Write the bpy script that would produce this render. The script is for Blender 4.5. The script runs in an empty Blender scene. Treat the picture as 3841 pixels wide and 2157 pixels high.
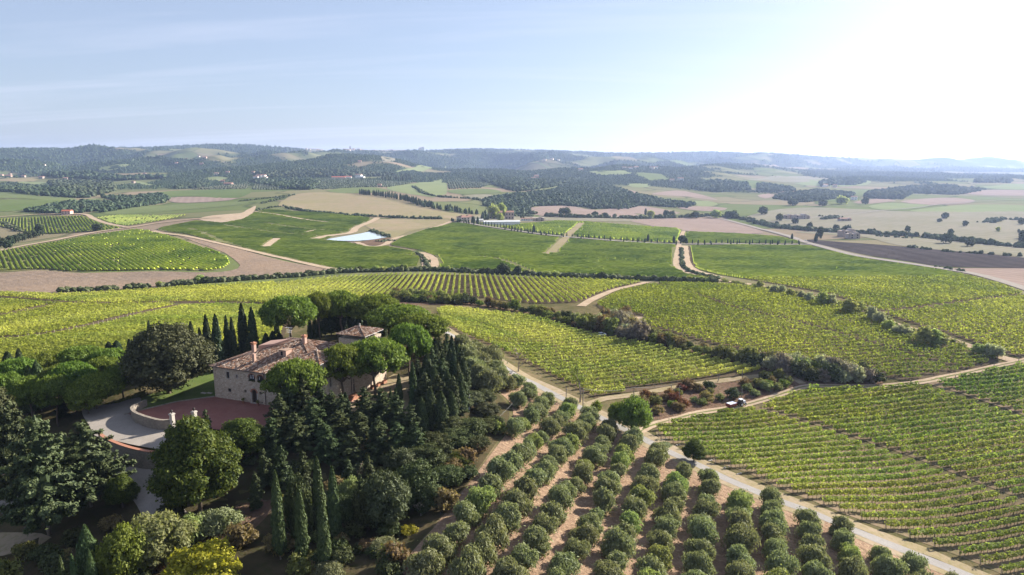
import bpy, bmesh, math, random
import numpy as np
from mathutils import Vector, Matrix
from mathutils.geometry import delaunay_2d_cdt

random.seed(7)
RNG = np.random.default_rng(7)
SC = bpy.context.scene
COL = SC.collection
R = math.radians

# ---------------------------------------------------------------- camera
cam = bpy.data.cameras.new('camera')
cam.sensor_width = 36.0
cam.lens = 36.0 * 2562.0 / 3841.0
cam.clip_start = 0.5
cam.clip_end = 60000.0
cam_o = bpy.data.objects.new('camera', cam)
COL.objects.link(cam_o)
cam_o.location = (0, 0, 100.0)
cam_o.rotation_euler = (R(90 - 10.34), 0, 0)
SC.camera = cam_o

# ---------------------------------------------------------------- sky and sun
SUN_AZ = R(54.0)        # clockwise from straight ahead: the sun stands off to the right
SUN_EL = R(23.5)
world = bpy.data.worlds.new('World')
SC.world = world
world.use_nodes = True
wn = world.node_tree
wn.nodes.clear()


def _w(t, **kw):
    n = wn.nodes.new(t)
    for k, v in kw.items():
        setattr(n, k, v)
    return n


sky = _w('ShaderNodeTexSky', sky_type='NISHITA', sun_disc=False)
sky.sun_elevation = SUN_EL
sky.sun_rotation = SUN_AZ
sky.altitude = 300
sky.air_density = 1.0
sky.dust_density = 1.5
sky.ozone_density = 2.5
tc = _w('ShaderNodeTexCoord')
sep = _w('ShaderNodeSeparateXYZ')
wn.links.new(tc.outputs['Generated'], sep.inputs[0])
zc = _w('ShaderNodeMath', operation='MAXIMUM'); zc.inputs[1].default_value = 0.02
wn.links.new(sep.outputs['Z'], zc.inputs[0])
zz = _w('ShaderNodeMath', operation='ADD'); zz.inputs[1].default_value = 0.10
wn.links.new(zc.outputs[0], zz.inputs[0])
dx = _w('ShaderNodeMath', operation='DIVIDE'); dy = _w('ShaderNodeMath', operation='DIVIDE')
wn.links.new(sep.outputs['X'], dx.inputs[0]); wn.links.new(zz.outputs[0], dx.inputs[1])
wn.links.new(sep.outputs['Y'], dy.inputs[0]); wn.links.new(zz.outputs[0], dy.inputs[1])
cmb = _w('ShaderNodeCombineXYZ')
wn.links.new(dx.outputs[0], cmb.inputs[0]); wn.links.new(dy.outputs[0], cmb.inputs[1])
mp = _w('ShaderNodeMapping')
mp.inputs['Rotation'].default_value = (0, 0, R(-16))
mp.inputs['Scale'].default_value = (0.16, 0.95, 1)
wn.links.new(cmb.outputs[0], mp.inputs['Vector'])
n1 = _w('ShaderNodeTexNoise')
n1.inputs['Scale'].default_value = 1.35; n1.inputs['Detail'].default_value = 7; n1.inputs['Roughness'].default_value = 0.58
n1.inputs['Distortion'].default_value = 0.6
wn.links.new(mp.outputs[0], n1.inputs['Vector'])
rmp = _w('ShaderNodeValToRGB')
rmp.color_ramp.elements[0].position = 0.46; rmp.color_ramp.elements[0].color = (0, 0, 0, 1)
rmp.color_ramp.elements[1].position = 0.78; rmp.color_ramp.elements[1].color = (0.5, 0.5, 0.5, 1)
wn.links.new(n1.outputs['Fac'], rmp.inputs[0])
mixc = _w('ShaderNodeMixRGB', blend_type='MIX')
mixc.inputs['Color2'].default_value = (7.4, 7.5, 8.4, 1)
wn.links.new(rmp.outputs[0], mixc.inputs['Fac'])
wn.links.new(sky.outputs[0], mixc.inputs['Color1'])
bg = _w('ShaderNodeBackground')
bg.inputs['Strength'].default_value = 0.05
veil = _w('ShaderNodeMixRGB', blend_type='MIX')          # thin high veil, whitening towards the horizon
vf = _w('ShaderNodeMapRange', interpolation_type='SMOOTHSTEP')
vf.inputs['From Min'].default_value = 0.0; vf.inputs['From Max'].default_value = 0.52
vf.inputs['To Min'].default_value = 0.88; vf.inputs['To Max'].default_value = 0.10
wn.links.new(sep.outputs['Z'], vf.inputs['Value'])
wn.links.new(vf.outputs[0], veil.inputs['Fac'])
veil.inputs['Color2'].default_value = (11.6, 11.5, 12.6, 1)
wn.links.new(mixc.outputs[0], veil.inputs['Color1'])
tint = _w('ShaderNodeMixRGB', blend_type='MULTIPLY')
tint.inputs['Fac'].default_value = 1.0
tint.inputs['Color2'].default_value = (1.05, 0.985, 1.10, 1)
wn.links.new(veil.outputs[0], tint.inputs['Color1'])
wn.links.new(tint.outputs[0], bg.inputs['Color'])
veil = _w('ShaderNodeMixRGB', blend_type='MIX')          # thin high veil over the whole sky
veil.inputs['Fac'].default_value = 0.45
veil.inputs['Color2'].default_value = (4.1, 4.6, 6.2, 1)
wn.links.new(mixc.outputs[0], veil.inputs['Color1'])
wn.links.new(veil.outputs[0], bg.inputs['Color'])
wo = _w('ShaderNodeOutputWorld')
wn.links.new(bg.outputs[0], wo.inputs['Surface'])

sun = bpy.data.lights.new('sun', 'SUN')
sun.energy = 5.0
sun.angle = R(0.53)
sun.color = (1.0, 0.94, 0.84)
sun_o = bpy.data.objects.new('sun', sun)
COL.objects.link(sun_o)
sun_o.location = (200, 100, 300)
sdir = Vector((math.sin(SUN_AZ) * math.cos(SUN_EL), math.cos(SUN_AZ) * math.cos(SUN_EL), math.sin(SUN_EL)))
sun_o.rotation_euler = (-sdir).to_track_quat('-Z', 'Y').to_euler()

# ---------------------------------------------------------------- exposure, renderer
SC.view_settings.view_transform = 'Standard'
SC.view_settings.look = 'None'
SC.view_settings.exposure = 1.62
SC.view_settings.gamma = 1.0
SC.view_settings.use_curve_mapping = False
SC.render.engine = 'CYCLES'
SC.cycles.max_bounces = 5
SC.cycles.diffuse_bounces = 3
SC.cycles.transmission_bounces = 3
SC.cycles.transparent_max_bounces = 8
SC.cycles.volume_bounces = 1
SC.cycles.use_denoising = True
SC.cycles.denoiser = 'OPENIMAGEDENOISE'
SC.cycles.denoising_input_passes = 'RGB_ALBEDO_NORMAL'
SC.cycles.denoising_prefilter = 'ACCURATE'
SC.cycles.sample_clamp_indirect = 6
SC.render.use_persistent_data = False
# ---------------------------------------------------------------- camera maths, terrain function
FOC = 2562.0                      # focal length in photo pixels (3841 wide)
PITCH = math.radians(10.34)
CAMZ = 100.0
CP, SP = math.cos(PITCH), math.sin(PITCH)


def ray(u, v):
    """direction of the ray through photo pixel (u, v)"""
    u = np.asarray(u, float); v = np.asarray(v, float)
    xc = (u - 1920.5) / FOC; yc = -(v - 1078.5) / FOC
    return np.stack([xc, CP + yc * SP, -SP + yc * CP], -1)


def project(p):
    p = np.asarray(p, float)
    x, y, z = p[..., 0], p[..., 1], p[..., 2] - CAMZ
    d = y * CP - z * SP
    return np.stack([1920.5 + FOC * x / d, 1078.5 - FOC * (y * SP + z * CP) / d], -1)


K = 3841 / 2576.0                 # photo px per px of the 2576-wide survey sketch
ANCH = [  # survey points: u, v (2576-wide), forward distance
    # villa knoll
    (542, 1002, 149), (810, 1044, 139), (430, 1090, 135), (660, 960, 160), (930, 990, 155), (380, 1010, 148),
    (250, 1120, 131), (620, 1100, 131), (760, 875, 187), (640, 905, 178), (520, 930, 172), (1000, 900, 172), (640, 960, 160), (800, 960, 160), (420, 975, 157), (1060, 960, 152),
    # slope in front of it
    (330, 1300, 106), (480, 1310, 104), (80, 1370, 100), (712, 1407, 93), (820, 1433, 90), (200, 1447, 93),
    (0, 1150, 132), (0, 1290, 114), (950, 1300, 106), (1000, 1447, 86), (850, 1200, 117), (700, 1180, 120),
    (1050, 1090, 134), (150, 1000, 158), (30, 960, 172),
    # olive grove, road
    (1130, 1400, 91), (1300, 1200, 117), (1250, 1050, 150), (1500, 1447, 89), (1500, 1250, 117), (1450, 1040, 163),
    (1900, 1447, 96), (1800, 1250, 124), (1650, 1110, 150), (2100, 1330, 116), (2400, 1440, 112),
    (1500, 1010, 175), (1350, 960, 186), (1200, 880, 204), (1130, 840, 214),
    # right vineyards
    (1855, 1022, 182), (2100, 970, 199), (2400, 930, 220), (2576, 920, 226), (2200, 1150, 155), (2576, 1200, 149),
    (2576, 1050, 185), (2576, 1447, 115),
    # middle field (slopes up towards us), hedge belt
    (1500, 970, 186), (1900, 945, 205), (1500, 880, 224), (1300, 820, 246), (1100, 775, 278), (1600, 880, 226), (2000, 930, 210), (2200, 950, 208),
    (1450, 800, 268), (1000, 745, 325),
    # vineyards behind the villa
    (0, 900, 196), (200, 830, 240), (400, 790, 285), (600, 790, 290), (0, 760, 325), (300, 760, 330), (680, 760, 328), (0, 738, 372), (850, 730, 372),
    (600, 712, 410), (330, 728, 385),
    (1100, 715, 392), (1300, 740, 345), (1550, 715, 388), (1100, 688, 445), (1600, 703, 425), (1300, 695, 440),
    # right middle
    (1700, 760, 300), (2000, 850, 240), (2300, 900, 222), (2000, 740, 330), (2300, 820, 265), (2576, 860, 250), (2576, 740, 360), (2300, 690, 450),
    (1720, 690, 450), (2050, 610, 770), (1700, 617, 720), (2000, 680, 500),
    # centre: lane, pond, round hill at left
    (1180, 560, 1000), (1400, 585, 860), (1300, 640, 590), (900, 597, 780), (980, 605, 745), (1000, 660, 530), (700, 660, 525), (700, 600, 740), (550, 560, 930),
    (300, 700, 445), (300, 640, 560), (380, 578, 860), (100, 620, 660), (0, 690, 460), (0, 640, 600), (550, 660, 520),
    (0, 605, 800), (100, 570, 960), (170, 537, 1130), (400, 540, 1120), (640, 520, 1200),
    # brown hill, beyond
    (1060, 550, 1060), (800, 520, 1220), (760, 490, 1460), (950, 495, 1440), (1130, 540, 1130), (1250, 545, 1150),
    (0, 500, 1450), (200, 490, 1600), (450, 490, 1650), (0, 470, 2000), (300, 465, 2100), (520, 470, 2000), (700, 470, 1900), (850, 455, 2150), (1000, 460, 2100),
    (1100, 470, 1900), (1250, 490, 1600), (1300, 540, 1250), (1500, 500, 1620), (1700, 545, 1260), (1500, 530, 1330), (1400, 470, 2100),
    # right plain
    (1850, 560, 1130), (2000, 500, 1780), (2300, 520, 1520), (2576, 600, 800), (2576, 540, 1250), (2576, 500, 1850), (2300, 620, 700), (2000, 470, 2500),
    (2300, 470, 2600), (2576, 470, 2700), (1700, 470, 2300), (2576, 440, 5000), (2300, 445, 4300), (2000, 445, 3600),
    # hills
    (0, 450, 2500), (300, 450, 2500), (600, 448, 2500), (900, 440, 2750), (1200, 448, 2600), (1500, 445, 2800), (1750, 445, 3000),
    (0, 405, 4200), (300, 410, 4000), (600, 405, 4100), (900, 408, 4300), (1200, 412, 4500), (1500, 418, 4800), (1800, 418, 5200), (2200, 425, 6500), (2576, 424, 8000),
    (0, 377, 5600), (200, 372, 5800), (330, 374, 5900), (480, 364, 6000), (640, 364, 6100), (780, 377, 6300), (900, 382, 6500), (1060, 381, 6600), (1150, 376, 6600), (1288, 376, 6700),
    (1480, 382, 7000), (1600, 387, 7200), (1750, 383, 7400), (1900, 385, 7600), (2000, 390, 7900), (2250, 400, 8600), (2576, 409, 9500),
]


def _lp(x, y):
    r = np.hypot(x, y); th = np.arctan2(x, np.maximum(y, 1e-6))
    return np.clip(th, -0.82, 0.82) * 2.6, np.log(np.clip(r, 72.0, 10000.0))


def _phi(d2):
    return 0.5 * d2 * np.log(np.maximum(d2, 1e-12))


def _fit():
    A = np.array(ANCH, float)
    d = ray(A[:, 0] * K, A[:, 1] * K)
    t = A[:, 2] / d[:, 1]
    P = d * t[:, None]                       # relative to the camera
    a, b = _lp(P[:, 0], P[:, 1])
    # height below the camera, scaled by distance so the far anchors do not rule the near ones
    w = -P[:, 2] / np.exp(b)                 # tangent of the depression angle
    n = len(a)
    X = np.stack([a, b], 1)
    D2 = ((X[:, None] - X[None]) ** 2).sum(-1)
    M = np.zeros((n + 3, n + 3))
    M[:n, :n] = _phi(D2) + np.eye(n) * 0.012
    M[:n, n] = 1; M[:n, n + 1:] = X; M[n, :n] = 1; M[n + 1:, :n] = X.T
    rhs = np.zeros(n + 3); rhs[:n] = w * np.exp(b) / np.maximum(np.exp(b), 1) ** 0.5
    return X, np.linalg.solve(M, rhs)


_RX, _RC = _fit()


def base_h(x, y):
    x = np.asarray(x, float); y = np.asarray(y, float)
    sh = x.shape
    x = x.ravel(); y = y.ravel()
    out = np.empty(len(x))
    n = len(_RX)
    for i in range(0, len(x), 20000):
        a, b = _lp(x[i:i + 20000], y[i:i + 20000])
        d2 = (a[:, None] - _RX[None, :, 0]) ** 2 + (b[:, None] - _RX[None, :, 1]) ** 2
        w = _phi(d2) @ _RC[:n] + _RC[n] + _RC[n + 1] * a + _RC[n + 2] * b
        out[i:i + 20000] = CAMZ - w * np.exp(b) ** 0.5
    return out.reshape(sh)


# ---- value noise (numpy)
def _hash(ix, iy, seed):
    h = (ix.astype(np.int64) * 374761393 + iy.astype(np.int64) * 668265263 + seed * 1442695041) & 0x7fffffff
    h = ((h ^ (h >> 13)) * 1274126177) & 0x7fffffff
    return ((h ^ (h >> 16)) & 0xffff) / 65535.0


def vnoise(x, y, seed=0):
    ix = np.floor(x); iy = np.floor(y)
    fx = x - ix; fy = y - iy
    fx = fx * fx * (3 - 2 * fx); fy = fy * fy * (3 - 2 * fy)
    a = _hash(ix, iy, seed); b = _hash(ix + 1, iy, seed)
    c = _hash(ix, iy + 1, seed); d = _hash(ix + 1, iy + 1, seed)
    return (a + (b - a) * fx) * (1 - fy) + (c + (d - c) * fx) * fy


def fbm(x, y, octaves=4, seed=0):
    s = 0; amp = 0.5; tot = 0
    for o in range(octaves):
        s = s + amp * vnoise(x, y, seed + o * 17); tot += amp
        x = x * 2.03 + 11.3; y = y * 2.03 + 5.7; amp *= 0.5
    return s / tot


_RIDGE = np.array([a for a in ANCH if a[1] < 392 or (a[0] > 1950 and a[1] < 412)], float)


def _ridge_r(th):
    d = ray(_RIDGE[:, 0] * K, _RIDGE[:, 1] * K)
    t = _RIDGE[:, 2] / d[:, 1]
    px, py = d[:, 0] * t, _RIDGE[:, 2]
    tt = np.arctan2(px, py); rr = np.hypot(px, py)
    o = np.argsort(tt)
    return np.interp(th, tt[o], rr[o])


VILLA_Z = 47.0


def height(x, y):
    """ground height at (x, y)"""
    x = np.asarray(x, float); y = np.asarray(y, float)
    r = np.hypot(x, y); th = np.arctan2(x, np.maximum(y, 1e-6))
    rr = _ridge_r(np.clip(th, -0.66, 0.66))
    k = np.minimum(r, rr) / np.maximum(r, 1e-6)
    h = base_h(x * k, y * k) - np.minimum(np.maximum(r - rr, 0) * 0.16, 150)
    # the levelled site of the villa, its terrace and forecourt
    d = np.hypot((x + 52) / 1.0, (y - 152) / 1.0)
    w = np.clip((44 - d) / 16, 0, 1); w = w * w * (3 - 2 * w)
    h = h * (1 - w) + VILLA_Z * w
    # spurs and folds of the far hills
    far = np.clip((r - 2100) / 1500, 0, 1) * np.clip((rr - r - 150) / 1700, 0.05, 1)
    hill = np.clip((h - 25) / 60, 0, 1)
    n = fbm(x / 620 + 3, y / 800, 4, 5)
    rid = 1 - np.abs(2 * fbm(x / 900 + 9, y / 1000 + 2, 3, 31) - 1) * 2
    h = h + far * (0.25 + hill) * ((n - 0.5) * 170 + (rid - 0.45) * 90)
    # soft undulation of the mid fields
    mid = np.clip((r - 300) / 300, 0, 1) * np.clip((2600 - r) / 600, 0, 1)
    h = h + mid * (fbm(x / 170, y / 170, 2, 77) - 0.5) * 5.0 * np.clip(r / 900, 0.3, 1)
    return h


def at(u, v, n=420):
    """photo pixels -> points on the ground (ray marched)"""
    u = np.atleast_1d(np.asarray(u, float)); v = np.atleast_1d(np.asarray(v, float))
    d = ray(u, v); d = d / d[:, 1:2]
    ys = np.exp(np.linspace(math.log(55), math.log(9800), n))
    X = d[:, 0:1] * ys; Z = CAMZ + d[:, 2:3] * ys
    H = height(X, np.broadcast_to(ys, X.shape))
    below = Z < H
    i = np.where(below.any(1), below.argmax(1), n - 1)
    i = np.maximum(i, 1)
    lo = ys[i - 1].copy(); hi = ys[i].copy()
    for _ in range(14):
        m = (lo + hi) / 2
        b = (CAMZ + d[:, 2] * m) < height(d[:, 0] * m, m)
        hi = np.where(b, m, hi); lo = np.where(b, lo, m)
    y = (lo + hi) / 2
    x = d[:, 0] * y
    return np.stack([x, y, height(x, y)], -1)


def zk(pts):
    """points of the 2576-wide survey sketch -> ground points"""
    a = np.array(pts, float) * K
    return at(a[:, 0], a[:, 1])
# ---------------------------------------------------------------- object helpers
def mesh_np(name, V, F, mats=(), smooth=False, mat_idx=None, attrs=None):
    """V (n,3); F list of int arrays, each (m,k): faces of k corners"""
    me = bpy.data.meshes.new(name)
    V = np.asarray(V, np.float32)
    if not isinstance(F, (list, tuple)):
        F = [F]
    F = [np.asarray(f, np.int32) for f in F if len(f)]
    me.vertices.add(len(V)); me.vertices.foreach_set('co', V.ravel())
    nl = sum(f.size for f in F); nf = sum(len(f) for f in F)
    me.loops.add(nl); me.polygons.add(nf)
    me.loops.foreach_set('vertex_index', np.concatenate([f.ravel() for f in F]) if F else [])
    tot = np.concatenate([np.full(len(f), f.shape[1], np.int32) for f in F]) if F else np.zeros(0, np.int32)
    st = np.zeros(nf, np.int32); st[1:] = np.cumsum(tot)[:-1]
    me.polygons.foreach_set('loop_start', st)
    me.polygons.foreach_set('loop_total', tot)
    if mat_idx is not None:
        me.polygons.foreach_set('material_index', np.asarray(mat_idx, np.int32))
    for m in mats:
        me.materials.append(m)
    me.update(calc_edges=True)
    me.validate()
    me.polygons.foreach_set('use_smooth', np.full(nf, smooth, bool))
    for k, a in (attrs or {}).items():
        at_ = me.attributes.new(k, 'FLOAT', 'POINT')
        at_.data.foreach_set('value', np.asarray(a, np.float32))
    return me


def ob(name, data=None, parent=None, loc=(0, 0, 0), rot=0.0, scale=1.0, kind=None):
    o = bpy.data.objects.new(name, data)
    COL.objects.link(o)
    o.location = loc
    if rot:
        o.rotation_euler = (0, 0, rot) if not hasattr(rot, '__len__') else rot
    if scale != 1.0:
        o.scale = (scale,) * 3 if not hasattr(scale, '__len__') else scale
    if parent is not None:
        o.parent = parent
    if kind:
        o['kind'] = kind
    return o


def tag(o, label, cat, group=None, kind=None):
    o['label'] = label
    o['category'] = cat
    if group:
        o['group'] = group
    if kind:
        o['kind'] = kind
    return o


ORD = ('first second third fourth fifth sixth seventh eighth ninth tenth eleventh twelfth thirteenth fourteenth fifteenth '
       'sixteenth seventeenth eighteenth nineteenth').split()
TENS = 'twentieth thirtieth fortieth fiftieth sixtieth seventieth eightieth ninetieth'.split()
TEN = 'twenty thirty forty fifty sixty seventy eighty ninety'.split()


def nth(i):
    """1 -> first"""
    if i < 20:
        return ORD[i - 1]
    if i < 100:
        t, u = divmod(i, 10)
        return TENS[t - 2] if u == 0 else TEN[t - 2] + '-' + ORD[u - 1]
    if i % 100 == 0:
        return 'hundredth'
    return 'hundred-and-' + nth(i - 100)


class MB:
    """collects simple shapes into one mesh"""
    def __init__(self):
        self.v = []; self.f = {}

    def _add(self, V, faces):
        o = sum(len(a) for a in self.v)
        self.v.append(np.asarray(V, float))
        for f in faces:
            self.f.setdefault(len(f), []).append([i + o for i in f])

    def box(self, c, s, rz=0.0, top=None):
        """c = centre of the base, s = sizes; top = (sx, sy) of a tapered top"""
        hx, hy, h = s[0] / 2, s[1] / 2, s[2]
        tx, ty = (hx, hy) if top is None else (top[0] / 2, top[1] / 2)
        V = np.array([(-hx, -hy, 0), (hx, -hy, 0), (hx, hy, 0), (-hx, hy, 0), (-tx, -ty, h), (tx, -ty, h), (tx, ty, h), (-tx, ty, h)], float)
        if rz:
            cs, sn = math.cos(rz), math.sin(rz)
            V[:, :2] = V[:, :2] @ np.array([[cs, sn], [-sn, cs]])
        self._add(V + np.array(c, float), [(3, 2, 1, 0), (4, 5, 6, 7), (0, 1, 5, 4), (1, 2, 6, 5), (2, 3, 7, 6), (3, 0, 4, 7)])
        return self

    def tube(self, pts, rad, n=6, cap=True):
        P = np.array(pts, float)
        m = len(P)
        rad = np.broadcast_to(np.asarray(rad, float), (m,))
        T = np.gradient(P, axis=0); T /= np.linalg.norm(T, axis=1)[:, None] + 1e-9
        up = np.array([0, 0, 1.0]) if abs(T[0, 2]) < 0.9 else np.array([1.0, 0, 0])
        A = np.cross(T, up); A /= np.linalg.norm(A, axis=1)[:, None] + 1e-9
        B = np.cross(T, A)
        th = np.arange(n) / n * 2 * math.pi
        V = (P[:, None] + rad[:, None, None] * (A[:, None] * np.cos(th)[None, :, None] + B[:, None] * np.sin(th)[None, :, None])).reshape(-1, 3)
        fs = []
        for i in range(m - 1):
            for j in range(n):
                k = (j + 1) % n
                fs.append((i * n + j, i * n + k, (i + 1) * n + k, (i + 1) * n + j))
        if cap:
            fs.append(tuple(range(n))[::-1]); fs.append(tuple((m - 1) * n + j for j in range(n)))
        self._add(V, fs)
        return self

    def lathe(self, prof, c=(0, 0, 0), n=10):
        """prof = [(r, z)...]"""
        th = np.arange(n) / n * 2 * math.pi
        V = []; fs = []
        for r, z in prof:
            V += [(c[0] + r * math.cos(t), c[1] + r * math.sin(t), c[2] + z) for t in th]
        m = len(prof)
        for i in range(m - 1):
            for j in range(n):
                k = (j + 1) % n
                fs.append((i * n + j, i * n + k, (i + 1) * n + k, (i + 1) * n + j))
        fs.append(tuple(range(n))[::-1]); fs.append(tuple((m - 1) * n + j for j in range(n)))
        self._add(V, fs)
        return self

    def poly(self, V, faces):
        self._add(V, faces)
        return self

    def mesh(self, name, mat, smooth=False):
        V = np.concatenate(self.v)
        return mesh_np(name, V, [np.array(x) for x in self.f.values()], [mat] if mat else [], smooth)

    def build(self, name, mat, parent=None, smooth=False, **kw):
        return ob(name, self.mesh(name, mat, smooth), parent, **kw)


# ---------------------------------------------------------------- materials
class NT:
    def __init__(self, name):
        self.m = bpy.data.materials.new(name)
        self.m.use_nodes = True
        self.t = self.m.node_tree
        self.t.nodes.clear()
        self.out = self.t.nodes.new('ShaderNodeOutputMaterial')

    def n(self, typ, **kw):
        x = self.t.nodes.new(typ)
        for k, v in kw.items():
            setattr(x, k, v)
        return x

    def l(self, a, b):
        self.t.links.new(a, b)

    def pos(self):
        return self.n('ShaderNodeNewGeometry').outputs['Position']

    def objc(self):
        return self.n('ShaderNodeTexCoord').outputs['Object']

    def noise(self, vec, scale, detail=4, rough=0.55, out='Fac', dist=0.0):
        x = self.n('ShaderNodeTexNoise')
        x.inputs['Scale'].default_value = scale; x.inputs['Detail'].default_value = detail
        x.inputs['Roughness'].default_value = rough; x.inputs['Distortion'].default_value = dist
        if vec is not None:
            self.l(vec, x.inputs['Vector'])
        return x.outputs[out]

    def ramp(self, fac, stops):
        x = self.n('ShaderNodeValToRGB')
        e = x.color_ramp.elements
        while len(e) < len(stops):
            e.new(0.5)
        for i, (p, c) in enumerate(stops):
            e[i].position = p
            e[i].color = (*c, 1) if len(c) == 3 else c
        self.l(fac, x.inputs[0])
        return x.outputs[0]

    def mix(self, fac, a, b, typ='MIX'):
        x = self.n('ShaderNodeMixRGB', blend_type=typ)
        for s, i in ((fac, 0), (a, 1), (b, 2)):
            if hasattr(s, 'is_linked'):
                self.l(s, x.inputs[i])
            elif i == 0:
                x.inputs[0].default_value = s
            else:
                x.inputs[i].default_value = (*s, 1)
        return x.outputs[0]

    def math(self, op, a, b=0.0, c=None):
        x = self.n('ShaderNodeMath', operation=op)
        for s, i in ((a, 0), (b, 1), (c, 2)):
            if s is None:
                continue
            if hasattr(s, 'is_linked'):
                self.l(s, x.inputs[i])
            else:
                x.inputs[i].default_value = s
        return x.outputs[0]

    def mapping(self, vec, scale=(1, 1, 1), rot=(0, 0, 0)):
        x = self.n('ShaderNodeMapping')
        x.inputs['Scale'].default_value = scale; x.inputs['Rotation'].default_value = rot
        self.l(vec, x.inputs['Vector'])
        return x.outputs[0]

    def bump(self, h, strength=0.5, dist=0.1):
        x = self.n('ShaderNodeBump')
        x.inputs['Strength'].default_value = strength; x.inputs['Distance'].default_value = dist
        self.l(h, x.inputs['Height'])
        return x.outputs[0]

    def principled(self, col, rough=0.9, bump=None, spec=0.15, metal=0.0):
        x = self.n('ShaderNodeBsdfPrincipled')
        if hasattr(col, 'is_linked'):
            self.l(col, x.inputs['Base Color'])
        else:
            x.inputs['Base Color'].default_value = (*col, 1)
        if hasattr(rough, 'is_linked'):
            self.l(rough, x.inputs['Roughness'])
        else:
            x.inputs['Roughness'].default_value = rough
        x.inputs['Specular IOR Level'].default_value = spec
        x.inputs['Metallic'].default_value = metal
        if bump is not None:
            self.l(bump, x.inputs['Normal'])
        self.l(x.outputs[0], self.out.inputs['Surface'])
        return self.m

    def attr(self, name, out='Fac'):
        x = self.n('ShaderNodeAttribute', attribute_name=name)
        return x.outputs[out]


def leaf_mat(name, dark, light, yellow=None, trans=0.35, patch=0.0, var=0.16, speck=0.10):
    """foliage: each leaf clump its own tint, each plant its own tint, diffuse with some light passing through"""
    t = NT(name)
    g = t.n('ShaderNodeNewGeometry')
    isl = g.outputs['Random Per Island']
    col = t.mix(isl, dark, light)
    rnd = t.n('ShaderNodeObjectInfo').outputs['Random']
    hsv = t.n('ShaderNodeHueSaturation')
    t.l(t.math('MULTIPLY_ADD', rnd, 0.05, 0.475), hsv.inputs['Hue'])
    t.l(t.math('MULTIPLY_ADD', rnd, var * 2, 1 - var), hsv.inputs['Value'])
    t.l(col, hsv.inputs['Color'])
    col = hsv.outputs[0]
    if yellow is not None:
        pn = t.noise(t.mapping(g.outputs['Position'], (1, 1, 0.3)), 0.03, 3, 0.6)
        a = t.attr('autumn')
        f = t.math('ADD', t.math('MULTIPLY', t.math('SUBTRACT', pn, 0.48), patch), a)
        f = t.math('ADD', f, t.math('MULTIPLY', t.math('SUBTRACT', isl, 0.6), speck))
        x = t.n('ShaderNodeClamp'); t.l(f, x.inputs[0])
        col = t.mix(x.outputs[0], col, yellow)
        vg = t.noise(t.mapping(g.outputs['Position'], (1, 1, 0.2)), 0.017, 4, 0.6)       # patches of weaker and stronger vines
        col = t.mix(1.0, col, t.ramp(vg, [(0.36, (0.62, 0.70, 0.66)), (0.50, (0.95, 0.95, 0.95)), (0.64, (1.12, 1.08, 1.0))]), 'MULTIPLY')
    d = t.n('ShaderNodeBsdfDiffuse'); tr = t.n('ShaderNodeBsdfTranslucent')
    gl = t.n('ShaderNodeBsdfGlossy'); gl.inputs['Roughness'].default_value = 0.55
    gl.inputs['Color'].default_value = (0.9, 0.95, 0.9, 1)
    t.l(col, d.inputs['Color'])
    t.l(t.mix(0.5, col, t.mix(1.0, col, (1.5, 1.6, 0.6), 'MULTIPLY')), tr.inputs['Color'])
    m1 = t.n('ShaderNodeMixShader'); m1.inputs[0].default_value = trans
    t.l(d.outputs[0], m1.inputs[1]); t.l(tr.outputs[0], m1.inputs[2])
    m2 = t.n('ShaderNodeMixShader'); m2.inputs[0].default_value = 0.010
    t.l(m1.outputs[0], m2.inputs[1]); t.l(gl.outputs[0], m2.inputs[2])
    t.l(m2.outputs[0], t.out.inputs['Surface'])
    return t.m


def earth_mat(name, a, b, c, s1=0.05, s2=0.6, bump=0.6, bd=0.25, stripe=None, tufts=None):
    """soil or grass: three tones mixed by two noises; stripe = (angle, spacing, depth): furrows; tufts = colour of dry tufts"""
    t = NT(name)
    p = t.pos()
    f1 = t.noise(p, s1, 5, 0.6)
    f2 = t.noise(p, s2, 6, 0.7)
    col = t.mix(t.ramp(f1, [(0.38, (0, 0, 0)), (0.62, (1, 1, 1))]), a, b)
    col = t.mix(t.ramp(f2, [(0.46, (0, 0, 0)), (0.72, (1, 1, 1))]), col, c)
    h = f2
    if tufts is not None:
        f3 = t.noise(p, 1.7, 3, 0.7)
        col = t.mix(t.ramp(f3, [(0.55, (0, 0, 0)), (0.68, (0.85, 0.85, 0.85))]), col, tufts)
    if stripe is not None:
        ang, sp, dep = stripe
        w = t.n('ShaderNodeTexWave', wave_type='BANDS', bands_direction='X')
        w.inputs['Scale'].default_value = 1.0 / sp * 0.314 * 1.0
        w.inputs['Distortion'].default_value = 1.2; w.inputs['Detail'].default_value = 2; w.inputs['Detail Scale'].default_value = 0.3
        t.l(t.mapping(p, rot=(0, 0, -ang)), w.inputs['Vector'])
        k = t.math('MULTIPLY_ADD', w.outputs['Fac'], dep, 1 - dep / 2)
        col = t.mix(1.0, col, t.n('ShaderNodeCombineColor').outputs[0], 'MIX') if False else col
        cc = t.n('ShaderNodeCombineXYZ'); t.l(k, cc.inputs[0]); t.l(k, cc.inputs[1]); t.l(k, cc.inputs[2])
        col = t.mix(1.0, col, cc.outputs[0], 'MULTIPLY')
        h = t.math('ADD', f2, t.math('MULTIPLY', w.outputs['Fac'], dep * 0.8))
    return t.principled(col, 1.0, t.bump(h, bump, bd), 0.0)


def plain_mat(name, col, rough=0.8, var=0.15, scale=2.0, spec=0.2, metal=0.0, bump=0.0):
    t = NT(name)
    f = t.noise(t.objc(), scale, 4, 0.6)
    lo = tuple(x * (1 - var) for x in col); hi = tuple(min(1, x * (1 + var)) for x in col)
    c = t.mix(f, lo, hi)
    return t.principled(c, rough, t.bump(f, bump, 0.02) if bump else None, spec, metal)


M = {}
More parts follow.
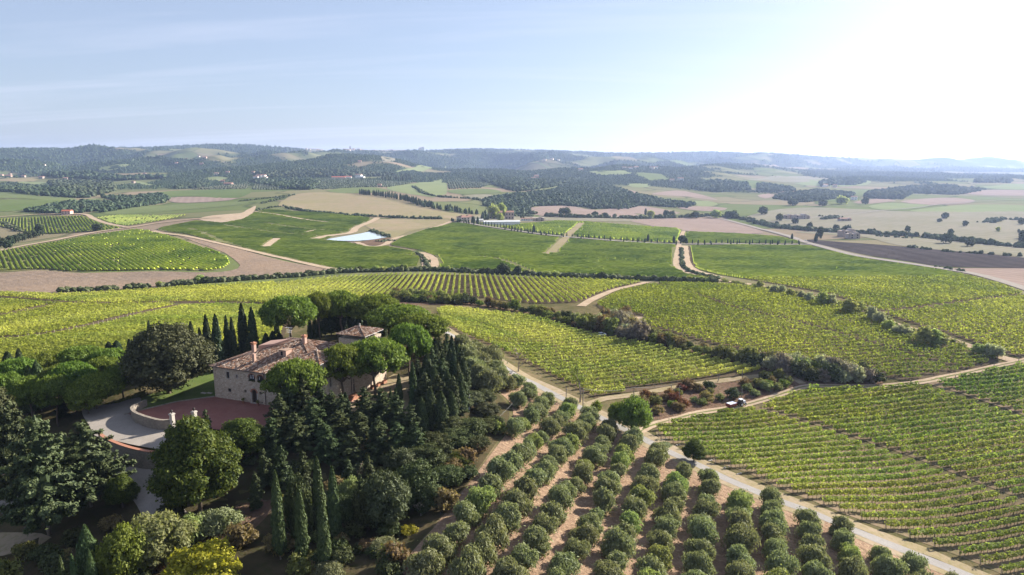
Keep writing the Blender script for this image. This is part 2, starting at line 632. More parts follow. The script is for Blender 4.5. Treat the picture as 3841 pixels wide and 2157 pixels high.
# ---------------------------------------------------------------- the setting: ground, hills, fields, roads, water
def inside(poly, x, y):
    P = np.asarray(poly, float)
    c = np.zeros(np.shape(x), bool)
    j = len(P) - 1
    for i in range(len(P)):
        xi, yi = P[i, 0], P[i, 1]; xj, yj = P[j, 0], P[j, 1]
        if yi != yj:
            k = ((yi > y) != (yj > y)) & (x < (xj - xi) * (y - yi) / (yj - yi) + xi)
            c ^= k
        j = i
    return c


def densify(P, step, closed=True):
    P = np.asarray(P, float)[:, :2]
    out = []
    n = len(P)
    for i in range(n if closed else n - 1):
        a, b = P[i], P[(i + 1) % n]
        k = max(1, int(math.ceil(np.linalg.norm(b - a) / step)))
        for q in range(k):
            out.append(a + (b - a) * q / k)
    if not closed:
        out.append(P[-1])
    return np.array(out)


def smooth_line(P, step=4.0, closed=False):
    """Catmull-Rom through the points, resampled"""
    P = np.asarray(P, float)[:, :2]
    n = len(P)
    if closed:
        Q = np.concatenate([P[-1:], P, P[:2]])
        seg = n
    else:
        Q = np.concatenate([2 * P[:1] - P[1:2], P, 2 * P[-1:] - P[-2:-1]])
        seg = n - 1
    out = []
    for i in range(seg):
        p0, p1, p2, p3 = Q[i:i + 4]
        k = max(2, int(np.linalg.norm(p2 - p1) / step))
        t = np.arange(k)[:, None] / k
        out.append(0.5 * (2 * p1 + (p2 - p0) * t + (2 * p0 - 5 * p1 + 4 * p2 - p3) * t ** 2 + (3 * p1 - p0 - 3 * p2 + p3) * t ** 3))
    if not closed:
        out.append(P[-1:])
    return np.concatenate(out)


def lift(x, y, level):
    return height(x, y) + (0.02 + 0.00035 * np.maximum(np.hypot(x, y) - 120, 0)) * level


_sheet_i = [0]
EXCL = []


def sheet(name, poly, mat, level=1.0, smooth=True, flat=None, kind='structure', ragged=0.0):
    """a piece of ground cover: polygon (ground points) laid on the terrain"""
    P = np.asarray(poly, float)[:, :2]
    r = np.hypot(P[:, 0], P[:, 1]).min()
    cell = float(np.clip(r * 0.024, 2.2, 60))
    if smooth:
        P = smooth_line(P, cell, True)
    B = densify(P, cell)
    if ragged:
        k = np.arange(len(B))
        B = B + (np.stack([vnoise(k * 0.9, k * 0 + 3.3, 4), vnoise(k * 0.9, k * 0 + 8.1, 9)], 1) - 0.5) * ragged
    x0, y0 = B.min(0); x1, y1 = B.max(0)
    gx, gy = np.meshgrid(np.arange(x0 + cell / 2, x1, cell), np.arange(y0 + cell / 2, y1, cell))
    gx = gx.ravel() + (RNG.random(gx.size) - 0.5) * cell * 0.3; gy = gy.ravel() + (RNG.random(gy.size) - 0.5) * cell * 0.3
    k = inside(B, gx, gy)
    gx, gy = gx[k], gy[k]
    if len(gx):
        d = np.full(len(gx), 1e9)
        for i in range(0, len(B)):
            d = np.minimum(d, (gx - B[i, 0]) ** 2 + (gy - B[i, 1]) ** 2)
        k = d > (cell * 0.4) ** 2
        gx, gy = gx[k], gy[k]
    pts = [Vector((float(a), float(b))) for a, b in B] + [Vector((float(a), float(b))) for a, b in zip(gx, gy)]
    vo, eo, fo, _, _, _ = delaunay_2d_cdt(pts, [], [list(range(len(B)))], 1, 1e-5)
    V = np.array([(v.x, v.y, 0) for v in vo])
    _sheet_i[0] += 1
    if flat is None:
        V[:, 2] = lift(V[:, 0], V[:, 1], level) + (_sheet_i[0] % 16) * 0.0025
    else:
        V[:, 2] = flat
    F = []
    for f in fo:
        if len(f) == 3:
            a, b, c = (V[i] for i in f)
            F.append(f if (b[0] - a[0]) * (c[1] - a[1]) - (b[1] - a[1]) * (c[0] - a[0]) > 0 else f[::-1])
    return ob(name, mesh_np(name, V, np.array(F), [mat], True), kind=kind)


def ribbon(name, line, width, mat, level=2.0, step=4.0, kind='structure', across=4, wob=0.0, raise_=0.0):
    P = smooth_line(line, step)
    EXCL.append((P[::2], width * 0.5 + 1.0))
    T = np.gradient(P, axis=0); T /= np.linalg.norm(T, axis=1)[:, None] + 1e-9
    N = np.stack([-T[:, 1], T[:, 0]], 1)
    s = np.linspace(-0.5, 0.5, across + 1)
    w = np.full(len(P), width, float)
    k = np.arange(len(P))
    wl = w * (1 + wob * (vnoise(k * 0.7, k * 0.0 + 1.5, 3) - 0.5) * 2); wr = w * (1 + wob * (vnoise(k * 0.7, k * 0.0 + 7.5, 6) - 0.5) * 2)
    ww = np.where(s[None] < 0, wl[:, None], wr[:, None])
    V = P[:, None, :] + N[:, None, :] * (s[None, :, None] * ww[:, :, None])
    n, m = V.shape[:2]
    V = V.reshape(-1, 2)
    _sheet_i[0] += 1
    Z = lift(V[:, 0], V[:, 1], level) + (_sheet_i[0] % 16) * 0.0025 + raise_
    V = np.concatenate([V, Z[:, None]], 1)
    i, j = np.meshgrid(np.arange(n - 1), np.arange(m - 1), indexing='ij')
    a = (i * m + j).ravel()
    F = np.stack([a + 1, a, a + m, a + m + 1], 1)
    return ob(name, mesh_np(name, V, F, [mat], True), kind=kind)


# the pond is level: sink the ground to it
POND = zk([(819.7, 603.8), (842, 598.5), (864, 594.7), (908, 587.5), (931.6, 582.5), (944.6, 584.3), (955, 589), (963, 592), (976, 596), (958, 599.5), (939.4, 602.5), (900.4, 606), (864, 606)])
POND_C = POND[:, :2].mean(0); POND_Z = float(POND[:, 2].mean())
_d = ray(np.array([819.7, 842, 864, 908, 931.6, 944.6, 955, 963, 976, 958, 939.4, 900.4, 864]) * K, np.array([603.8, 598.5, 594.7, 587.5, 582.5, 584.3, 589, 592, 596, 599.5, 602.5, 606, 606]) * K)
POND = (_d * ((POND_Z - CAMZ) / _d[:, 2])[:, None])[:, :2]
POND_C = POND.mean(0)
_height0 = height


def _pond_w(x, y):
    P = densify(POND, 12)
    x = np.asarray(x, float); y = np.asarray(y, float)
    w = np.zeros(x.shape)
    near = (np.abs(x - POND_C[0]) < 160) & (np.abs(y - POND_C[1]) < 190)
    if near.any():
        xs, ys = x[near], y[near]
        d = np.sqrt(((xs[:, None] - P[None, :, 0]) ** 2 + (ys[:, None] - P[None, :, 1]) ** 2).min(1))
        d[inside(POND, xs, ys)] = 0
        q = np.clip(1 - (d - 3) / 45, 0, 1)
        w[near] = q * q * (3 - 2 * q)
    return w


def height(x, y):
    h = _height0(x, y)
    w = _pond_w(x, y)
    return h * (1 - w) + (POND_Z - 0.6) * w


# ---- materials of the ground
def ground_mat():
    t = NT('ground')
    p = t.pos()
    f1 = t.noise(p, 0.035, 5, 0.6); f2 = t.noise(p, 0.5, 6, 0.7)
    near = t.mix(t.ramp(f1, [(0.4, (0, 0, 0)), (0.6, (1, 1, 1))]), (0.085, 0.075, 0.035), (0.17, 0.13, 0.075))
    near = t.mix(t.ramp(f2, [(0.45, (0, 0, 0)), (0.7, (1, 1, 1))]), near, (0.06, 0.065, 0.025))
    dn = t.n('ShaderNodeVectorMath', operation='ADD')
    wob = t.n('ShaderNodeTexNoise'); wob.inputs['Scale'].default_value = 0.004; wob.inputs['Detail'].default_value = 2
    t.l(p, wob.inputs['Vector'])
    sc_ = t.n('ShaderNodeVectorMath', operation='SCALE'); sc_.inputs['Scale'].default_value = 160
    t.l(wob.outputs['Color'], sc_.inputs[0]); t.l(p, dn.inputs[0]); t.l(sc_.outputs[0], dn.inputs[1])
    v = t.n('ShaderNodeTexVoronoi', feature='F1'); v.inputs['Scale'].default_value = 1 / 210.0
    t.l(t.mapping(dn.outputs[0], (1, 1, 0), (0, 0, 0.5)), v.inputs['Vector'])
    ve = t.n('ShaderNodeTexVoronoi', feature='DISTANCE_TO_EDGE'); ve.inputs['Scale'].default_value = 1 / 210.0
    t.l(t.mapping(dn.outputs[0], (1, 1, 0), (0, 0, 0.5)), ve.inputs['Vector'])
    sepc = t.n('ShaderNodeSeparateColor'); t.l(v.outputs['Color'], sepc.inputs[0])
    pc = t.ramp(sepc.outputs[0], [(0.0, (0.10, 0.13, 0.045)), (0.25, (0.13, 0.14, 0.06)), (0.42, (0.19, 0.16, 0.10)), (0.58, (0.09, 0.12, 0.04)), (0.74, (0.22, 0.165, 0.12)), (0.9, (0.15, 0.15, 0.075)), (1.0, (0.11, 0.13, 0.05))])
    pc = t.mix(t.ramp(f1, [(0.35, (0, 0, 0)), (0.75, (0.35, 0.35, 0.35))]), pc, (0.16, 0.14, 0.08))
    pc = t.mix(t.ramp(ve.outputs['Distance'], [(0.0, (0.75, 0.75, 0.75)), (0.035, (0, 0, 0))]), pc, (0.045, 0.06, 0.025))
    col = t.mix(t.attr('patch'), near, pc)
    ff = t.noise(p, 0.011, 6, 0.62); fq = t.noise(p, 0.06, 4, 0.7)
    fc = t.mix(t.ramp(ff, [(0.35, (0, 0, 0)), (0.65, (1, 1, 1))]), (0.026, 0.042, 0.02), (0.05, 0.066, 0.03))
    fc = t.mix(t.ramp(fq, [(0.5, (0, 0, 0)), (0.66, (1, 1, 1))]), fc, (0.02, 0.032, 0.016))
    col = t.mix(t.attr('forest'), col, fc)
    return t.principled(col, 1.0, t.bump(f2, 0.6, 0.3), 0.0)


M['ground'] = ground_mat()
M['vine_soil'] = earth_mat('vine_soil', (0.15, 0.11, 0.07), (0.21, 0.155, 0.105), (0.10, 0.105, 0.045), 0.04, 0.5)
M['vine_soil_dark'] = earth_mat('vine_soil_dark', (0.085, 0.062, 0.042), (0.12, 0.088, 0.06), (0.065, 0.062, 0.03), 0.04, 0.5)
M['vine_grass'] = earth_mat('vine_grass', (0.12, 0.13, 0.05), (0.155, 0.155, 0.065), (0.165, 0.14, 0.08), 0.03, 0.4)
M['olive_soil'] = earth_mat('olive_soil', (0.25, 0.165, 0.11), (0.31, 0.21, 0.145), (0.17, 0.115, 0.075), 0.09, 0.9, 1.0, 0.5, tufts=(0.40, 0.30, 0.19))
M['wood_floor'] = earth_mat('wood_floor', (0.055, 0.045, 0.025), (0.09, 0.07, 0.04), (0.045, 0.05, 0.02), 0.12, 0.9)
M['dry_bank'] = earth_mat('dry_bank', (0.135, 0.080, 0.060), (0.175, 0.115, 0.08), (0.09, 0.068, 0.04), 0.12, 0.9, 1.0, 0.6, tufts=(0.13, 0.115, 0.055))
M['dirt'] = earth_mat('dirt', (0.40, 0.31, 0.225), (0.33, 0.25, 0.175), (0.25, 0.19, 0.12), 0.15, 1.2, 0.5, 0.1)
M['verge'] = earth_mat('verge', (0.30, 0.235, 0.17), (0.25, 0.20, 0.12), (0.19, 0.165, 0.08), 0.12, 0.9, 0.6, 0.2)
M['asphalt'] = earth_mat('asphalt', (0.25, 0.232, 0.215), (0.285, 0.265, 0.245), (0.215, 0.20, 0.185), 0.2, 2.5, 0.2, 0.02)
M['gravel'] = earth_mat('gravel', (0.25, 0.222, 0.19), (0.29, 0.255, 0.22), (0.20, 0.175, 0.15), 0.3, 6.0, 0.4, 0.03)
M['lawn'] = earth_mat('lawn', (0.075, 0.115, 0.028), (0.10, 0.135, 0.04), (0.13, 0.13, 0.055), 0.25, 3.0, 0.4, 0.05)
M['plough'] = earth_mat('plough', (0.215, 0.155, 0.11), (0.175, 0.135, 0.105), (0.25, 0.19, 0.145), 0.018, 0.22, 1.0, 0.8, stripe=(0.9, 7.0, 0.05))
M['plough_tan'] = earth_mat('plough_tan', (0.25, 0.195, 0.13), (0.215, 0.185, 0.10), (0.19, 0.17, 0.09), 0.012, 0.08, 0.8, 0.6)
M['plough_pink'] = earth_mat('plough_pink', (0.24, 0.18, 0.15), (0.21, 0.158, 0.13), (0.265, 0.205, 0.17), 0.015, 0.12, 0.8, 0.6, stripe=(0.4, 14.0, 0.12))
M['plough_dark'] = earth_mat('plough_dark', (0.046, 0.038, 0.037), (0.062, 0.052, 0.05), (0.036, 0.03, 0.03), 0.02, 0.2, 0.8, 0.5, stripe=(-0.1, 18.0, 0.2))
M['pale_field'] = earth_mat('pale_field', (0.19, 0.175, 0.12), (0.215, 0.19, 0.145), (0.165, 0.16, 0.105), 0.010, 0.10, 0.5, 0.4, stripe=(0.2, 20.0, 0.10))
M['green_field'] = earth_mat('green_field', (0.105, 0.13, 0.052), (0.125, 0.15, 0.062), (0.14, 0.15, 0.075), 0.010, 0.12, 0.6, 0.5, stripe=(1.2, 9.0, 0.14))
M['lime_field'] = earth_mat('lime_field', (0.15, 0.18, 0.08), (0.175, 0.20, 0.095), (0.185, 0.19, 0.105), 0.010, 0.12, 0.5, 0.4)
M['striped_field'] = earth_mat('striped_field', (0.09, 0.125, 0.042), (0.11, 0.14, 0.05), (0.10, 0.11, 0.05), 0.010, 0.12, 0.5, 0.4, stripe=(1.35, 11.0, 0.75))


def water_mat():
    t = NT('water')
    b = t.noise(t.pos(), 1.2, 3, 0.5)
    m = t.principled((0.50, 0.55, 0.56), 0.06, t.bump(b, 0.05, 0.03), 0.6)  # bright sky reflection is put into the pale base colour
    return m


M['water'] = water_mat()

# ---- the terrain sheet: rings round the camera, in one piece to beyond the last ridge
_th = np.concatenate([np.linspace(-0.74, 0.74, 380), np.linspace(0.74, 2 * math.pi - 0.74, 40)[1:-1]])
_r = np.concatenate([[3.0, 20.0, 45.0], np.exp(np.linspace(math.log(62), math.log(2000), 165)), np.exp(np.linspace(math.log(2035), math.log(9600), 150)), np.exp(np.linspace(math.log(9900), math.log(13500), 8))])


def far_forest(x, y):
    h = height(x, y)
    r = np.hypot(x, y)
    n = fbm(x / 520 + 40, y / 620, 4, 61)
    th = np.arctan2(x, np.maximum(y, 1e-6))
    hill = np.maximum(np.clip((h - 15) / 60, 0, 1), 0.85 * np.clip((r - 3300) / 1300, 0, 1))
    f = np.clip((n - (0.575 - 0.26 * hill)) * 14, 0, 1) * np.clip((r - 2000) / 350, 0, 1)
    return f


def terrain():
    n, m = len(_r), len(_th)
    rr, tt = np.meshgrid(_r, _th, indexing='ij')
    x = (rr * np.sin(tt)).ravel(); y = (rr * np.cos(tt)).ravel()
    z = height(x, y)
    r = rr.ravel()
    forest = far_forest(x, y)
    patch = np.clip((r - 330) / 120, 0, 1)
    V = np.stack([x, y, z], 1)
    i, j = np.meshgrid(np.arange(n - 1), np.arange(m), indexing='ij')
    a = (i * m + j).ravel(); b = (i * m + (j + 1) % m).ravel()
    F = np.stack([a, b, b + m, a + m], 1)[:, ::-1]
    ring = i.ravel()
    cut = int(np.searchsorted(_r, 2000.0))
    for name, k in (('ground', ring < cut), ('hills', ring >= cut)):
        f = F[k]
        u, inv = np.unique(f, return_inverse=True)
        tri = inv.reshape(f.shape)
        extra = []
        ob(name, mesh_np(name, V[u], [tri] + extra, [M['ground']], True, attrs={'forest': forest[u], 'patch': patch[u]}), kind='structure')


terrain()

# ---- fields beyond the vineyards (survey-sketch outlines)
FIELDS = [
    ('plough', 'ploughed_field', [(370, 578), (400, 580), (450, 590), (520, 605), (560, 614), (600, 626), (660, 643), (720, 658), (790, 671), (850, 683), (840, 688), (760, 696), (640, 703), (500, 714), (330, 729), (150, 738), (-60, 744), (-60, 690), (0, 688), (100, 681), (180, 687), (260, 686), (390, 683), (520, 686), (580, 681), (604, 668), (571, 640), (545, 628), (480, 605), (420, 588)]),
    ('plough_tan', 'ploughed_field', [(700, 516), (735, 492), (800, 484), (870, 487), (960, 494), (1060, 512), (1130, 535), (1180, 542), (1150, 552), (1080, 549), (950, 548), (860, 544), (790, 532), (720, 521)]),
    ('plough_tan', 'ploughed_field', [(930, 552), (1110, 553), (1137, 556), (1080, 572), (1020, 586), (988, 600), (972, 590), (945, 582), (917, 566)]),
    ('plough_pink', 'ploughed_field', [(1337, 522), (1420, 518), (1500, 529), (1560, 525), (1610, 545), (1500, 546), (1400, 546), (1345, 540)]),
    ('plough_pink', 'ploughed_field', [(1560, 530), (1613, 519), (1712, 536), (1650, 541)]),
    ('plough_pink', 'ploughed_field', [(1706, 523), (1760, 519), (1830, 524), (1800, 532), (1740, 529)]),
    ('pale_field', 'fallow_field', [(1180, 543), (1330, 545), (1450, 549), (1600, 552), (1580, 557), (1440, 556), (1330, 554), (1180, 553)]),
    ('plough_pink', 'ploughed_field', [(1582, 554), (1676, 550.5), (1801, 550.5), (1878, 567), (1920, 586), (1850, 588), (1806, 585.6), (1702, 579), (1624, 565)]),
    ('pale_field', 'fallow_field', [(1880, 545), (1960, 527), (2074, 523), (2192, 528), (2296, 533), (2640, 534), (2640, 626), (2480, 610), (2300, 592), (2100, 580), (1990, 568), (1905, 558)]),
    ('lime_field', 'meadow', [(2290, 532), (2348, 523), (2478, 515), (2640, 521), (2640, 531), (2400, 534)]),
    ('lime_field', 'meadow', [(2185, 520), (2231, 511), (2322, 515), (2334, 520), (2244, 529)]),
    ('plough_pink', 'ploughed_field', [(2265, 508), (2330, 500), (2400, 498), (2452, 505), (2426, 513), (2340, 516)]),
    ('pale_field', 'fallow_field', [(2000, 585), (2061, 583), (2192, 591), (2374, 605), (2640, 632), (2640, 660), (2556, 645), (2296, 623), (2192, 600), (2140, 594)]),
    ('plough_dark', 'ploughed_field', [(2030, 604), (2140, 611), (2283, 622), (2374, 630), (2530, 644.5), (2640, 659), (2640, 676), (2478, 673.5), (2374, 671.5), (2296, 660), (2165, 639), (2088, 621)]),
    ('plough_pink', 'ploughed_field', [(2376, 676), (2500, 676), (2640, 681), (2640, 738), (2504, 699), (2426, 685)]),
    ('striped_field', 'vineyard', [(328, 494), (442.6, 480), (619.6, 476), (599, 498), (468.6, 494.5), (364, 497)]),
    ('plough_pink', 'ploughed_field', [(425, 502), (450, 496), (600, 499), (520, 509), (440, 510)]),
    ('lime_field', 'vineyard', [(973, 473.6), (1033, 463), (1111, 451.5), (1121.7, 489), (1046, 490.6)]),
    ('green_field', 'vineyard', [(819.7, 480), (864, 473), (942, 471.5), (976, 479), (963, 484), (864, 486.7)]),
    ('green_field', 'vineyard', [(1127, 479), (1210, 475), (1262, 484), (1158, 489)]),
    ('pale_field', 'fallow_field', [(1163, 492.5), (1228, 489.5), (1252, 497), (1215, 502)]),
    ('green_field', 'vineyard', [(-40, 480), (91, 492), (190, 500), (156, 505), (-40, 497)]),
    ('striped_field', 'vineyard', [(-40, 506), (86, 502.5), (78, 527), (-40, 531)]),
    ('striped_field', 'vineyard', [(88.5, 502.5), (159, 505.5), (140.6, 517), (85, 519)]),
    ('green_field', 'vineyard', [(169, 507.5), (229, 500.5), (268, 500.5), (234, 505)]),
    ('green_field', 'vineyard', [(252.5, 536), (317.6, 525.7), (474, 513), (609, 507.5), (609, 515), (442.6, 530), (312, 540)]),
    ('plough_tan', 'ploughed_field', [(-40, 447.6), (99, 451.5), (39, 458), (-40, 455)]),
    ('lime_field', 'meadow', [(57, 457.5), (156, 460.7), (125, 466), (26, 463.5)]),
    ('lime_field', 'meadow', [(250, 429), (263, 419), (297, 413.8), (330.6, 416), (291.6, 427)]),
    ('lime_field', 'meadow', [(510, 450), (541.5, 444.5), (572.8, 447.6), (554.5, 457)]),
    ('lime_field', 'meadow', [(340, 459), (346, 455.5), (395.7, 467), (375, 468.5)]),
    ('pale_field', 'fallow_field', [(957.7, 399), (983.7, 395.6), (994, 403), (978.5, 407)]),
    ('lime_field', 'meadow', [(994, 432), (1046, 420), (1121.7, 418), (1085, 424), (1020, 430.7)]),
    ('lime_field', 'meadow', [(830, 437), (864, 430.7), (937, 438.5), (916, 443)]),
    ('lime_field', 'meadow', [(1254, 425), (1363, 416), (1384, 423), (1285, 428)]),
    ('lime_field', 'meadow', [(1475, 434), (1571.7, 429.4), (1587, 438.5), (1514, 441)]),
    ('green_field', 'vineyard', [(1595, 435), (1649.8, 437), (1688.9, 453), (1634, 454)]),
    ('lime_field', 'meadow', [(1579.5, 463), (1631.6, 463), (1629, 471), (1592.5, 471)]),
    ('plough_pink', 'ploughed_field', [(1504, 477.6), (1538, 469.8), (1597.7, 481.5), (1590, 490.6), (1540, 487)]),
    ('plough_pink', 'ploughed_field', [(1639, 489), (1702, 479.5), (1749, 486.7), (1806, 504), (1728, 495)]),
    ('lime_field', 'meadow', [(1738, 508.5), (1780, 506), (1806, 515), (1764, 521)]),
    ('lime_field', 'meadow', [(2000, 462), (2090, 452), (2190, 456), (2130, 470)]),
    ('green_field', 'vineyard', [(2090, 492), (2160, 478), (2230, 478), (2190, 491)]),
    ('plough_pink', 'ploughed_field', [(1905, 492), (1935, 488), (1950, 492), (1925, 500)]),
    ('plough_pink', 'ploughed_field', [(2145, 509), (2210, 501), (2255, 506), (2190, 513)]),
    ('pale_field', 'fallow_field', [(1885, 452), (1990, 444), (2140, 447), (2060, 456)]),
    ('lime_field', 'meadow', [(2470, 471), (2560, 463), (2640, 464), (2640, 476), (2560, 478)]),
    ('plough_pink', 'ploughed_field', [(2400, 483), (2500, 478), (2640, 482), (2640, 492), (2490, 492)]),
    ('dirt', 'bare_plot', [(500, 552), (533.7, 542.5), (604, 537), (619.6, 529.3), (643, 518), (636, 536), (607, 551.8), (557, 560)]),
]
FAR_POLYS = []
for mk, nm, pz in FIELDS:
    _P = zk(pz)
    if np.hypot(_P[:, 0], _P[:, 1]).max() > 2050:
        FAR_POLYS.append(_P)
    sheet(nm, _P, M[mk], 1.0)

# ---- the vineyards' ground
VINES = {
    'right': [(1650, 1078), (1690, 1068), (1745, 1055), (1800, 1046), (1850, 1039), (1890, 1036), (1935, 1046), (2030, 1078), (2095, 1099), (2173, 1126), (2270, 1160), (2374, 1199), (2504, 1251), (2660, 1305), (2720, 1480), (2640, 1500), (2520, 1445), (2413, 1399), (2257, 1342), (2121, 1292), (1957, 1227), (1878, 1188), (1801, 1165), (1717, 1124), (1662, 1106)],
    'right_upper': [(1915, 1029), (1945, 1012), (1990, 995), (2030, 980), (2150, 979), (2240, 976), (2320, 973), (2350, 984), (2400, 1001), (2500, 1034), (2600, 1066), (2700, 1100), (2720, 1310), (2660, 1292), (2600, 1268), (2510, 1234), (2380, 1184), (2280, 1145), (2180, 1112), (2100, 1085), (2040, 1066)],
    'right_edge': [(2335, 966), (2410, 951), (2480, 935), (2576, 915), (2680, 895), (2700, 1085), (2610, 1056), (2510, 1022), (2405, 986)],
    'middle': [(1100, 786), (1120, 822), (1180, 848), (1240, 873), (1300, 902), (1357, 930), (1430, 967), (1495, 1002), (1515, 995), (1594, 986), (1672, 974), (1744, 961), (1800, 952), (1872, 945), (1934, 938), (1890, 925), (1780, 902), (1690, 882), (1610, 866), (1530, 854), (1440, 832), (1370, 808), (1320, 796), (1240, 790), (1170, 782), (1120, 777)],
    'striped': [(690, 716), (760, 706), (860, 697), (980, 692), (1110, 691), (1240, 695), (1340, 699), (1480, 704), (1610, 710), (1570, 722), (1520, 738), (1470, 756), (1440, 762), (1350, 764), (1280, 758), (1200, 748), (1100, 741), (1000, 742), (880, 752), (760, 762), (700, 766), (640, 762)],
    'left_back': [(-50, 737), (150, 744), (330, 734), (500, 722), (690, 713), (680, 766), (640, 768), (540, 764), (420, 762), (300, 765), (200, 764), (90, 754), (-50, 746)],
    'left_upper': [(-50, 755), (90, 762), (180, 768), (300, 769), (420, 766), (450, 770), (330, 794), (200, 826), (100, 846), (-50, 862)],
    'left_lower': [(-50, 870), (100, 852), (210, 829), (330, 799), (450, 774), (560, 769), (680, 772), (720, 790), (700, 880), (560, 905), (440, 905), (200, 905), (100, 915), (-50, 925)],
    'back_right': [(1500, 768), (1560, 736), (1640, 718), (1700, 727), (1760, 749), (1830, 777), (1960, 806), (2100, 844), (2240, 884), (2330, 911), (2420, 935), (2415, 940), (2300, 958), (2230, 950), (2200, 938), (2100, 922), (1980, 903), (1860, 880), (1760, 858), (1690, 836), (1620, 822), (1560, 795)],
    'back_right_upper': [(1650, 714), (1740, 716), (1850, 720), (1950, 736), (2050, 756), (2140, 782), (2200, 806), (2260, 829), (2350, 857), (2440, 884), (2508, 906), (2430, 930), (2340, 908), (2250, 881), (2110, 840), (1970, 802), (1840, 773), (1770, 746)],
    'far_right': [(1728, 621), (1860, 618), (2035, 620), (2100, 637), (2165, 652), (2295, 671), (2375, 684), (2452, 700), (2530, 723), (2576, 742), (2680, 790), (2680, 930), (2570, 901), (2510, 884), (2450, 862), (2390, 842), (2310, 819), (2245, 798), (2190, 772), (2130, 753), (2050, 733), (1955, 716), (1900, 706), (1810, 691), (1760, 678), (1736, 664)],
    'centre': [(1138, 563), (1163, 563), (1250, 580), (1340, 593), (1470, 605), (1560, 611), (1698, 618), (1696, 662), (1708, 680), (1790, 704), (1700, 701), (1600, 695), (1450, 689), (1300, 684), (1110, 674), (1104, 660), (1092, 642), (1062, 630), (985, 617), (1010, 600), (1080, 577)],
    'above_lane': [(1260, 572), (1330, 563), (1400, 556), (1465, 558), (1560, 566), (1700, 575), (1715, 583), (1706, 611), (1600, 605), (1480, 597), (1380, 588), (1300, 577)],
    'lane_end': [(1724, 584), (1850, 589), (1960, 597), (2020, 611), (1870, 611), (1726, 611)],
    'centre_left': [(398, 576), (490, 557), (560, 563), (610, 554), (642, 536), (670, 528), (800, 536), (930, 549), (922, 560), (895, 578), (860, 590), (808, 605), (870, 611), (930, 624), (975, 622), (1036, 634), (1054, 650), (1047, 671), (960, 676), (870, 678), (800, 670), (700, 650), (600, 620), (520, 602), (450, 586)],
    'round_hill': [(-40, 637), (60, 624), (140, 610), (234, 592), (335, 578), (375, 581), (440, 601), (500, 621), (545, 633), (571, 650), (577, 664), (560, 676), (520, 681), (390, 679), (260, 682), (180, 683), (100, 677), (-40, 684)],
    'left_olive': [(-40, 553), (105, 547), (205, 544), (240, 557), (308, 575), (225, 583), (130, 589), (60, 584), (50, 581), (-40, 562)],
    'left_small': [(244, 549), (300, 542), (470, 541), (428, 552), (318, 569), (272, 562)],
}
VW = {k: zk(v) for k, v in VINES.items()}
for k, P in VW.items():
    near = np.hypot(P[:, 0], P[:, 1]).mean() < 330
    sheet('vineyard', P, M['vine_soil_dark' if k in ('striped', 'middle', 'left_lower', 'left_upper', 'left_back', 'back_right', 'back_right_upper', 'far_right') else 'vine_soil' if near else 'vine_grass'], 1.6)

# ---- near ground covers
OLIVE_POLY = zk([(1010, 1580), (1010, 1430), (1105, 1310), (1200, 1190), (1260, 1110), (1290, 1060), (1280, 1010), (1225, 960), (1160, 880), (1140, 848), (1200, 872), (1270, 925), (1360, 980), (1487, 1045), (1580, 1092), (1700, 1152), (1824, 1209), (1952, 1264), (2100, 1322), (2257, 1384), (2400, 1442), (2520, 1500), (2640, 1580)])
sheet('olive_grove_soil', OLIVE_POLY, M['olive_soil'], 1.5)
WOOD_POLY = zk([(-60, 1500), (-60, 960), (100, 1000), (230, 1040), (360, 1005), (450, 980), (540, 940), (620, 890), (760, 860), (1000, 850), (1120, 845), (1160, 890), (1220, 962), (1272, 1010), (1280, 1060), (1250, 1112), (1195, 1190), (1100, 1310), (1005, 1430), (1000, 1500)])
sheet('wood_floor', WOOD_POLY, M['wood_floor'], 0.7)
sheet('dry_slope', zk([(500, 1330), (560, 1290), (660, 1240), (690, 1270), (640, 1330), (560, 1370), (500, 1370)]), M['dry_bank'], 1.4)
sheet('dry_grass', zk([(-40, 1345), (60, 1340), (130, 1352), (60, 1385), (-40, 1400)]), M['verge'], 1.4)
sheet('dry_bank', zk([(1560, 1030), (1600, 1003), (1680, 984), (1760, 972), (1870, 955), (1945, 949), (2015, 958), (2022, 970), (1985, 983), (1936, 999), (1872, 1017), (1842, 1023), (1790, 1031), (1740, 1040), (1690, 1050), (1640, 1056)]), M['dry_bank'], 1.5)
sheet('hedge_floor', zk([(985, 742), (1100, 752), (1280, 778), (1400, 800), (1500, 815), (1590, 838), (1680, 860), (1800, 890), (1950, 930), (2100, 945), (2215, 952), (2215, 968), (2100, 972), (2026, 969), (1960, 943), (1880, 921), (1770, 897), (1650, 870), (1560, 852), (1440, 826), (1340, 794), (1200, 770), (1080, 768), (985, 765)]), M['dry_bank'], 1.3)

# ---- roads and tracks
ROAD = zk([(1085, 812), (1125, 838), (1150, 850), (1190, 870), (1230, 896), (1267, 924), (1297, 944), (1333, 960), (1359, 974), (1420, 1006), (1487, 1040), (1584.7, 1087), (1634, 1113), (1702, 1146.5), (1754, 1169), (1824, 1204), (1890, 1232), (1965, 1262), (2035, 1287), (2103, 1316), (2186, 1350), (2257, 1378), (2322, 1404), (2387, 1430), (2460, 1460), (2560, 1500)])
_rl = smooth_line(ROAD, 3.0)
_T = np.gradient(_rl, axis=0); _T /= np.linalg.norm(_T, axis=1)[:, None]
_N = np.stack([-_T[:, 1], _T[:, 0]], 1)      # to the left going down the line = the vineyard side
ribbon('road_verge', _rl[::4] + _N[::4] * 2.8, 3.0, M['verge'], 2.0, 3.0, wob=0.25)
ribbon('road_verge', _rl[::4] - _N[::4] * 2.3, 2.2, M['verge'], 2.0, 3.0, wob=0.4)
ribbon('road', ROAD, 2.7, M['asphalt'], 2.6, 3.0)
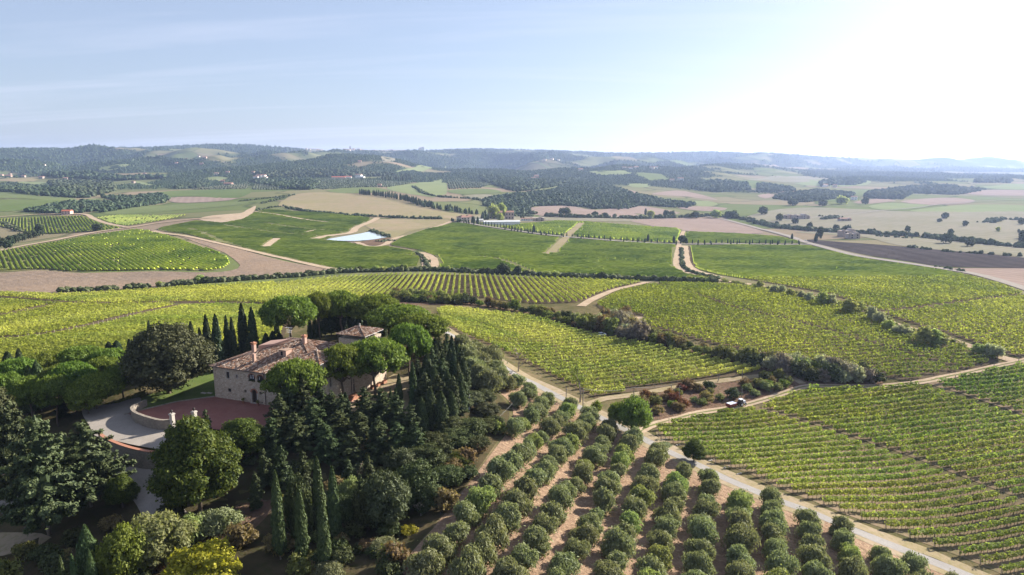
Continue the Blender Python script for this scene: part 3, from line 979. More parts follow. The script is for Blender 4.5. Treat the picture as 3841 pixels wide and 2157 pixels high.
TRACK = zk([(1600, 1094), (1632, 1074), (1668, 1062), (1711, 1052), (1741, 1043), (1790, 1034), (1842, 1026.5), (1872, 1020), (1936, 1002), (1985, 985.7), (2026, 973), (2078, 971.5), (2153.5, 973), (2247, 969), (2322, 961), (2397, 946), (2472, 929.4), (2576, 907), (2680, 885)])
ribbon('dirt_track', TRACK, 2.5, M['dirt'], 2.4, 3.0, wob=0.1)
ribbon('track_grass', TRACK, 0.55, M['vine_grass'], 2.9, 2.0, wob=0.7, across=2)
ribbon('dirt_track', zk([(1476, 1020), (1515, 1005), (1594, 993.5), (1672, 980.5), (1744, 968), (1800, 960), (1872, 951), (1945, 944.5), (1990, 950), (2020, 966)]), 2.6, M['verge'], 2.0, 3.0, wob=0.15)
ribbon('dirt_track', zk([(1462, 771), (1488.5, 754.5), (1520, 740), (1553.6, 728), (1587.5, 720), (1629, 710)]), 4.5, M['dirt'], 2.2, 6.0, wob=0.12)
ribbon('dirt_track', zk([(1720, 582), (1713, 600), (1708, 617), (1701, 661), (1711, 677), (1744, 690), (1806, 705), (1902, 718), (1958, 728), (2052, 746), (2135, 769), (2195, 788), (2247, 814), (2315, 833), (2393, 855), (2453, 876), (2510, 897), (2562, 911)]), 5.0, M['dirt'], 2.2, 6.0, wob=0.15)
ribbon('dirt_track', zk([(1722, 619), (1725, 655), (1735, 673), (1760, 686), (1810, 699)]), 7.0, M['dirt'], 2.1, 6.0, wob=0.15)
ribbon('dirt_track', zk([(2520, 900), (2545, 905), (2576, 912)]), 4.0, M['dirt'], 2.3, 4.0)
ribbon('dirt_track', zk([(1576, 818), (1588, 806), (1597, 797)]), 7.0, M['dirt'], 2.2, 4.0)
ribbon('dirt_track', zk([(1462, 562), (1440, 582), (1420, 602), (1400, 622), (1383, 640)]), 9.0, M['plough_tan'], 2.2, 8.0, wob=0.15)
LANE = zk([(1150, 556), (1163.6, 560.1), (1182.4, 562.9), (1208.4, 567.9), (1250, 574), (1291.7, 580), (1336.5, 586.6), (1389.5, 593.4), (1467.5, 600), (1545.7, 606.4), (1649.8, 613), (1701.9, 615), (1806, 614.8), (1877.8, 614.8), (1931.3, 615.6), (2035.5, 615.6)])
ribbon('white_lane', LANE, 7.5, M['gravel'], 2.4, 8.0)
ribbon('valley_road', zk([(1750, 543), (1800, 549), (1850, 560), (1905, 575), (1994, 598.6), (2040, 614), (2103, 631), (2165.6, 645.5), (2295.8, 665), (2374, 677), (2452, 690), (2530, 711), (2576, 726), (2650, 752)]), 8.5, M['gravel'], 2.5, 8.0)
ribbon('valley_road', zk([(1905, 564), (2010, 551), (2100, 542), (2200, 532), (2330, 520), (2450, 508), (2576, 503)]), 5.0, M['gravel'], 2.0, 14.0)
ribbon('ridge_track', zk([(-40, 640), (0, 631), (60, 619), (138, 605), (234, 586), (336, 572), (390, 563), (487, 552), (560, 548)]), 9.0, M['dirt'], 2.2, 8.0, wob=0.2)
ribbon('ridge_track', zk([(-40, 549), (0, 546.6), (104, 540), (208, 540), (234, 550), (273, 564), (318, 572)]), 8.0, M['dirt'], 2.2, 8.0, wob=0.2)
ribbon('ridge_track', zk([(0, 560), (30, 572), (50, 582)]), 8.0, M['dirt'], 2.2, 8.0)
ribbon('dirt_track', zk([(385, 582), (430, 590), (560, 615), (650, 636), (720, 652), (850, 680)]), 6.5, M['dirt'], 2.2, 8.0, wob=0.2)
ribbon('dirt_track', zk([(640, 533), (700, 541), (760, 552), (840, 561)]), 5.0, M['dirt'], 2.2, 8.0)
ribbon('dirt_track', zk([(668, 622), (680, 612), (698, 600)]), 7.0, M['dirt'], 2.2, 8.0)
ribbon('dirt_track', zk([(792, 602), (826, 594), (880, 587), (900, 572), (930, 560), (950, 549)]), 9.0, M['dirt'], 2.2, 6.0, wob=0.2)
ribbon('dirt_track', zk([(1022, 607), (1050, 609), (1010, 592), (1085, 574), (1135, 558)][3:]), 6.0, M['dirt'], 2.2, 6.0)
ribbon('dirt_track', zk([(896, 610), (930, 621), (965, 617), (990, 602), (1020, 594)]), 7.0, M['dirt'], 2.2, 6.0, wob=0.2)
ribbon('dirt_track', zk([(1045, 636), (1062, 642), (1072, 658), (1068, 678)]), 6.5, M['dirt'], 2.2, 6.0, wob=0.2)
ribbon('dirt_track', zk([(1062, 636), (1082, 644), (1094, 658), (1090, 677)]), 6.0, M['dirt'], 2.2, 6.0, wob=0.2)
ribbon('dirt_track', zk([(755, 587), (1000, 662)][:1] + [(770, 585), (790, 580)]), 4.0, M['dirt'], 2.0, 6.0)
sheet('pond_bank', zk([(905, 611), (940, 603), (990, 599), (978, 612), (955, 617), (930, 617)]), M['dry_bank'], 2.0)
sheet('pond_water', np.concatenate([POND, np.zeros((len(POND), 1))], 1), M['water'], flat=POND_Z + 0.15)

# ---- the site of the villa: lawn, gravel, brick terrace (level ground at VILLA_Z)
VX = np.array([0.932, -0.362]); VY = np.array([0.362, 0.932]); VO = np.array([-67.9, 149.3])


def vloc(x, y):
    """villa coordinates (along the front, into the house) -> world"""
    p = VO + VX * x + VY * y
    return float(p[0]), float(p[1])


def flat_poly(name, z, pts, mat, kind='structure', parent=None):
    P = [Vector((float(a), float(b))) for a, b in pts]
    vo, eo, fo, _, _, _ = delaunay_2d_cdt(P, [], [list(range(len(P)))], 1, 1e-5)
    V = np.array([(v.x, v.y, z) for v in vo])
    F = [f if ((V[f[1]] - V[f[0]])[0] * (V[f[2]] - V[f[0]])[1] - (V[f[1]] - V[f[0]])[1] * (V[f[2]] - V[f[0]])[0]) > 0 else f[::-1] for f in fo]
    return ob(name, mesh_np(name, V, np.array(F), [mat]), kind=kind)


def brick_mat():
    t = NT('brick_paving')
    p = t.pos()
    b = t.n('ShaderNodeTexBrick'); b.inputs['Scale'].default_value = 1.6; b.inputs['Mortar Size'].default_value = 0.012
    b.inputs['Color1'].default_value = (0.24, 0.10, 0.078, 1); b.inputs['Color2'].default_value = (0.20, 0.083, 0.068, 1); b.inputs['Mortar'].default_value = (0.20, 0.10, 0.08, 1)
    t.l(t.mapping(p, rot=(0, 0, 0.37)), b.inputs['Vector'])
    f = t.noise(p, 0.35, 4, 0.6)
    c = t.mix(t.ramp(f, [(0.4, (0, 0, 0)), (0.7, (0.5, 0.5, 0.5))]), b.outputs['Color'], (0.27, 0.14, 0.11))
    return t.principled(c, 0.85, t.bump(b.outputs['Fac'], 0.25, 0.02), 0.15)


M['brick_paving'] = brick_mat()
DRIVE = zk([(210, 1068), (250, 1045), (300, 1025), (352, 1003), (356, 1040), (375, 1065), (430, 1084), (500, 1084), (560, 1110), (470, 1150), (400, 1150), (330, 1143), (262, 1136), (242, 1135), (230, 1110)])
flat_poly('gravel_drive', VILLA_Z + 0.22, smooth_line(DRIVE, 2.0, True), M['gravel'])
LAWN = zk([(357, 1032), (356, 1008), (372, 998), (440, 975), (505, 945), (535, 936), (560, 930), (600, 985), (542, 1004), (500, 1030), (462, 1052), (434, 1064), (410, 1062), (380, 1050)])
flat_poly('lawn', VILLA_Z + 0.26, smooth_line(LAWN, 2.0, True), M['lawn'])
TERR = [vloc(-0.4, 0.6), vloc(-5.5, -5.5), vloc(-9.2, -15.0), vloc(-6.5, -16.0), vloc(-1, -16.5), vloc(9, -16.0), vloc(20, -14), vloc(30, -10), vloc(31.5, 0.0), vloc(29, 0.6)]
flat_poly('brick_terrace', VILLA_Z + 0.30, TERR, M['brick_paving'])
flat_poly('garden_gravel', VILLA_Z + 0.24, [vloc(29, -1), vloc(48, 2), vloc(52, 16), vloc(48, 30), vloc(29, 30)], M['verge'])
ribbon('lower_drive', zk([(250, 1142), (300, 1165), (335, 1195), (372, 1235), (410, 1290), (470, 1345)]), 5.5, M['gravel'], 2.5, 2.5, wob=0.1)
ribbon('lower_drive', zk([(-40, 1290), (30, 1262), (90, 1240), (160, 1200), (250, 1142)]), 4.5, M['gravel'], 2.4, 2.5, wob=0.1)
# ---------------------------------------------------------------- vine rows
M['vine'] = leaf_mat('vine_leaves', (0.16, 0.21, 0.036), (0.265, 0.325, 0.062), (0.50, 0.50, 0.14), 0.58, 1.1, 0.1)
M['vine_far'] = leaf_mat('far_vine_leaves', (0.225, 0.27, 0.06), (0.37, 0.405, 0.11), (0.46, 0.45, 0.15), 0.58, 1.0, 0.1, 0.0)  # leaf colour lightened to offset the shade on the rows' unlit sides
M['vine_wood'] = plain_mat('vine_wood', (0.10, 0.07, 0.05), 0.9)
M['stake'] = plain_mat('stake_wood', (0.26, 0.22, 0.18), 0.85)


def unit(v):
    return v / (np.linalg.norm(v, axis=-1, keepdims=True) + 1e-9)


def leaf_quads(P, N, size, aspect=1.3, up=0.0, rng=RNG):
    """leaf-clump faces at P facing N; up pulls their long side towards the vertical"""
    n = len(P)
    N = unit(N)
    t = rng.normal(size=(n, 3)); t[:, 2] += up * 3
    t = t - (t * N).sum(1, keepdims=True) * N
    t = unit(t)
    b = np.cross(N, t)
    s = np.broadcast_to(np.asarray(size, float), (n,))[:, None]
    a = s * aspect * 0.5; w = s * 0.5
    j = rng.uniform(0.7, 1.3, (n, 4))
    V = np.stack([P - t * a * j[:, :1], P + b * w * j[:, 1:2] + N * s * 0.08, P + t * a * j[:, 2:3], P - b * w * j[:, 3:4] + N * s * 0.08], 1).reshape(-1, 3)
    F = np.arange(4 * n).reshape(n, 4)
    return V, F


def clip_rows(poly, ang, spacing, jig=0.0):
    """row lines at the angle, clipped to the outline -> [(perp, [p, q])], sorted by perp"""
    P = np.asarray(poly, float)[:, :2]
    P = densify(P, 6)
    d = np.array([math.cos(ang), math.sin(ang)]); nrm = np.array([-d[1], d[0]])
    a = P @ d; b = P @ nrm
    out = []
    k0, k1 = math.ceil(b.min() / spacing), math.floor(b.max() / spacing)
    for k in range(k0, k1 + 1):
        c = k * spacing + 1e-4
        xs = []
        for i in range(len(P)):
            j = (i + 1) % len(P)
            if (b[i] - c) * (b[j] - c) < 0:
                xs.append(a[i] + (a[j] - a[i]) * (c - b[i]) / (b[j] - b[i]))
        xs.sort()
        for q in range(0, len(xs) - 1, 2):
            if xs[q + 1] - xs[q] > 3:
                out.append((c, d * xs[q] + nrm * c, d * xs[q + 1] + nrm * c))
    return out


def in_view(x, y, m=0.06):
    p = np.stack([x, y, height(x, y)], -1)
    q = project(p)
    return (q[..., 0] > -3841 * m) & (q[..., 0] < 3841 * (1 + m)) & (q[..., 1] < 2157 * (1 + m * 1.5)) & (y > 5)


def autumn_at(x, y, lines):
    f = np.zeros(np.shape(x))
    for L, w, amp in lines:
        Q = smooth_line(L, 6)
        d = np.sqrt(((x[:, None] - Q[None, :, 0]) ** 2 + (y[:, None] - Q[None, :, 1]) ** 2).min(1))
        f = np.maximum(f, amp * np.clip(1 - d / w, 0, 1) ** 0.8)
    return f


AUT = {  # where the vines have yellowed
    'middle': [(zk([(1140, 785), (1250, 810), (1370, 845), (1440, 862), (1530, 878), (1620, 893), (1720, 908), (1800, 930), (1880, 938)]), 13, 1.2),
               (zk([(1640, 895), (1740, 925), (1830, 945)]), 16, 1.15)],
    'left_upper': [(zk([(-20, 840), (100, 815), (250, 795), (420, 772)]), 14, 0.55)],
    'left_lower': [(zk([(420, 785), (520, 782), (640, 790)]), 26, 0.45), (zk([(300, 830), (500, 840)]), 20, 0.25)],
    'left_back': [(zk([(200, 752), (450, 742), (680, 730)]), 60, 0.42)],
    'striped': [(zk([(680, 740), (860, 720)]), 60, 0.3)],
    'right': [(zk([(1700, 1090), (1900, 1170), (2200, 1290)]), 14, 0.25)],
    'back_right': [(zk([(1620, 850), (1800, 862)]), 18, 0.2)],
}


BASE_AUT = {'middle': 0.5, 'left_lower': 0.34, 'left_upper': 0.26, 'left_back': 0.36, 'striped': 0.16, 'right': 0.12, 'right_upper': 0.06}


def row_pts(p, q, step):
    L = np.linalg.norm(q - p)
    n = max(2, int(L / step) + 1)
    t = np.linspace(0, 1, n)
    return p[None] + (q - p)[None] * t[:, None], L


for _l, _wd in (([(1207, 631), (1290, 634), (1374, 639.5)], 2.6), ([(1207, 645.5), (1270, 657), (1337, 684.5)], 2.2), ([(2600, 741), (2420, 762), (2228, 787)], 2.0),
                ([(-40, 862), (100, 847), (210, 827), (330, 797), (450, 772), (540, 766)], 4.2), ([(-40, 748), (90, 758), (200, 766), (300, 767), (420, 764), (560, 765), (690, 767)], 4.8), ([(-40, 805), (60, 785), (130, 770)], 4.0),
                ([(600, 622), (540, 600), (480, 575)], 2.5), ([(660, 560), (760, 575), (880, 588)], 2.5), ([(560, 566), (700, 586), (830, 597)], 2.5), ([(1000, 640), (1130, 652)], 2.2), ([(1390, 608), (1500, 618), (1690, 632)], 2.2), ([(1383, 642), (1530, 652), (1695, 664)], 2.2),
                ([(1008, 742), (1100, 734), (1200, 727), (1330, 720)], 2.0)):
    EXCL.append((smooth_line(zk(_l), 6.0), _wd))


def off_track(x, y):
    """False where a track or headland runs"""
    ok = np.ones(len(x), bool)
    x0, x1, y0, y1 = x.min() - 12, x.max() + 12, y.min() - 12, y.max() + 12
    for L, w in EXCL:
        q = (L[:, 0] > x0) & (L[:, 0] < x1) & (L[:, 1] > y0) & (L[:, 1] < y1)
        if not q.any():
            continue
        i = np.where(q)[0]
        P = L[max(0, i[0] - 1):i[-1] + 2]
        if len(P) < 2:
            continue
        for a, b in zip(P[:-1], P[1:]):
            d = b - a; l2 = (d ** 2).sum() + 1e-9
            t_ = np.clip(((x - a[0]) * d[0] + (y - a[1]) * d[1]) / l2, 0, 1)
            ok &= (x - a[0] - d[0] * t_) ** 2 + (y - a[1] - d[1] * t_) ** 2 > w * w
    return ok


def row_mesh(p, q, per_m, size, key, wid=0.30, lo=0.75, hi=1.75, core=False):
    L = np.linalg.norm(q - p); d = (q - p) / L; nn = np.array([-d[1], d[0]])
    n = int(L * per_m)
    t = RNG.random(n) * L
    dens = vnoise(t * 0.55 + p[0], np.full(n, p[1]), 21)       # thin spots along the row
    keep = RNG.random(n) < np.clip(0.45 + dens * 1.1, 0, 1)
    keep &= off_track(p[0] + d[0] * t, p[1] + d[1] * t)
    t = t[keep]; n = len(t)
    lump = vnoise(t * 0.8 + p[0] * 3, np.full(n, p[1] * 2.0), 33)
    a = RNG.random(n) * 2 * math.pi
    rad = np.sqrt(RNG.uniform(0.35, 1.0, n))
    off = np.cos(a) * rad * wid * (0.75 + 0.6 * lump)
    zz = (lo + hi) / 2 + np.sin(a) * rad * (hi - lo) / 2 * (0.8 + 0.4 * lump) + 0.25 * (lump - 0.5)
    x = p[0] + d[0] * t + nn[0] * off; y = p[1] + d[1] * t + nn[1] * off
    z = height(x, y) + zz
    N = np.stack([nn[0] * np.cos(a), nn[1] * np.cos(a), np.sin(a) + 0.35], 1) + RNG.normal(size=(n, 3)) * 0.45
    V, F = leaf_quads(np.stack([x, y, z], 1), N, size * RNG.uniform(0.7, 1.35, n))
    au = (autumn_at(x, y, AUT[key]) if key in AUT else np.zeros(n)) + BASE_AUT.get(key, 0.0)
    return V, F, np.repeat(au, 4)


def row_wood(p, q, every=1.05):
    L = np.linalg.norm(q - p); d = (q - p) / L
    n = max(2, int(L / every))
    t = (np.arange(n) + 0.3) / n * L
    x = p[0] + d[0] * t; y = p[1] + d[1] * t; z = height(x, y)
    V = []; F = []
    th = np.arange(3) / 3 * 2 * math.pi
    lean = RNG.normal(size=(n, 2)) * 0.06
    for zz, r, l in ((-0.1, 0.055, 0), (1.0, 0.035, 1)):
        V.append(np.stack([x[:, None] + lean[:, :1] * l + r * np.cos(th), y[:, None] + lean[:, 1:] * l + r * np.sin(th), np.broadcast_to((z + zz)[:, None], (n, 3))], -1))
    V = np.concatenate(V, 1).reshape(-1, 3)        # 6 per trunk
    b = np.arange(n)[:, None] * 6
    F = np.concatenate([b + np.array([i, (i + 1) % 3, 3 + (i + 1) % 3, 3 + i]) for i in range(3)])
    return V, F


def row_posts(p, q, every=6.0):
    L = np.linalg.norm(q - p); d = (q - p) / L
    n = max(2, int(L / every) + 1)
    mb = MB()
    for i in range(n):
        t = L * i / (n - 1)
        x, y = p[0] + d[0] * t, p[1] + d[1] * t
        mb.box((x, y, float(height(x, y)) - 0.1), (0.08, 0.08, 2.0))
    return mb


VROWS = {   # angle, spacing
    'right': (R(20.5), 2.6), 'right_upper': (R(18.5), 2.6), 'right_edge': (R(17.0), 2.7), 'middle': (R(29.0), 2.9),
    'left_lower': (R(6.0), 2.6), 'left_upper': (R(9.0), 2.8), 'left_back': (R(12.0), 3.2), 'striped': (R(-86.0), 3.2),
    'back_right': (R(14.0), 2.7), 'back_right_upper': (R(12.0), 2.8), 'far_right': (R(9.0), 3.2),
    'centre': (R(18.0), 3.4), 'above_lane': (R(100.0), 4.0), 'lane_end': (R(20.0), 4.0), 'centre_left': (R(28.0), 3.6), 'round_hill': (R(128.0), 3.4),
    'left_olive': (R(125.0), 4.0), 'left_small': (R(110.0), 4.0),
}
ROWTXT = {
    'right': 'leafy vine row with bare trunks, %s %s from the tractor track, beside the asphalt road',
    'right_upper': 'green vine row, %s %s below the pale track, between the two diagonal earth gaps',
    'right_edge': 'green vine row, %s %s below the pale track, in the plot at the right edge',
    'middle': 'yellow green vine row, %s %s up from the bank, in the bright plot above the road',
    'left_lower': 'green vine row, %s %s down from the staked headland, behind the left garden pines',
}
LIM = {'right': 80, 'right_upper': 75, 'right_edge': 50, 'middle': 70, 'left_lower': 40}
REST_V = []; REST_F = []; REST_A = []; _ro = 0
RID_V = []; RID_F = []; RID_A = []; _rro = 0
for key, (ang, sp) in VROWS.items():
    rows = clip_rows(VW[key], ang, sp)
    rows = [r for r in rows if in_view(np.array([r[1][0], r[2][0], (r[1][0] + r[2][0]) / 2]), np.array([r[1][1], r[2][1], (r[1][1] + r[2][1]) / 2])).any()]
    if key == 'striped':
        pass
    # nearest first by the place they are counted from
    rows.sort(key=lambda r: -r[0] if key in ('right', 'right_upper', 'right_edge', 'left_lower') else r[0])
    byc = {}
    done = 0
    for c, p, q in rows:
        # only what the photograph can show (with a margin)
        n = max(2, int(np.linalg.norm(q - p) / 2))
        t = np.linspace(0, 1, n); X = p[0] + (q[0] - p[0]) * t; Y = p[1] + (q[1] - p[1]) * t
        vis = in_view(X, Y)
        if not vis.any():
            continue
        i0, i1 = vis.argmax(), n - 1 - vis[::-1].argmax()
        p, q = np.array([X[i0], Y[i0]]), np.array([X[i1], Y[i1]])
        if np.linalg.norm(q - p) < 2.5:
            continue
        r = float(np.hypot(X[vis], Y[vis]).mean())
        if r < 480 and key not in ('round_hill', 'centre', 'centre_left', 'left_olive', 'left_small', 'above_lane', 'lane_end'):
            per = float(np.clip(36 * (125 / r) ** 1.05, 8, 40)); size = float(np.clip(0.30 * (r / 125) ** 0.62, 0.28, 0.70))
            per *= 1.6 if key in LIM else 1.0
            V, F, A = row_mesh(p, q, per, size, key, wid=0.42 if key in ('right', 'striped', 'middle', 'right_upper', 'right_edge') else 0.44, lo=0.68 if key == 'right' else 0.45, hi=1.85)
            if key in LIM and done < LIM[key] and len(F):
                done += 1
                k = done
                root = ob('vine_row')
                root.location = (float(p[0]), float(p[1]), float(height(p[0], p[1])))
                off = np.array(root.location)
                txt = ROWTXT[key] % (nth(k), 'row') if 'row,' not in ROWTXT[key] else ROWTXT[key].replace('%s %s', '%s') % nth(k)
                tag(root, txt, 'vine row', {'right': 'vine rows beside the asphalt road', 'right_upper': 'vine rows between the earth gaps', 'right_edge': 'vine rows at the right edge', 'middle': 'vine rows of the bright middle plot', 'left_lower': 'vine rows behind the left garden pines'}[key])
                ob('foliage', mesh_np('vine_foliage', V - off, F, [M['vine']], attrs={'autumn': A}), root, kind='stuff')
                if key in ('right', 'right_upper'):
                    wv, wf = row_wood(p, q)
                    ob('trunk', mesh_np('vine_trunk', wv - off, wf, [M['vine_wood']]), root, kind='stuff')
                if key == 'right':
                    mb = row_posts(p, q)
                    mb.v = [v - off for v in mb.v]
                    mb.build('stake', M['stake'], root, kind='stuff')
            else:
                REST_V.append(V); REST_F.append(F + _ro); REST_A.append(A); _ro += len(V)
        else:
            # low hedge-like ridge with a broken top
            st = float(np.clip(r / 180, 2.5, 6))
            Pp, L = row_pts(p, q, st)
            d = (q - p) / L; nn = np.array([-d[1], d[0]])
            n = len(Pp)
            w = 0.65 + RNG.random(n) * 0.35; hh = 1.1 + RNG.random(n) * 0.6
            z = height(Pp[:, 0], Pp[:, 1])
            lev = (0.02 + 0.00035 * max(r - 120, 0)) * 1.6
            l = np.concatenate([Pp - nn * w[:, None], (z + lev - 0.1)[:, None]], 1); rr_ = np.concatenate([Pp + nn * w[:, None], (z + lev - 0.1)[:, None]], 1)
            tl = np.concatenate([Pp - nn * (w * 0.55)[:, None], (z + lev + hh)[:, None]], 1); tr_ = np.concatenate([Pp + nn * (w * 0.55 * RNG.uniform(0.4, 1, n))[:, None], (z + lev + hh * RNG.uniform(0.8, 1.05, n))[:, None]], 1)
            V = np.stack([l, tl, tr_, rr_], 1).reshape(-1, 3)
            ok = off_track(Pp[:, 0], Pp[:, 1]) & (RNG.random(n) > 0.03)
            i = np.where(ok[:-1] & ok[1:])[0][:, None] * 4
            if not len(i):
                continue
            F = np.concatenate([i + np.array([0, 1, 5, 4]), i + np.array([1, 2, 6, 5]), i + np.array([2, 3, 7, 6])])
            # each stretch its own island so that tints vary
            V = V[F].reshape(-1, 3); F = np.arange(len(V)).reshape(-1, 4)
            RID_V.append(V); RID_F.append(F + _rro); _rro += len(V)
o = ob('vine_rows_beyond', mesh_np('vine_rows_beyond', np.concatenate(REST_V), np.concatenate(REST_F), [M['vine']], attrs={'autumn': np.concatenate(REST_A)}))
tag(o, 'rows of green vines on the slopes behind the villa and hedge belt', 'vineyard rows', kind='stuff')
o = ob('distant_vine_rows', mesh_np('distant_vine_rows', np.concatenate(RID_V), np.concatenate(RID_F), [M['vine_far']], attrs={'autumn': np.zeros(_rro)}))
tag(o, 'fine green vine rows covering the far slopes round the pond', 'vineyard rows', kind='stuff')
# pale end stakes along the left headland
_sl = smooth_line(zk([(-5, 866), (100, 850), (210, 830), (300, 808), (345, 796)]), 2.6)
for i, (x, y) in enumerate(_sl):
    tag(ob('row_end_stake', MB().box((0, 0, -0.2), (0.16, 0.16, 2.2)).mesh('row_end_stake', M['stake']) if i == 0 else bpy.data.meshes['row_end_stake'], None, (x, y, float(height(x, y)))), 'pale end stake along the left headland, %s from the left edge' % nth(i + 1), 'stake', 'end stakes of the left headland')
print('VINE quads', _ro // 4, _rro // 4)
# ---------------------------------------------------------------- trees and shrubs: prototypes
M['bark'] = plain_mat('bark', (0.13, 0.10, 0.075), 0.95, 0.3, 3.0, 0.05)
M['bark_pale'] = plain_mat('bark_pale', (0.24, 0.20, 0.165), 0.95, 0.3, 3.0, 0.05)
M['bark_olive'] = plain_mat('bark_olive', (0.12, 0.10, 0.08), 0.95, 0.3, 3.0, 0.05)
M['olive'] = leaf_mat('olive_leaves', (0.125, 0.140, 0.065), (0.255, 0.265, 0.14), None, 0.30)
M['olive_light'] = leaf_mat('olive_light_leaves', (0.16, 0.19, 0.06), (0.28, 0.31, 0.12), None, 0.32)
M['pine'] = leaf_mat('pine_needles', (0.062, 0.096, 0.015), (0.180, 0.228, 0.040), None, 0.32, var=0.1)
M['cypress'] = leaf_mat('cypress_leaves', (0.022, 0.034, 0.016), (0.052, 0.070, 0.030), None, 0.12, var=0.14)
M['cypress_green'] = leaf_mat('cypress_green_leaves', (0.040, 0.062, 0.022), (0.095, 0.125, 0.046), None, 0.16, var=0.1)  # lighter green leaf tone of some cypresses
M['cedar'] = leaf_mat('cedar_needles', (0.036, 0.048, 0.020), (0.108, 0.122, 0.052), None, 0.2, var=0.14)
M['conifer'] = leaf_mat('conifer_needles', (0.028, 0.040, 0.015), (0.080, 0.098, 0.038), None, 0.16, var=0.16)
M['holm'] = leaf_mat('holm_oak_leaves', (0.030, 0.040, 0.014), (0.088, 0.098, 0.036), None, 0.16, var=0.16)
M['holm_grey'] = leaf_mat('grey_oak_leaves', (0.040, 0.046, 0.020), (0.100, 0.105, 0.050), None, 0.16, var=0.1)
M['lime'] = leaf_mat('lime_leaves', (0.030, 0.045, 0.010), (0.115, 0.125, 0.020), None, 0.30, var=0.12)
M['bright'] = leaf_mat('bright_leaves', (0.085, 0.115, 0.018), (0.19, 0.23, 0.04), None, 0.35, var=0.1)
M['yellow'] = leaf_mat('yellow_leaves', (0.16, 0.15, 0.015), (0.34, 0.30, 0.03), None, 0.35, var=0.1)
M['willow'] = leaf_mat('willow_leaves', (0.11, 0.13, 0.048), (0.25, 0.265, 0.11), None, 0.45, var=0.1)
M['shrub'] = leaf_mat('shrub_leaves', (0.085, 0.098, 0.028), (0.225, 0.225, 0.068), None, 0.42, var=0.2)
M['shrub_brown'] = leaf_mat('brown_shrub_leaves', (0.115, 0.085, 0.040), (0.235, 0.175, 0.075), None, 0.38, var=0.18)
M['shrub_red'] = leaf_mat('red_shrub_leaves', (0.135, 0.060, 0.026), (0.25, 0.11, 0.045), None, 0.25, var=0.15)
M['shrub_pale'] = leaf_mat('pale_shrub_leaves', (0.20, 0.21, 0.135), (0.36, 0.36, 0.24), None, 0.48, var=0.12)
M['shrub_grey'] = leaf_mat('grey_twigs', (0.16, 0.135, 0.105), (0.29, 0.245, 0.185), None, 0.35, var=0.12)
M['poplar'] = leaf_mat('poplar_leaves', (0.20, 0.235, 0.07), (0.38, 0.41, 0.16), None, 0.52, var=0.12)


def ico(c, r, n=1, jitter=0.15, rng=RNG):
    """rough ball (a clump's inside)"""
    g = (1 + 5 ** 0.5) / 2
    V = unit(np.array([(-1, g, 0), (1, g, 0), (-1, -g, 0), (1, -g, 0), (0, -1, g), (0, 1, g), (0, -1, -g), (0, 1, -g), (g, 0, -1), (g, 0, 1), (-g, 0, -1), (-g, 0, 1)], float))
    F = np.array([(0, 11, 5), (0, 5, 1), (0, 1, 7), (0, 7, 10), (0, 10, 11), (1, 5, 9), (5, 11, 4), (11, 10, 2), (10, 7, 6), (7, 1, 8), (3, 9, 4), (3, 4, 2), (3, 2, 6), (3, 6, 8), (3, 8, 9), (4, 9, 5), (2, 4, 11), (6, 2, 10), (8, 6, 7), (9, 8, 1)])
    V = V * rng.uniform(1 - jitter, 1 + jitter, (12, 1)) * np.asarray(r) + np.asarray(c)
    return V, F


def crown(clumps, size, dens, mat, name, aspect=1.3, up=0.0, core=0.66, seed=1, spread=0.16, shape_up=0.3, under=0.45, wisps=0):
    """leaf faces on the skins of many clumps, rough dark cores inside them"""
    rng = np.random.default_rng(seed)
    Vs = []; Fq = []; Ft = []; o = 0
    for cx, cy, cz, rx, ry, rz in clumps:
        area = 4 * math.pi * ((rx * ry) ** 1.6 / 3 + (rx * rz) ** 1.6 / 3 + (ry * rz) ** 1.6 / 3) ** (1 / 1.6)
        n = max(6, int(area * dens))
        D = unit(rng.normal(size=(n, 3)))
        D[:, 2] = np.where((D[:, 2] < 0) & (rng.random(n) > under), -D[:, 2], D[:, 2])
        rad = 1 + rng.normal(size=(n, 1)) * spread
        P = np.array([cx, cy, cz]) + D * np.array([rx, ry, rz]) * rad
        N = D / np.array([rx, ry, rz]); N = unit(N) + rng.normal(size=(n, 3)) * 0.42; N[:, 2] += shape_up
        V, F = leaf_quads(P, N, size * rng.uniform(0.6, 1.35, n), aspect, up, rng)
        Vs.append(V); Fq.append(F + o); o += len(V)
        if wisps:
            k = int(n * wisps)
            D2 = D[:k].copy(); D2[:, 2] = np.abs(D2[:, 2]) + 0.2; D2 = unit(D2)
            P2 = np.array([cx, cy, cz]) + D2 * np.array([rx, ry, rz]) * rng.uniform(1.1, 1.4, (k, 1))
            V, F = leaf_quads(P2, rng.normal(size=(k, 3)) * [1, 1, 0.25], size * 0.8 * rng.uniform(0.6, 1.2, k), 2.6, 1.5, rng)
            Vs.append(V); Fq.append(F + o); o += len(V)
        if core:
            V, F = ico((cx, cy, cz), np.array([rx, ry, rz]) * core, rng=rng)
            Vs.append(V); Ft.append(F + o); o += len(V)
    fs = [np.concatenate(Fq)] + ([np.concatenate(Ft)] if Ft else [])
    return mesh_np(name, np.concatenate(Vs), fs, [mat])


def limb(mb, a, b, r0, r1, sag=0.0, n=5, rng=RNG, wob=0.05):
    a = np.array(a, float); b = np.array(b, float)
    t = np.linspace(0, 1, n)[:, None]
    P = a + (b - a) * t
    L = np.linalg.norm(b - a)
    P[1:-1] += rng.normal(size=(n - 2, 3)) * wob * L
    P[:, 2] += sag * np.sin(t[:, 0] * math.pi)
    mb.tube(P, np.linspace(r0, r1, n), 6)


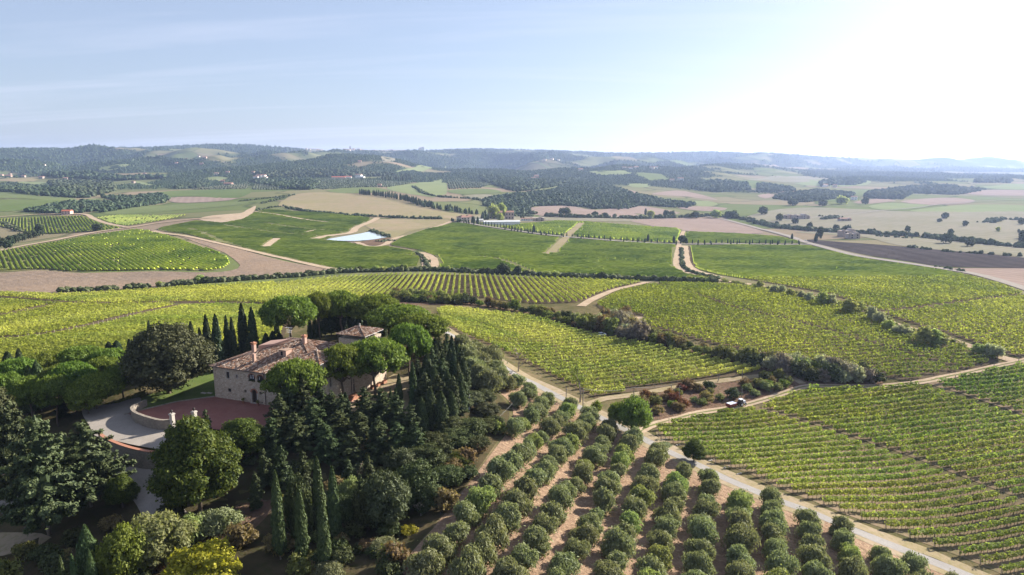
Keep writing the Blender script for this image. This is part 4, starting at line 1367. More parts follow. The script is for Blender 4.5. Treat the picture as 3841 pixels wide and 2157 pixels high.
def proto_olive(seed):
    rng = np.random.default_rng(seed)
    cl = []
    n = 11
    for i in range(n):
        a = i / n * 6.283 + rng.uniform(-0.35, 0.35); q = rng.uniform(0.6, 1.5)
        rr = rng.uniform(0.5, 1.15)
        cl.append((math.cos(a) * q * 1.15, math.sin(a) * q * 1.15, rng.uniform(0.9, 2.6), rr, rr, rr * rng.uniform(0.85, 1.3)))
    for i in range(5):
        rr = rng.uniform(0.5, 0.95)
        cl.append((rng.uniform(-0.9, 0.9), rng.uniform(-0.9, 0.9), rng.uniform(2.5, 3.5), rr, rr, rr * rng.uniform(0.8, 1.2)))
    me = crown(cl, 0.21, 22, M['olive'], 'olive_crown', 2.4, 0.6, 0.5, seed, 0.32, 0.15, 0.65, 0.6)
    mb = MB()
    limb(mb, (0, 0, -0.3), (0.1, 0.05, 1.1), 0.24, 0.17, rng=rng)
    for i in range(4):
        a = i * 1.6 + rng.uniform(0, 0.6)
        limb(mb, (0.1, 0.05, 1.0), (math.cos(a) * 0.9, math.sin(a) * 0.9, 2.0), 0.12, 0.05, rng=rng)
    return me, mb.mesh('olive_trunk', M['bark_olive'], True), 4.2, 4.0


def proto_pine(seed, R=7.0, H=13.0, T=6.0):
    rng = np.random.default_rng(seed)
    cl = []; tips = []
    n = 74
    for i in range(n):
        q = math.sqrt((i + 0.5) / n); a = i * 2.39996 + rng.uniform(-0.3, 0.3)
        rr = R * q * 0.86 * rng.uniform(0.93, 1.07)
        dome = math.sqrt(max(0, 1 - q * q * 0.96))
        z = H - T + 0.5 + (T - 1.4) * dome ** 0.9 + rng.uniform(-0.5, 0.35)
        s = rng.uniform(0.8, 1.45) * R / 7
        cl.append((rr * math.cos(a), rr * math.sin(a), z, s * 1.15, s * 1.15, s * 0.85))
        if i % 7 == 3:
            tips.append((rr * 0.9 * math.cos(a), rr * 0.9 * math.sin(a), z - 0.4))
    for i in range(22):
        a = rng.uniform(0, 6.283); q = rng.uniform(0.3, 0.9)
        cl.append((R * q * math.cos(a) * 0.9, R * q * math.sin(a) * 0.9, H - T + rng.uniform(0.0, 0.9), 1.1 * R / 7, 1.1 * R / 7, 0.7 * R / 7))
    me = crown(cl, 0.40, 8.5, M['pine'], 'pine_crown', 1.5, 0.7, 0.7, seed, 0.17, 0.25, 0.5, 0.18)
    mb = MB()
    fork = np.array([rng.uniform(-0.6, 0.6), rng.uniform(-0.6, 0.6), H - T - 1.6])
    limb(mb, (0, 0, -0.5), fork, 0.36, 0.26, rng=rng, wob=0.02)
    for tp in tips:
        mid = fork + (np.array(tp) - fork) * 0.45 + np.array([0, 0, -0.3])
        limb(mb, fork, mid, 0.17, 0.12, rng=rng)
        limb(mb, mid, tp, 0.12, 0.04, 0.2, rng=rng)
    return me, mb.mesh('pine_trunk', M['bark'], True), 2 * R, H


def proto_cypress(seed, H=13.0, R=1.15, mat='cypress', dens=1.0, fat=0.35):
    rng = np.random.default_rng(seed)
    n = int(1500 * dens)
    z0 = 0.07 * H
    t = rng.random(n) ** 0.85
    prof = lambda t: R * np.clip(t / 0.07, 0, 1) ** 0.5 * (1 - t ** 2.2) ** 0.75 * (0.92 + fat * np.sin(t * 3.0) * 0.2)
    a = rng.random(n) * 6.283
    bump = vnoise(a * 1.8 + seed, t * 13 + seed, 7)
    r = prof(t) * (0.74 + 0.42 * bump) * rng.uniform(0.86, 1.06, n) + 0.03
    P = np.stack([np.cos(a) * r, np.sin(a) * r, z0 + t * (H - z0)], 1)
    N = np.stack([np.cos(a), np.sin(a), np.full(n, 0.25)], 1) + rng.normal(size=(n, 3)) * 0.35
    V, F = leaf_quads(P, N, 0.34 * rng.uniform(0.6, 1.3, n), 2.0, 1.6, rng)
    mb = MB()
    mb.lathe([(0.05, z0)] + [(float(prof(np.array(q))) * 0.72 + 0.01, z0 + q * (H - z0)) for q in (0.06, 0.2, 0.4, 0.6, 0.8, 0.93, 0.985)], n=9)
    cv = np.concatenate(mb.v); k = len(V)
    fs = [np.concatenate([F] + [np.array(mb.f[4]) + k])] + [np.array(f) + k for s, f in mb.f.items() if s != 4]
    me = mesh_np('cypress_crown', np.concatenate([V, cv]), fs, [M[mat]])
    tr = MB(); limb(tr, (0, 0, -0.4), (0, 0, 0.15 * H), 0.17, 0.12, rng=rng, wob=0.01)
    return me, tr.mesh('cypress_trunk', M['bark_pale'], True), 2 * R, H


def proto_conifer(seed, H=16.0, R=4.2, mat='conifer', power=0.62, drop=0.16, bare=0.05, lf=0.46, more=1.0):
    """conical evergreen built of feathery boughs"""
    rng = np.random.default_rng(seed)
    Vs = []; Fs = []; o = 0
    tiers = 17
    off = rng.uniform(0.75, 1.25, 40)
    mb = MB()
    limb(mb, (0, 0, -0.5), (0, 0, H * 0.93), 0.34, 0.04, rng=rng, wob=0.006, n=7)
    core = [(0.05, H * bare)]
    for i in range(tiers):
        t = (i + 0.4) / tiers
        z = H * (bare + (1 - bare) * t)
        L = R * (1 - t) ** power * off[i] * min(1, (t + 0.12) / 0.2)
        core.append((max(0.04, L * 0.26), z - 0.1 * L))
        nb = max(4, int(9 * (1 - t) + 4))
        for b in range(nb):
            a = b / nb * 6.283 + i * 0.7 + rng.uniform(-0.35, 0.35)
            l = L * rng.uniform(0.45, 1.3)
            n = max(6, int(l * 19 * more))
            u = rng.uniform(0.25, 1.0, n) ** 0.8
            w = rng.normal(size=n) * 0.30 * (0.4 + u) * (1.15 - u * 0.5)
            x = u * l
            zz = z + rng.normal(size=n) * 0.22 + rng.normal() * 0.35 - drop * l * u ** 1.5 + 0.12 * l * u ** 3
            P = np.stack([np.cos(a) * x - np.sin(a) * w, np.sin(a) * x + np.cos(a) * w, zz], 1)
            N = np.stack([np.cos(a) * 0.45 + rng.normal(size=n) * 0.4, np.sin(a) * 0.45 + rng.normal(size=n) * 0.4, np.full(n, 0.8)], 1)
            V, F = leaf_quads(P, N, lf * rng.uniform(0.5, 1.3, n), 1.7, 0.2, rng)
            Vs.append(V); Fs.append(F + o); o += len(V)
    core.append((0.02, H))
    c = MB().lathe([(r, z) for r, z in core], n=9)
    cv = np.concatenate(c.v)
    fs = [np.concatenate(Fs + [np.array(c.f[4]) + o])] + [np.array(f) + o for s, f in c.f.items() if s != 4]
    me = mesh_np('conifer_crown', np.concatenate(Vs + [cv]), fs, [M[mat]])
    return me, mb.mesh('conifer_trunk', M['bark_pale'], True), 2 * R, H


def proto_dome(seed, W=9.0, H=8.0, mat='holm', n=34, z0=0.12, size=0.36, dens=9.0, trunk='bark', peak=1.0, aspect=1.3, spread=0.15):
    """broad-leaved crown: many clumps filling an egg shape"""
    rng = np.random.default_rng(seed)
    cl = []
    Rr = W / 2
    zc = H * (z0 + 1) / 2; hz = H * (1 - z0) / 2
    for i in range(n):
        k = (i + 0.5) / n
        zt = 1 - 2 * k * 0.92
        a = i * 2.39996 + rng.uniform(-0.3, 0.3)
        rho = math.sqrt(max(0.0, 1 - zt * zt)) * (1 - 0.45 * max(0, zt) ** 1.0 * (peak - 1))
        s = W * rng.uniform(0.125, 0.185) * (26 / n) ** 0.3
        f = rng.uniform(0.64, 0.92)
        cl.append((Rr * rho * f * math.cos(a), Rr * rho * f * math.sin(a), zc + hz * zt * f * 0.98 + rng.uniform(-0.2, 0.2), s, s, s * 0.88))
    cl.append((0, 0, zc, Rr * 0.55, Rr * 0.55, hz * 0.6))
    me = crown(cl, size, dens, M[mat], 'leafy_crown', aspect, 0.1, 0.74, seed, spread, 0.3, 0.55, 0.06)
    mb = MB()
    limb(mb, (0, 0, -0.4), (0.1, 0, zc * 0.7), W * 0.032, W * 0.02, rng=rng)
    for i in range(5):
        a = i * 1.26 + rng.uniform(0, 0.5)
        limb(mb, (0.1, 0, zc * 0.55), (math.cos(a) * Rr * 0.5, math.sin(a) * Rr * 0.5, zc * 1.05), W * 0.013, W * 0.005, rng=rng)
    return me, mb.mesh('tree_trunk', M[trunk], True), W, H


def proto_sparse(seed, W=6.5, H=9.0, leaf='bright', leaves=420, col='bark_pale', size=0.26):
    """thin open tree: branches show through few leaves"""
    rng = np.random.default_rng(seed)
    mb = MB(); tips = []

    def grow(a, d, L, r, lev):
        b = a + d * L
        limb(mb, a, b, r, r * 0.62, n=4, rng=rng, wob=0.03)
        if lev == 0:
            tips.append((a, b)); return
        for k in range(3 if lev > 1 else 4):
            nd = unit(d + rng.normal(size=3) * 0.52 + np.array([0, 0, 0.12]))
            grow(a + (b - a) * rng.uniform(0.6, 1.0), nd, L * rng.uniform(0.55, 0.8), r * 0.5, lev - 1)
    grow(np.array([0, 0, -0.3]), np.array([0.02, 0, 1.0]), H * 0.36, W * 0.022, 3)
    P = []
    for i in range(leaves):
        a, b = tips[rng.integers(len(tips))]
        P.append(a + (b - a) * rng.uniform(0.1, 1.15) + rng.normal(size=3) * 0.16)
    P = np.array(P) if P else np.zeros((1, 3))
    V, F = leaf_quads(P, rng.normal(size=(len(P), 3)), size * rng.uniform(0.6, 1.3, len(P)), 1.3, 0, rng)
    me = mesh_np('sparse_crown', V, F, [M[leaf]])
    zs = max(p[1][2] for p in tips); ws = max(abs(p[1][0]) for p in tips) + max(abs(p[1][1]) for p in tips)
    return me, mb.mesh('branching_trunk', M[col]), ws, zs


def with_mat(me, mat):
    m = me.copy(); m.materials.clear(); m.materials.append(M[mat]); return m


PROTO = {
    'olive': [proto_olive(s) for s in (11, 12, 13, 14, 15)],
    'pine': [proto_pine(s) for s in (21, 22, 23)],
    'cypress': [proto_cypress(s) for s in (31, 32, 33)],
    'cypress_green': [proto_cypress(s, 13.5, 1.2, 'cypress_green', 1.5) for s in (34, 35, 36)],
    'cypress_broad': [proto_cypress(s, 13.0, 2.4, 'cypress_green', 1.9, 0.6) for s in (37, 38)],
    'conifer': [proto_conifer(s) for s in (41, 42, 43)],
    'cypress_fat': [proto_cypress(s, 13.0, 2.2, 'conifer', 2.2, 0.8) for s in (39, 40)],
    'cedar': [proto_conifer(s, 19.0, 6.6, 'cedar', 0.55, 0.05, 0.14, 0.42, 1.7) for s in (44, 45, 46)],
    'holm': [proto_dome(s) for s in (51, 52, 53)],
    'lime': [proto_dome(s, 12.0, 16.0, 'lime', 70, 0.06, 0.33, 15, 'bark', 1.9) for s in (54, 55)],
    'oak': [proto_dome(s, 17.0, 17.5, 'holm_grey', 120, 0.07, 0.44, 8.0, 'bark', 1.7, 1.4, 0.24) for s in (56,)],
    'shrub': [proto_dome(s, 3.4, 2.8, 'shrub', 12, 0.0, 0.30, 13, 'bark', 1.0, 1.3, 0.2) for s in (61, 62, 63)],
    'sparse': [proto_sparse(s) for s in (71, 72)],
    'bare': [proto_sparse(s, 5.0, 5.0, 'shrub_grey', 60, 'bark_pale') for s in (73, 74)],
    'poplar': [proto_dome(s, 5.0, 7.0, 'poplar', 22, 0.02, 0.42, 8, 'bark_pale', 1.2, 1.3, 0.24) for s in (81, 82)],
}
for k, src in (('holm_grey', 'holm'), ('bright_dome', 'holm'), ('yellow_dome', 'holm'), ('willow', 'holm')):
    mt = {'holm_grey': 'holm_grey', 'bright_dome': 'bright', 'yellow_dome': 'yellow', 'willow': 'willow'}[k]
    PROTO[k] = [(with_mat(a, mt), b, w, h) for a, b, w, h in PROTO[src]]
for mt in ('shrub_brown', 'shrub_red', 'shrub_pale', 'shrub_grey'):
    PROTO[mt] = [(with_mat(a, mt), b, w, h) for a, b, w, h in PROTO['shrub']]
PROTO['shrub_bright'] = [(with_mat(a, 'bright'), b, w, h) for a, b, w, h in PROTO['shrub']]
PROTO['shrub_yellow'] = [(with_mat(a, 'yellow'), b, w, h) for a, b, w, h in PROTO['shrub']]
PROTO['shrub_holm'] = [(with_mat(a, 'holm'), b, w, h) for a, b, w, h in PROTO['shrub']]
PROTO['shrub_willow'] = [(with_mat(a, 'willow'), b, w, h) for a, b, w, h in PROTO['shrub']]
PROTO['olive_light'] = [(with_mat(a, 'olive_light'), b, w, h) for a, b, w, h in PROTO['olive']]


def plant(kind, x, y, W, H, label, cat, group=None, name=None, i=None, z=None, sink=0.0, parts=True, rot=None):
    me, tr, pw, ph = PROTO[kind][(random.randrange(99) if i is None else i) % len(PROTO[kind])]
    zz = float(height(x, y)) if z is None else z
    s = (W / pw, W / pw, H / ph)
    rz = random.uniform(0, 6.28) if rot is None else rot
    if not parts:
        o = ob(name or kind, me, None, (x, y, zz - sink), rz, s)
        return tag(o, label, cat, group)
    o = ob(name or kind, None, None, (x, y, zz - sink), rz, s)
    tag(o, label, cat, group)
    ob('crown', me, o); ob('trunk', tr, o)
    return o


def seen(kind, u, vt, Y, w, label, cat, group=None, name=None, **kw):
    """plant the tree whose top shows at sketch point (u, vt), crown w sketch-px wide, standing Y in front of the camera"""
    d = ray(u * K, vt * K)
    x = d[0] / d[1] * Y
    top = CAMZ + d[2] / d[1] * Y
    z = float(height(x, Y))
    H = max(1.0, top - z)
    dist = math.sqrt(x * x + Y * Y + (CAMZ - top) ** 2)
    W = w * K / FOC * (Y * CP + (CAMZ - (z + top) / 2) * SP)
    return plant(kind, x, Y, W, H, label, cat, group, name, **kw)
# ---------------------------------------------------------------- the villa
VRZ = math.atan2(-0.362, 0.932)
GZ = VILLA_Z + 0.30


def stone_mat(name, tones, scale=2.6, bump=0.6, mortar=(0.34, 0.30, 0.25)):
    t = NT(name)
    p = t.objc()
    q = t.mapping(p, (1, 1, 1.6))
    v = t.n('ShaderNodeTexVoronoi', feature='F1'); v.inputs['Scale'].default_value = scale; t.l(q, v.inputs['Vector'])
    e = t.n('ShaderNodeTexVoronoi', feature='DISTANCE_TO_EDGE'); e.inputs['Scale'].default_value = scale; t.l(q, e.inputs['Vector'])
    s = t.n('ShaderNodeSeparateColor'); t.l(v.outputs['Color'], s.inputs[0])
    c = t.ramp(s.outputs[0], [(i / (len(tones) - 1), x) for i, x in enumerate(tones)])
    big = t.noise(p, 0.35, 5, 0.65)
    c = t.mix(t.ramp(big, [(0.35, (0, 0, 0)), (0.75, (0.45, 0.45, 0.45))]), c, (0.40, 0.32, 0.245))
    j = t.ramp(e.outputs['Distance'], [(0.0, (1, 1, 1)), (0.07, (0, 0, 0))])
    c = t.mix(t.mix(1.0, j, (0.7, 0.7, 0.7), 'MULTIPLY'), c, mortar)
    return t.principled(c, 0.92, t.bump(t.ramp(e.outputs['Distance'], [(0.0, (0, 0, 0)), (0.15, (1, 1, 1))]), bump, 0.06), 0.1)


M['stone'] = stone_mat('rubble_stone', [(0.52, 0.435, 0.335), (0.41, 0.34, 0.26), (0.60, 0.52, 0.41), (0.33, 0.255, 0.19), (0.55, 0.465, 0.36), (0.43, 0.32, 0.24)])
M['stone_dark'] = stone_mat('garden_stone', [(0.20, 0.175, 0.145), (0.16, 0.135, 0.11), (0.25, 0.22, 0.18), (0.18, 0.15, 0.12)], 2.2, 0.6, (0.22, 0.195, 0.165))
M['brick'] = plain_mat('brick_red', (0.33, 0.155, 0.10), 0.9, 0.25, 6.0, 0.1, bump=0.4)
M['plaster'] = plain_mat('pink_plaster', (0.40, 0.26, 0.205), 0.9, 0.12, 1.5, 0.1)
M['pale_stone'] = plain_mat('pale_dressed_stone', (0.40, 0.36, 0.315), 0.85, 0.12, 3.0, 0.15)
M['dark_wood'] = plain_mat('dark_wood', (0.035, 0.025, 0.02), 0.6, 0.3, 4.0, 0.3)
M['dark_room'] = plain_mat('dark_interior', (0.012, 0.011, 0.011), 0.9)
M['glass'] = plain_mat('window_glass', (0.03, 0.035, 0.04), 0.08, 0.1, 1.0, 0.6)
M['curtain'] = plain_mat('white_curtain', (0.72, 0.72, 0.74), 0.8, 0.06)
M['pipe'] = plain_mat('copper_pipe', (0.075, 0.06, 0.055), 0.5, 0.15, 3.0, 0.4)
M['steel'] = plain_mat('grey_steel', (0.42, 0.43, 0.45), 0.4, 0.1, 3.0, 0.5, 0.6)
M['terracotta'] = plain_mat('terracotta', (0.34, 0.165, 0.105), 0.85, 0.2, 4.0, 0.1)
M['under_roof'] = plain_mat('roof_underside', (0.085, 0.055, 0.04), 0.95)


def tile_mat():
    t = NT('roof_tile')
    i = t.n('ShaderNodeNewGeometry').outputs['Random Per Island']
    c = t.ramp(i, [(0.0, (0.10, 0.062, 0.045)), (0.18, (0.19, 0.105, 0.07)), (0.36, (0.31, 0.155, 0.09)), (0.52, (0.25, 0.165, 0.12)), (0.68, (0.40, 0.285, 0.215)), (0.84, (0.48, 0.385, 0.31)), (1.0, (0.30, 0.18, 0.12))])
    c = t.mix(t.ramp(t.noise(t.objc(), 0.5, 5, 0.7), [(0.42, (0, 0, 0)), (0.72, (0.55, 0.55, 0.55))]), c, (0.15, 0.115, 0.085))
    return t.principled(c, 0.9, None, 0.1)


M['roof_tile'] = tile_mat()


def tiles(slopes, name, parent, pitch=0.34, length=0.52):
    """rows of half-round tiles on sloping polygons [(A, B, up-edge points ...)], joined as one part"""
    Vs = []; Fs = []; o = 0
    for A, B, top in slopes:
        A, B = np.array(A, float), np.array(B, float); top = [np.array(x, float) for x in top]
        u = unit(B - A)
        n = unit(np.cross(u, top[0] - A)); n = n if n[2] > 0 else -n
        v = np.cross(n, u); v = v if v[2] > 0 else -v
        poly = [(0.0, 0.0), (float(np.linalg.norm(B - A)), 0.0)] + [(float((x - A) @ u), float((x - A) @ v)) for x in top]
        W = poly[1][0]; Hh = max(q[1] for q in poly)
        k = int(W / pitch)
        us = (np.arange(k) + 0.5) * (W / k)
        vs = np.arange(0.0, Hh, length * 0.86)
        U, Vv = np.meshgrid(us, vs)
        U, Vv = U.ravel(), Vv.ravel()
        keep = inside(np.array(poly), U, Vv + length * 0.35)
        U, Vv = U[keep], Vv[keep]
        m = len(U)
        r = pitch * 0.40
        ang = np.array([0.1, 0.36, 0.64, 0.9]) * math.pi
        jit = RNG.normal(size=(m, 2)) * 0.018
        rows = []
        for e, (dv, lift_, rad) in enumerate(((0.0, 0.085, r * 1.06), (length, 0.035, r * 0.92))):
            pu = U[:, None] + np.cos(ang)[None] * rad + jit[:, :1]
            pn = np.sin(ang)[None] * rad * 0.8 + lift_ + jit[:, 1:] - 0.05
            rows.append(A + pu[..., None] * u + (Vv[:, None, None] + dv - 0.04) * v + pn[..., None] * n)
        V = np.concatenate(rows, 1).reshape(-1, 3)
        b = np.arange(m)[:, None] * 8
        F = np.concatenate([b + np.array([i, i + 1, i + 5, i + 4]) for i in range(3)] + [b + np.array([3, 2, 1, 0])])
        Vs.append(V); Fs.append(F + o); o += len(V)
    return ob(name, mesh_np(name, np.concatenate(Vs), np.concatenate(Fs), [M['roof_tile']]), parent, kind='stuff')


def ridge(mb_pts, name, parent):
    """line of big ridge tiles along the hips"""
    Vs = []; Fs = []; o = 0
    for a, b in mb_pts:
        a, b = np.array(a, float), np.array(b, float)
        L = np.linalg.norm(b - a); u = (b - a) / L
        s = unit(np.cross(u, [0, 0, 1.0])); w = np.cross(s, u)
        m = int(L / 0.42)
        for i in range(m):
            for dd, rr in ((0.0, 0.19), (0.46, 0.16)):
                p = a + u * (i * L / m + dd)
                for t_ in (0.0, 0.33, 0.67, 1.0):
                    Vs.append(p + s * math.cos(t_ * math.pi) * rr + w * (math.sin(t_ * math.pi) * rr * 0.8 + 0.05 + (0.04 if dd == 0 else 0)))
            for k in range(3):
                Fs.append((o + k, o + k + 1, o + 5 + k, o + 4 + k))
            o += 8
    return ob(name, mesh_np(name, np.array(Vs), np.array(Fs), [M['roof_tile']]), parent, kind='stuff')


def hip_roof(name, parent, x0, x1, y0, y1, ze, za, ax=None, ay=None, over=0.55, ridge_len=0.0):
    """pyramid roof: under-layer, tiles, hip tiles, gutter board"""
    ax = (x0 + x1) / 2 if ax is None else ax; ay = (y0 + y1) / 2 if ay is None else ay
    a, b, c, d = (x0 - over, y0 - over, ze), (x1 + over, y0 - over, ze), (x1 + over, y1 + over, ze), (x0 - over, y1 + over, ze)
    t_ = (ax, ay, za)
    mb = MB()
    e = 0.12
    lo = [(*p[:2], p[2] - e) for p in (a, b, c, d)]
    mb.poly([a, b, c, d, t_] + lo, [(0, 1, 4), (1, 2, 4), (2, 3, 4), (3, 0, 4), (0, 5, 6, 1), (1, 6, 7, 2), (2, 7, 8, 3), (3, 8, 5, 0), (8, 7, 6, 5)])
    r = mb.build(name, M['under_roof'], parent)
    tiles([(a, b, [t_]), (b, c, [t_]), (c, d, [t_]), (d, a, [t_])], 'roof_tile', r)
    ridge([(p, t_) for p in (a, b, c, d)], 'hip_tile', r)
    g = MB()
    for p, q in ((a, b), (b, c), (c, d), (d, a)):
        g.tube([np.array(p) + [0, 0, -0.06], np.array(q) + [0, 0, -0.06]], 0.075, 6)
    g.build('gutter', M['pipe'], r)
    return r


def wall_panel(name, parent, o, ax, W, H, holes, depth, mat, nin, top=None):
    """a wall with real openings: o = lower left, ax = along, nin = inwards; holes = outlines"""
    o = np.array(o, float); ax = np.array(ax, float); nin = np.array(nin, float); up = np.array([0, 0, 1.0])
    outer = top or [(0, 0), (W, 0), (W, H), (0, H)]
    loops = [outer] + holes
    pts = []; faces = []
    for L in loops:
        faces.append(list(range(len(pts), len(pts) + len(L)))); pts += [Vector(p) for p in L]
    vo, eo, fo, _, _, _ = delaunay_2d_cdt(pts, [], faces, 1, 1e-5)
    mb = MB()
    V = [o + ax * v.x + up * v.y for v in vo]
    F = []
    flip = np.dot(np.cross(ax, up), nin) > 0
    for f in fo:
        c = sum((vo[i] for i in f), Vector((0, 0))) / len(f)
        if any(inside(np.array(h), np.array([c.x]), np.array([c.y]))[0] for h in holes):
            continue
        area = sum(vo[f[i]].x * vo[f[(i + 1) % len(f)]].y - vo[f[(i + 1) % len(f)]].x * vo[f[i]].y for i in range(len(f)))
        f = list(f) if area > 0 else list(f)[::-1]
        F.append(tuple(f[::-1] if flip else f))
    mb.poly(V, F)
    for h in holes:
        n = len(h)
        P = [o + ax * p[0] + up * p[1] for p in h]; Q = [p + nin * depth for p in P]
        mb.poly(P + Q, [(i, n + i, n + (i + 1) % n, (i + 1) % n) for i in range(n)])
    return mb.build(name, mat, parent)


def rect(x0, x1, z0, z1):
    return [(x0, z0), (x1, z0), (x1, z1), (x0, z1)]


def arch(x0, x1, z0, z1, n=10):
    r = (x1 - x0) / 2; zs = z1 - r
    return [(x0, z0), (x1, z0)] + [((x0 + x1) / 2 + r * math.cos(k / n * math.pi), zs + r * math.sin(k / n * math.pi)) for k in range(n + 1)]


villa = ob('stone_villa', None, None, (VO[0], VO[1], GZ), VRZ)
tag(villa, 'stone country villa with tiled hip roof, arched loggia and small roof tower', 'villa')
X, Y_ = (1, 0, 0), (0, 1, 0)
L_, D_, HE = 29.3, 26.0, 7.45
DOOR = arch(10.62, 12.05, 0.02, 3.12)
ARCH = [arch(10.05, 11.85, 5.05, 6.72), arch(12.45, 14.25, 5.05, 6.72), arch(14.95, 16.75, 5.05, 6.72)]
WINF = [rect(3.8, 4.62, 4.92, 6.45), rect(6.5, 6.95, 5.32, 6.05), rect(3.92, 4.82, 1.7, 2.58), rect(8.7, 9.27, 2.17, 2.82), rect(12.85, 13.4, 2.22, 2.85), rect(13.2, 13.66, 0.18, 0.56), rect(15.05, 15.5, 0.18, 0.56), rect(19.3, 20.1, 4.9, 6.4), rect(24.0, 24.8, 4.9, 6.4), rect(19.4, 20.2, 1.7, 2.6), rect(24.0, 24.8, 1.7, 2.6)]
front = wall_panel('wall', villa, (0, 0, -2.5), X, L_, HE + 2.5, [[(x, z + 2.5) for x, z in h] for h in [DOOR] + ARCH + WINF], 0.42, M['stone'], (0, 1, 0),
                   [(0, 0), (L_, 0), (L_, HE + 2.5 + 3.5), (22.2, HE + 2.5 + 3.5), (22.2, HE + 2.5), (0, HE + 2.5)])
WINR = [rect(3.15, 3.85, 4.85, 6.6), rect(7.55, 8.25, 2.37, 3.55), rect(11.75, 12.4, 3.05, 4.15), rect(16.0, 16.7, 4.8, 6.3), rect(20.6, 21.3, 4.8, 6.3)]
DOORR = rect(11.8, 12.5, 0.85, 2.85)
wall_panel('wall', villa, (L_, 0, -2.5), Y_, D_, HE + 2.5, [[(y, z + 2.5) for y, z in h] for h in [DOORR] + WINR], 0.42, M['stone'], (-1, 0, 0),
           [(0, 0), (D_, 0), (D_, HE + 2.5), (7.8, HE + 2.5), (7.8, HE + 6.0), (0, HE + 6.0)])
wall_panel('wall', villa, (0, 0, -2.5), Y_, D_, HE + 2.5, [[(y, z + 2.5) for y, z in h] for h in (rect(5, 5.8, 4.9, 6.3), rect(12, 12.8, 4.9, 6.3), rect(19, 19.8, 4.9, 6.3), rect(9, 9.8, 1.4, 2.8))], 0.42, M['stone'], (1, 0, 0))
wall_panel('wall', villa, (0, D_, -2.5), X, L_, HE + 2.5, [[(x, z + 2.5) for x, z in h] for h in (rect(5, 5.8, 4.9, 6.3), rect(14, 14.8, 4.9, 6.3))], 0.42, M['stone'], (0, -1, 0))
# rooms behind the openings stay dark
MB().box((L_ / 2, D_ / 2, -2), (L_ - 3.2, D_ - 3.2, HE + 1.8)).build('inner_wall', M['dark_room'], villa)


def window(h, plane, nrm=0.30, shutters=False):
    """frame with bars (window) and its pane, set into an opening of the front ('f') or right ('r') wall"""
    x0, x1 = min(p[0] for p in h), max(p[0] for p in h); z0, z1 = min(p[1] for p in h), max(p[1] for p in h)
    def P(a, z, d):
        return (a, d, z) if plane == 'f' else (L_ - d, a, z)
    fr = MB(); th = 0.07
    def bar(a0, a1, b0, b1, d0, d1):
        c = P((a0 + a1) / 2, b0, (d0 + d1) / 2)
        fr.box(c, ((a1 - a0), (d1 - d0), b1 - b0) if plane == 'f' else ((d1 - d0), (a1 - a0), b1 - b0))
    bar(x0, x0 + th, z0, z1, nrm, nrm + 0.06); bar(x1 - th, x1, z0, z1, nrm, nrm + 0.06)
    bar(x0 + th, x1 - th, z0, z0 + th, nrm, nrm + 0.06); bar(x0 + th, x1 - th, z1 - th, z1, nrm, nrm + 0.06)
    if x1 - x0 > 0.6:
        bar((x0 + x1) / 2 - 0.035, (x0 + x1) / 2 + 0.035, z0 + th, z1 - th, nrm + 0.003, nrm + 0.063)
    w = fr.build('window', M['dark_wood'], villa)
    pm = MB()
    c = P((x0 + x1) / 2, z0 + 0.01, nrm + 0.09)
    pm.box(c, (x1 - x0 - 0.02, 0.02, z1 - z0 - 0.02) if plane == 'f' else (0.02, x1 - x0 - 0.02, z1 - z0 - 0.02))
    pm.build('pane', M['glass'], w)
    # dressed stone frame, a little proud of the wall
    s = MB()
    def sb(a0, a1, b0, b1):
        c = P((a0 + a1) / 2, b0, -0.02)
        s.box(c, ((a1 - a0), 0.05, b1 - b0) if plane == 'f' else (0.05, (a1 - a0), b1 - b0))
    sb(x0 - 0.13, x0, z0 - 0.1, z1 + 0.14); sb(x1, x1 + 0.13, z0 - 0.1, z1 + 0.14); sb(x0, x1, z1, z1 + 0.14); sb(x0, x1, z0 - 0.1, z0)
    s.build('sill', M['pale_stone' if z0 > 4 else 'stone'], w)


for h in WINF:
    window(h, 'f')
for h in WINR:
    window(h, 'r')


def arch_band(parent, name, x0, x1, z1, wid, mat, foot=None, n=11):
    """ring of voussoirs round an arch"""
    r = (x1 - x0) / 2; cx = (x0 + x1) / 2; zs = z1 - r
    mb = MB()
    for k in range(n):
        a0, a1 = k / n * math.pi + 0.012, (k + 1) / n * math.pi - 0.012
        V = []
        for d in (-0.035, 0.05):
            for a, rr in ((a0, r + 0.005), (a1, r + 0.005), (a1, r + wid), (a0, r + wid)):
                V.append((cx + rr * math.cos(a), d, zs + rr * math.sin(a)))
        mb.poly(V, [(0, 1, 2, 3), (7, 6, 5, 4), (0, 4, 5, 1), (1, 5, 6, 2), (2, 6, 7, 3), (3, 7, 4, 0)])
    if foot is not None:
        mb.box((x0 - wid / 2 - 0.003, 0.0, foot), (wid, 0.07, zs - foot)); mb.box((x1 + wid / 2 + 0.003, 0.0, foot), (wid, 0.07, zs - foot))
    return mb.build(name, mat, parent)


